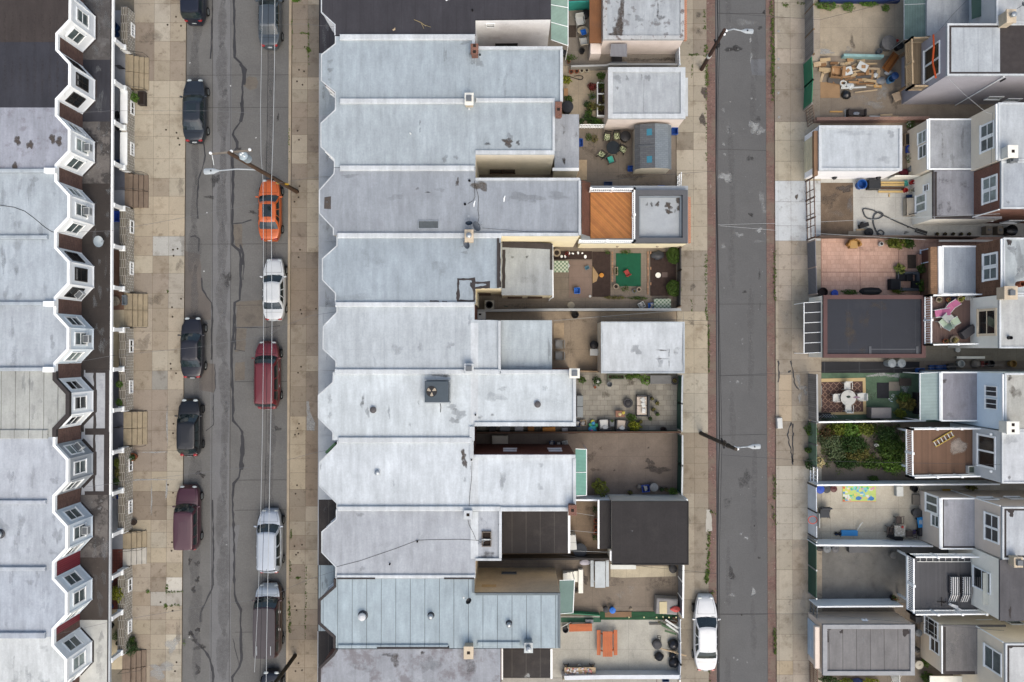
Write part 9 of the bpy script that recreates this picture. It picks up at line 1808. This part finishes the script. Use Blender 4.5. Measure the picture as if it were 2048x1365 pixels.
def insul(T,p,h=.28):
 q=MB();q.lathe([(.03,0),(.03,h*.4),(.09,h*.45),(.05,h*.6),(.09,h*.66),(.04,h),(.01,h)],p.x,p.y,p.z,10);q.put('insulator',white,T,w=True,sm=1)
# main pole over the parked cars
b0=W(594,384,.12);t0=W(458,306,12.6);T=TH('utility_pole','tall leaning utility pole with transformer and cross arm over the orange car','utility pole',b0)
q=MB();q.tube([b0,b0+(t0-b0)*.5,t0],[.16,.135,.11],12);pol=q.put('pole',polem,T,w=True,sm=1)
onp=lambda f:b0+(t0-b0)*f
c0=onp(.965);ua=(W(500,310,c0.z)-W(420,317,c0.z));ua.normalize();na=VC((-ua.y,ua.x,0));q=MB();q.obox(c0+na*.14,ua,na,UP,-1.25,1.25,-.05,.05,-.06,.06);q.put('cross_arm',M('grey_timber',C(142,132,122),.85,.2,3),T,w=True)
for d in(-1.2,.05,1.15):insul(T,c0+na*.14+ua*d+UP*.06)
q=MB();q.tube([c0+na*.14+ua*-1.2,c0+ua*-1.2+na*-.5-UP*.2],.03,5);q.put('bracket',SL,T,w=True)
p=onp(.86)+ua*.30+na*.1;q=MB();q.lathe([(.2,-.5),(.26,-.46),(.27,.38),(.29,.42),(.24,.48),(.06,.52)],p.x,p.y,p.z,16);tr=q.put('transformer',M('transformer_grey',C(186,200,210),.4,.08,3),T,w=True,sm=1)
for dx,dy in((-.1,.05),(.1,-.05),(.02,.14)):q=MB();q.lathe([(.05,.45),(.07,.52),(.04,.6),(.02,.66)],p.x+dx,p.y+dy,p.z,8);q.put('bushing',white,tr,w=True,sm=1)
p1=onp(.62);lamp_arm(T,p1,W(438,342,p1.z+.35),0,1.15)
p2=onp(.24);q=MB();q.rbox(p2.x-.05,p2.y+.0,p2.z,.9,.10,.10,-.1);q.rbox(p2.x-.1,p2.y+.08,p2.z-.5,.3,.14,.4,-.1);q.put('sign_plate',M('yellow_plate',C(206,160,36),.5),T,w=True)
p3=onp(.42);q=MB();q.rbox(p3.x,p3.y,p3.z,.12,.5,.1,.4);q.put('cable_bracket',BM,T,w=True)
# second pole at the bottom
b1=W(590,1312,.12);t1=W(540,1380,9.0);T2=TH('utility_pole','dark wooden pole leaning over the street at the bottom edge','utility pole',b1);q=MB();q.tube([b1,t1],[.15,.12],12);q.put('pole',M('olive_pole',C(84,72,54),.85,.2,3,.15,.2),T2,w=True,sm=1);q=MB();p=b1+(t1-b1)*.9;q.rbox(p.x,p.y,p.z,.14,.6,.12,.3);q.put('cable_bracket',BM,T2,w=True)
# back street poles
for bx,by,tx,ty,zt,m,lab,lx,ly,f in((1403,139,1449,60,7.6,pole2,'dark utility pole with a street lamp at the top of the back street',1482,62,.96),(1402,867,1472,899,9.2,M('brown_pole',C(82,72,62),.85,.2,3,.15,.2),'brown utility pole with a street lamp in the middle of the back street',1496,894,.86)):
 b2,t2=W(bx,by,.12),W(tx,ty,zt);T3=TH('utility_pole',lab,'utility pole',b2,0);q=MB();q.tube([b2,t2],[.15,.11],12);q.put('pole',m,T3,w=True,sm=1)
 pa=b2+(t2-b2)*f;lamp_arm(T3,pa,W(lx,ly,pa.z+.3),0,.95)
 pc=b2+(t2-b2)*.66;q=MB();q.tube([pc+VC((-.1,.35,0)),pc+VC((.1,-.35,0))],.06,7);q.rbox(pc.x+.12,pc.y,pc.z-.3,.22,.3,.5,.3);q.put('cable_bracket',BM,T3,w=True)
 pd=b2+(t2-b2)*(.36 if by<500 else .8);q=MB();q.lathe([(.155,-.16),(.16,-.15),(.16,.15),(.155,.16)],pd.x,pd.y,pd.z,12);q.put('pole_band',WP if by<500 else BM,T3,w=True,sm=1)
 for dd in(.9,.98):insul(T3,b2+(t2-b2)*dd+VC((.16,0,-.1)),.2)
def cable(pts,r,m,label,gp='overhead cables',sag=0):
 P=[W(x,y,z) for x,y,z in pts];Q=[]
 for a,b in zip(P,P[1:]):
  n=8
  for k in range(n):f=k/n;p=a+(b-a)*f;p.z-=sag*4*f*(1-f);Q.append(p)
 Q.append(P[-1]);q=MB();q.tube(Q,r,6);return solo(q,'overhead_cable',m,label,'cable',gp,sm=1)
wirew=M('bright_cable',C(205,207,210),.45,.08,3,0,0)
cable([(526,-60,6.3),(524,60,6.3),(521,220,6.2),(522,310,6.1),(526,362,6.0),(527,520,6),(527,700,6),(525,860,6),(522,1000,6),(517,1180,6),(509,1345,6.2)],.015,wirew,'left bright overhead cable running along the parked cars')
cable([(550,-60,6.3),(549,130,6.3),(546,280,6.2),(543,362,6.1),(543,520,6),(544,640,6),(543,760,6),(540,930,6),(536,1140,6),(533,1300,6),(532,1420,6)],.019,wirew,'right thicker bright overhead cable running along the parked cars')
cable([(537,-60,5.6),(536,150,5.6),(534,280,5.6),(532,362,5.6),(533,520,5.5),(534,700,5.5),(532,900,5.5),(526,1100,5.5),(519,1400,5.5)],.014,rope,'thin black overhead cable between the two bright ones')
cable([(1433,-60,6.6),(1436,60,6.4),(1434,120,6.2),(1432,340,6.0),(1436,560,6),(1438,760,6.0),(1439,885,6.6),(1437,960,6.2),(1435,1150,6.0),(1436,1420,6.0)],.032,rope,'thick black cable bundle along the edge of the back street')
cable([(1438,-60,6.9),(1440,70,6.7),(1436,200,6.3),(1435,420,6.2),(1440,700,6.2),(1444,888,6.8),(1439,1100,6.2),(1439,1420,6.2)],.014,rope,'thin black cable beside the cable bundle of the back street')
sv=[((115,466,6.3),(222,462,5.9),(400,430,5.8),(530,404,5.8),'grey service wire from the curved cable roof to the street'),((150,226,5.5),(225,222,5.6),(420,222,5.8),(534,228,5.9),'grey service wire crossing the pavement near the upper black sedan'),((112,732,5.6),(222,712,5.6),(400,694,5.8),(536,672,5.9),'grey service wire from the beige panelled house'),((112,982,5.6),(222,968,5.7),(400,946,5.8),(524,932,5.9),'grey service wire crossing by the glossy hatchback'),((110,1270,5.6),(222,1244,5.7),(400,1214,5.8),(520,1199,5.9),'grey service wire near the old grey truck'),((670,54,6.0),(600,48,5.9),(560,50,6.0),(540,48,6.0),'short grey service wire at the top right of the street'),((672,352,6.0),(620,356,5.9),(560,366,6.0),(545,370,6.0),'grey service wire from the lilac roofed house'),((672,624,6.0),(620,632,5.9),(570,652,6.0),(540,668,6.0),'grey service wire from the white roofed house'),((668,898,6.0),(620,908,5.9),(570,922,6.0),(540,934,6.0),'grey service wire from the green bay panel house'),((672,1142,6.0),(620,1158,5.9),(570,1180,6.0),(536,1198,6.0),'grey service wire from the lilac silver roofed house')]
for a,b,c,d,l in sv:cable([a,b,c,d],.009,M('grey_wire',C(120,120,124),.6,0,1,0,0),l,'service wires to the houses')
sv2=[((1162,366,5),(1300,352,5.2),(1436,342,6.0),'dark service wire crossing above the grey shed gate'),((1436,450,6.0),(1600,446,5.6),(2000,428,6.2),'dark service wire over the pale pavement square'),((1440,452,6.0),(1610,466,5.6),(1852,480,4.5),'second dark service wire over the pale pavement square'),((1150,632,5.2),(1300,638,5.4),(1437,643,6.0),'dark service wire crossing the tan yard garage'),((1438,752,6.1),(1620,744,5.8),(2006,730,6.2),'dark service wire crossing the narrow passage of bins'),((1440,910,6.4),(1620,922,5.8),(2002,930,6.2),'dark service wire crossing the overgrown garden'),((1437,1228,6.0),(1620,1228,5.8),(2008,1262,6.2),'dark service wire crossing above the grey garage'),((1121,1110,5.5),(1300,1135,5.6),(1436,1148,6.0),'dark service wire crossing the white picnic table yard'),((1890,150,6.2),(1925,186,6.0),(1972,225,6.1),(1985,228,6.2),'pale service wire tied between the grey house and the beige house'),((1985,226,6.2),(1983,290,6.1),(1981,420,6.1),'dark wire hanging down past the beige house windows'),((1878,62,6.2),(1905,30,5.6),(1945,-10,5.4),'black service wire at the grey house eave'),((1436,26,6.4),(1640,40,5.6),(1840,-10,5.4),'thin dark service wire across the top right yard')]
for*pts,l in sv2:cable(pts,.010,M('dark_wire',C(66,66,70),.6,0,1,0,0) if 'pale' not in l else wirel,l,'service wires to the houses')
# ------------------------------------------------------------------ camera, light
cam=bpy.data.cameras.new('camera');co=bpy.data.objects.new('camera',cam);COL.objects.link(co)
cam.sensor_width=36;cam.lens=FPX*36/2048;cam.clip_end=2000;cam.clip_start=.5
co.location=(0,0,CAMH);co.rotation_euler=(TILT,0,0);SC.camera=co
wd=bpy.data.worlds.new('World');SC.world=wd;wd.use_nodes=True
N=wd.node_tree.nodes;bg=N['Background'];sky=N.new('ShaderNodeTexSky');sky.sky_type='NISHITA';sky.sun_disc=False
OZ=1.0
SUN_EL,SUN_AZ=math.radians(56),math.radians(160)
sky.sun_elevation=SUN_EL;sky.sun_rotation=SUN_AZ;sky.dust_density=6.0;sky.air_density=1.0;sky.ozone_density=OZ
wd.node_tree.links.new(sky.outputs[0],bg.inputs[0]);bg.inputs[1].default_value=.15
sl=bpy.data.lights.new('sun','SUN');sl.energy=.6;sl.angle=math.radians(80);sl.color=(1,.985,.95)
so=bpy.data.objects.new('sun',sl);COL.objects.link(so)
dv=VC((math.sin(SUN_AZ)*math.cos(SUN_EL),math.cos(SUN_AZ)*math.cos(SUN_EL),math.sin(SUN_EL)))
so.rotation_euler=dv.to_track_quat('Z','Y').to_euler();so.location=(0,0,80)
SC.view_settings.view_transform='Standard';SC.view_settings.look='None';SC.view_settings.gamma=1;SC.view_settings.exposure=EXPO
SC.cycles.max_bounces=6;SC.cycles.diffuse_bounces=3;SC.cycles.transparent_max_bounces=12
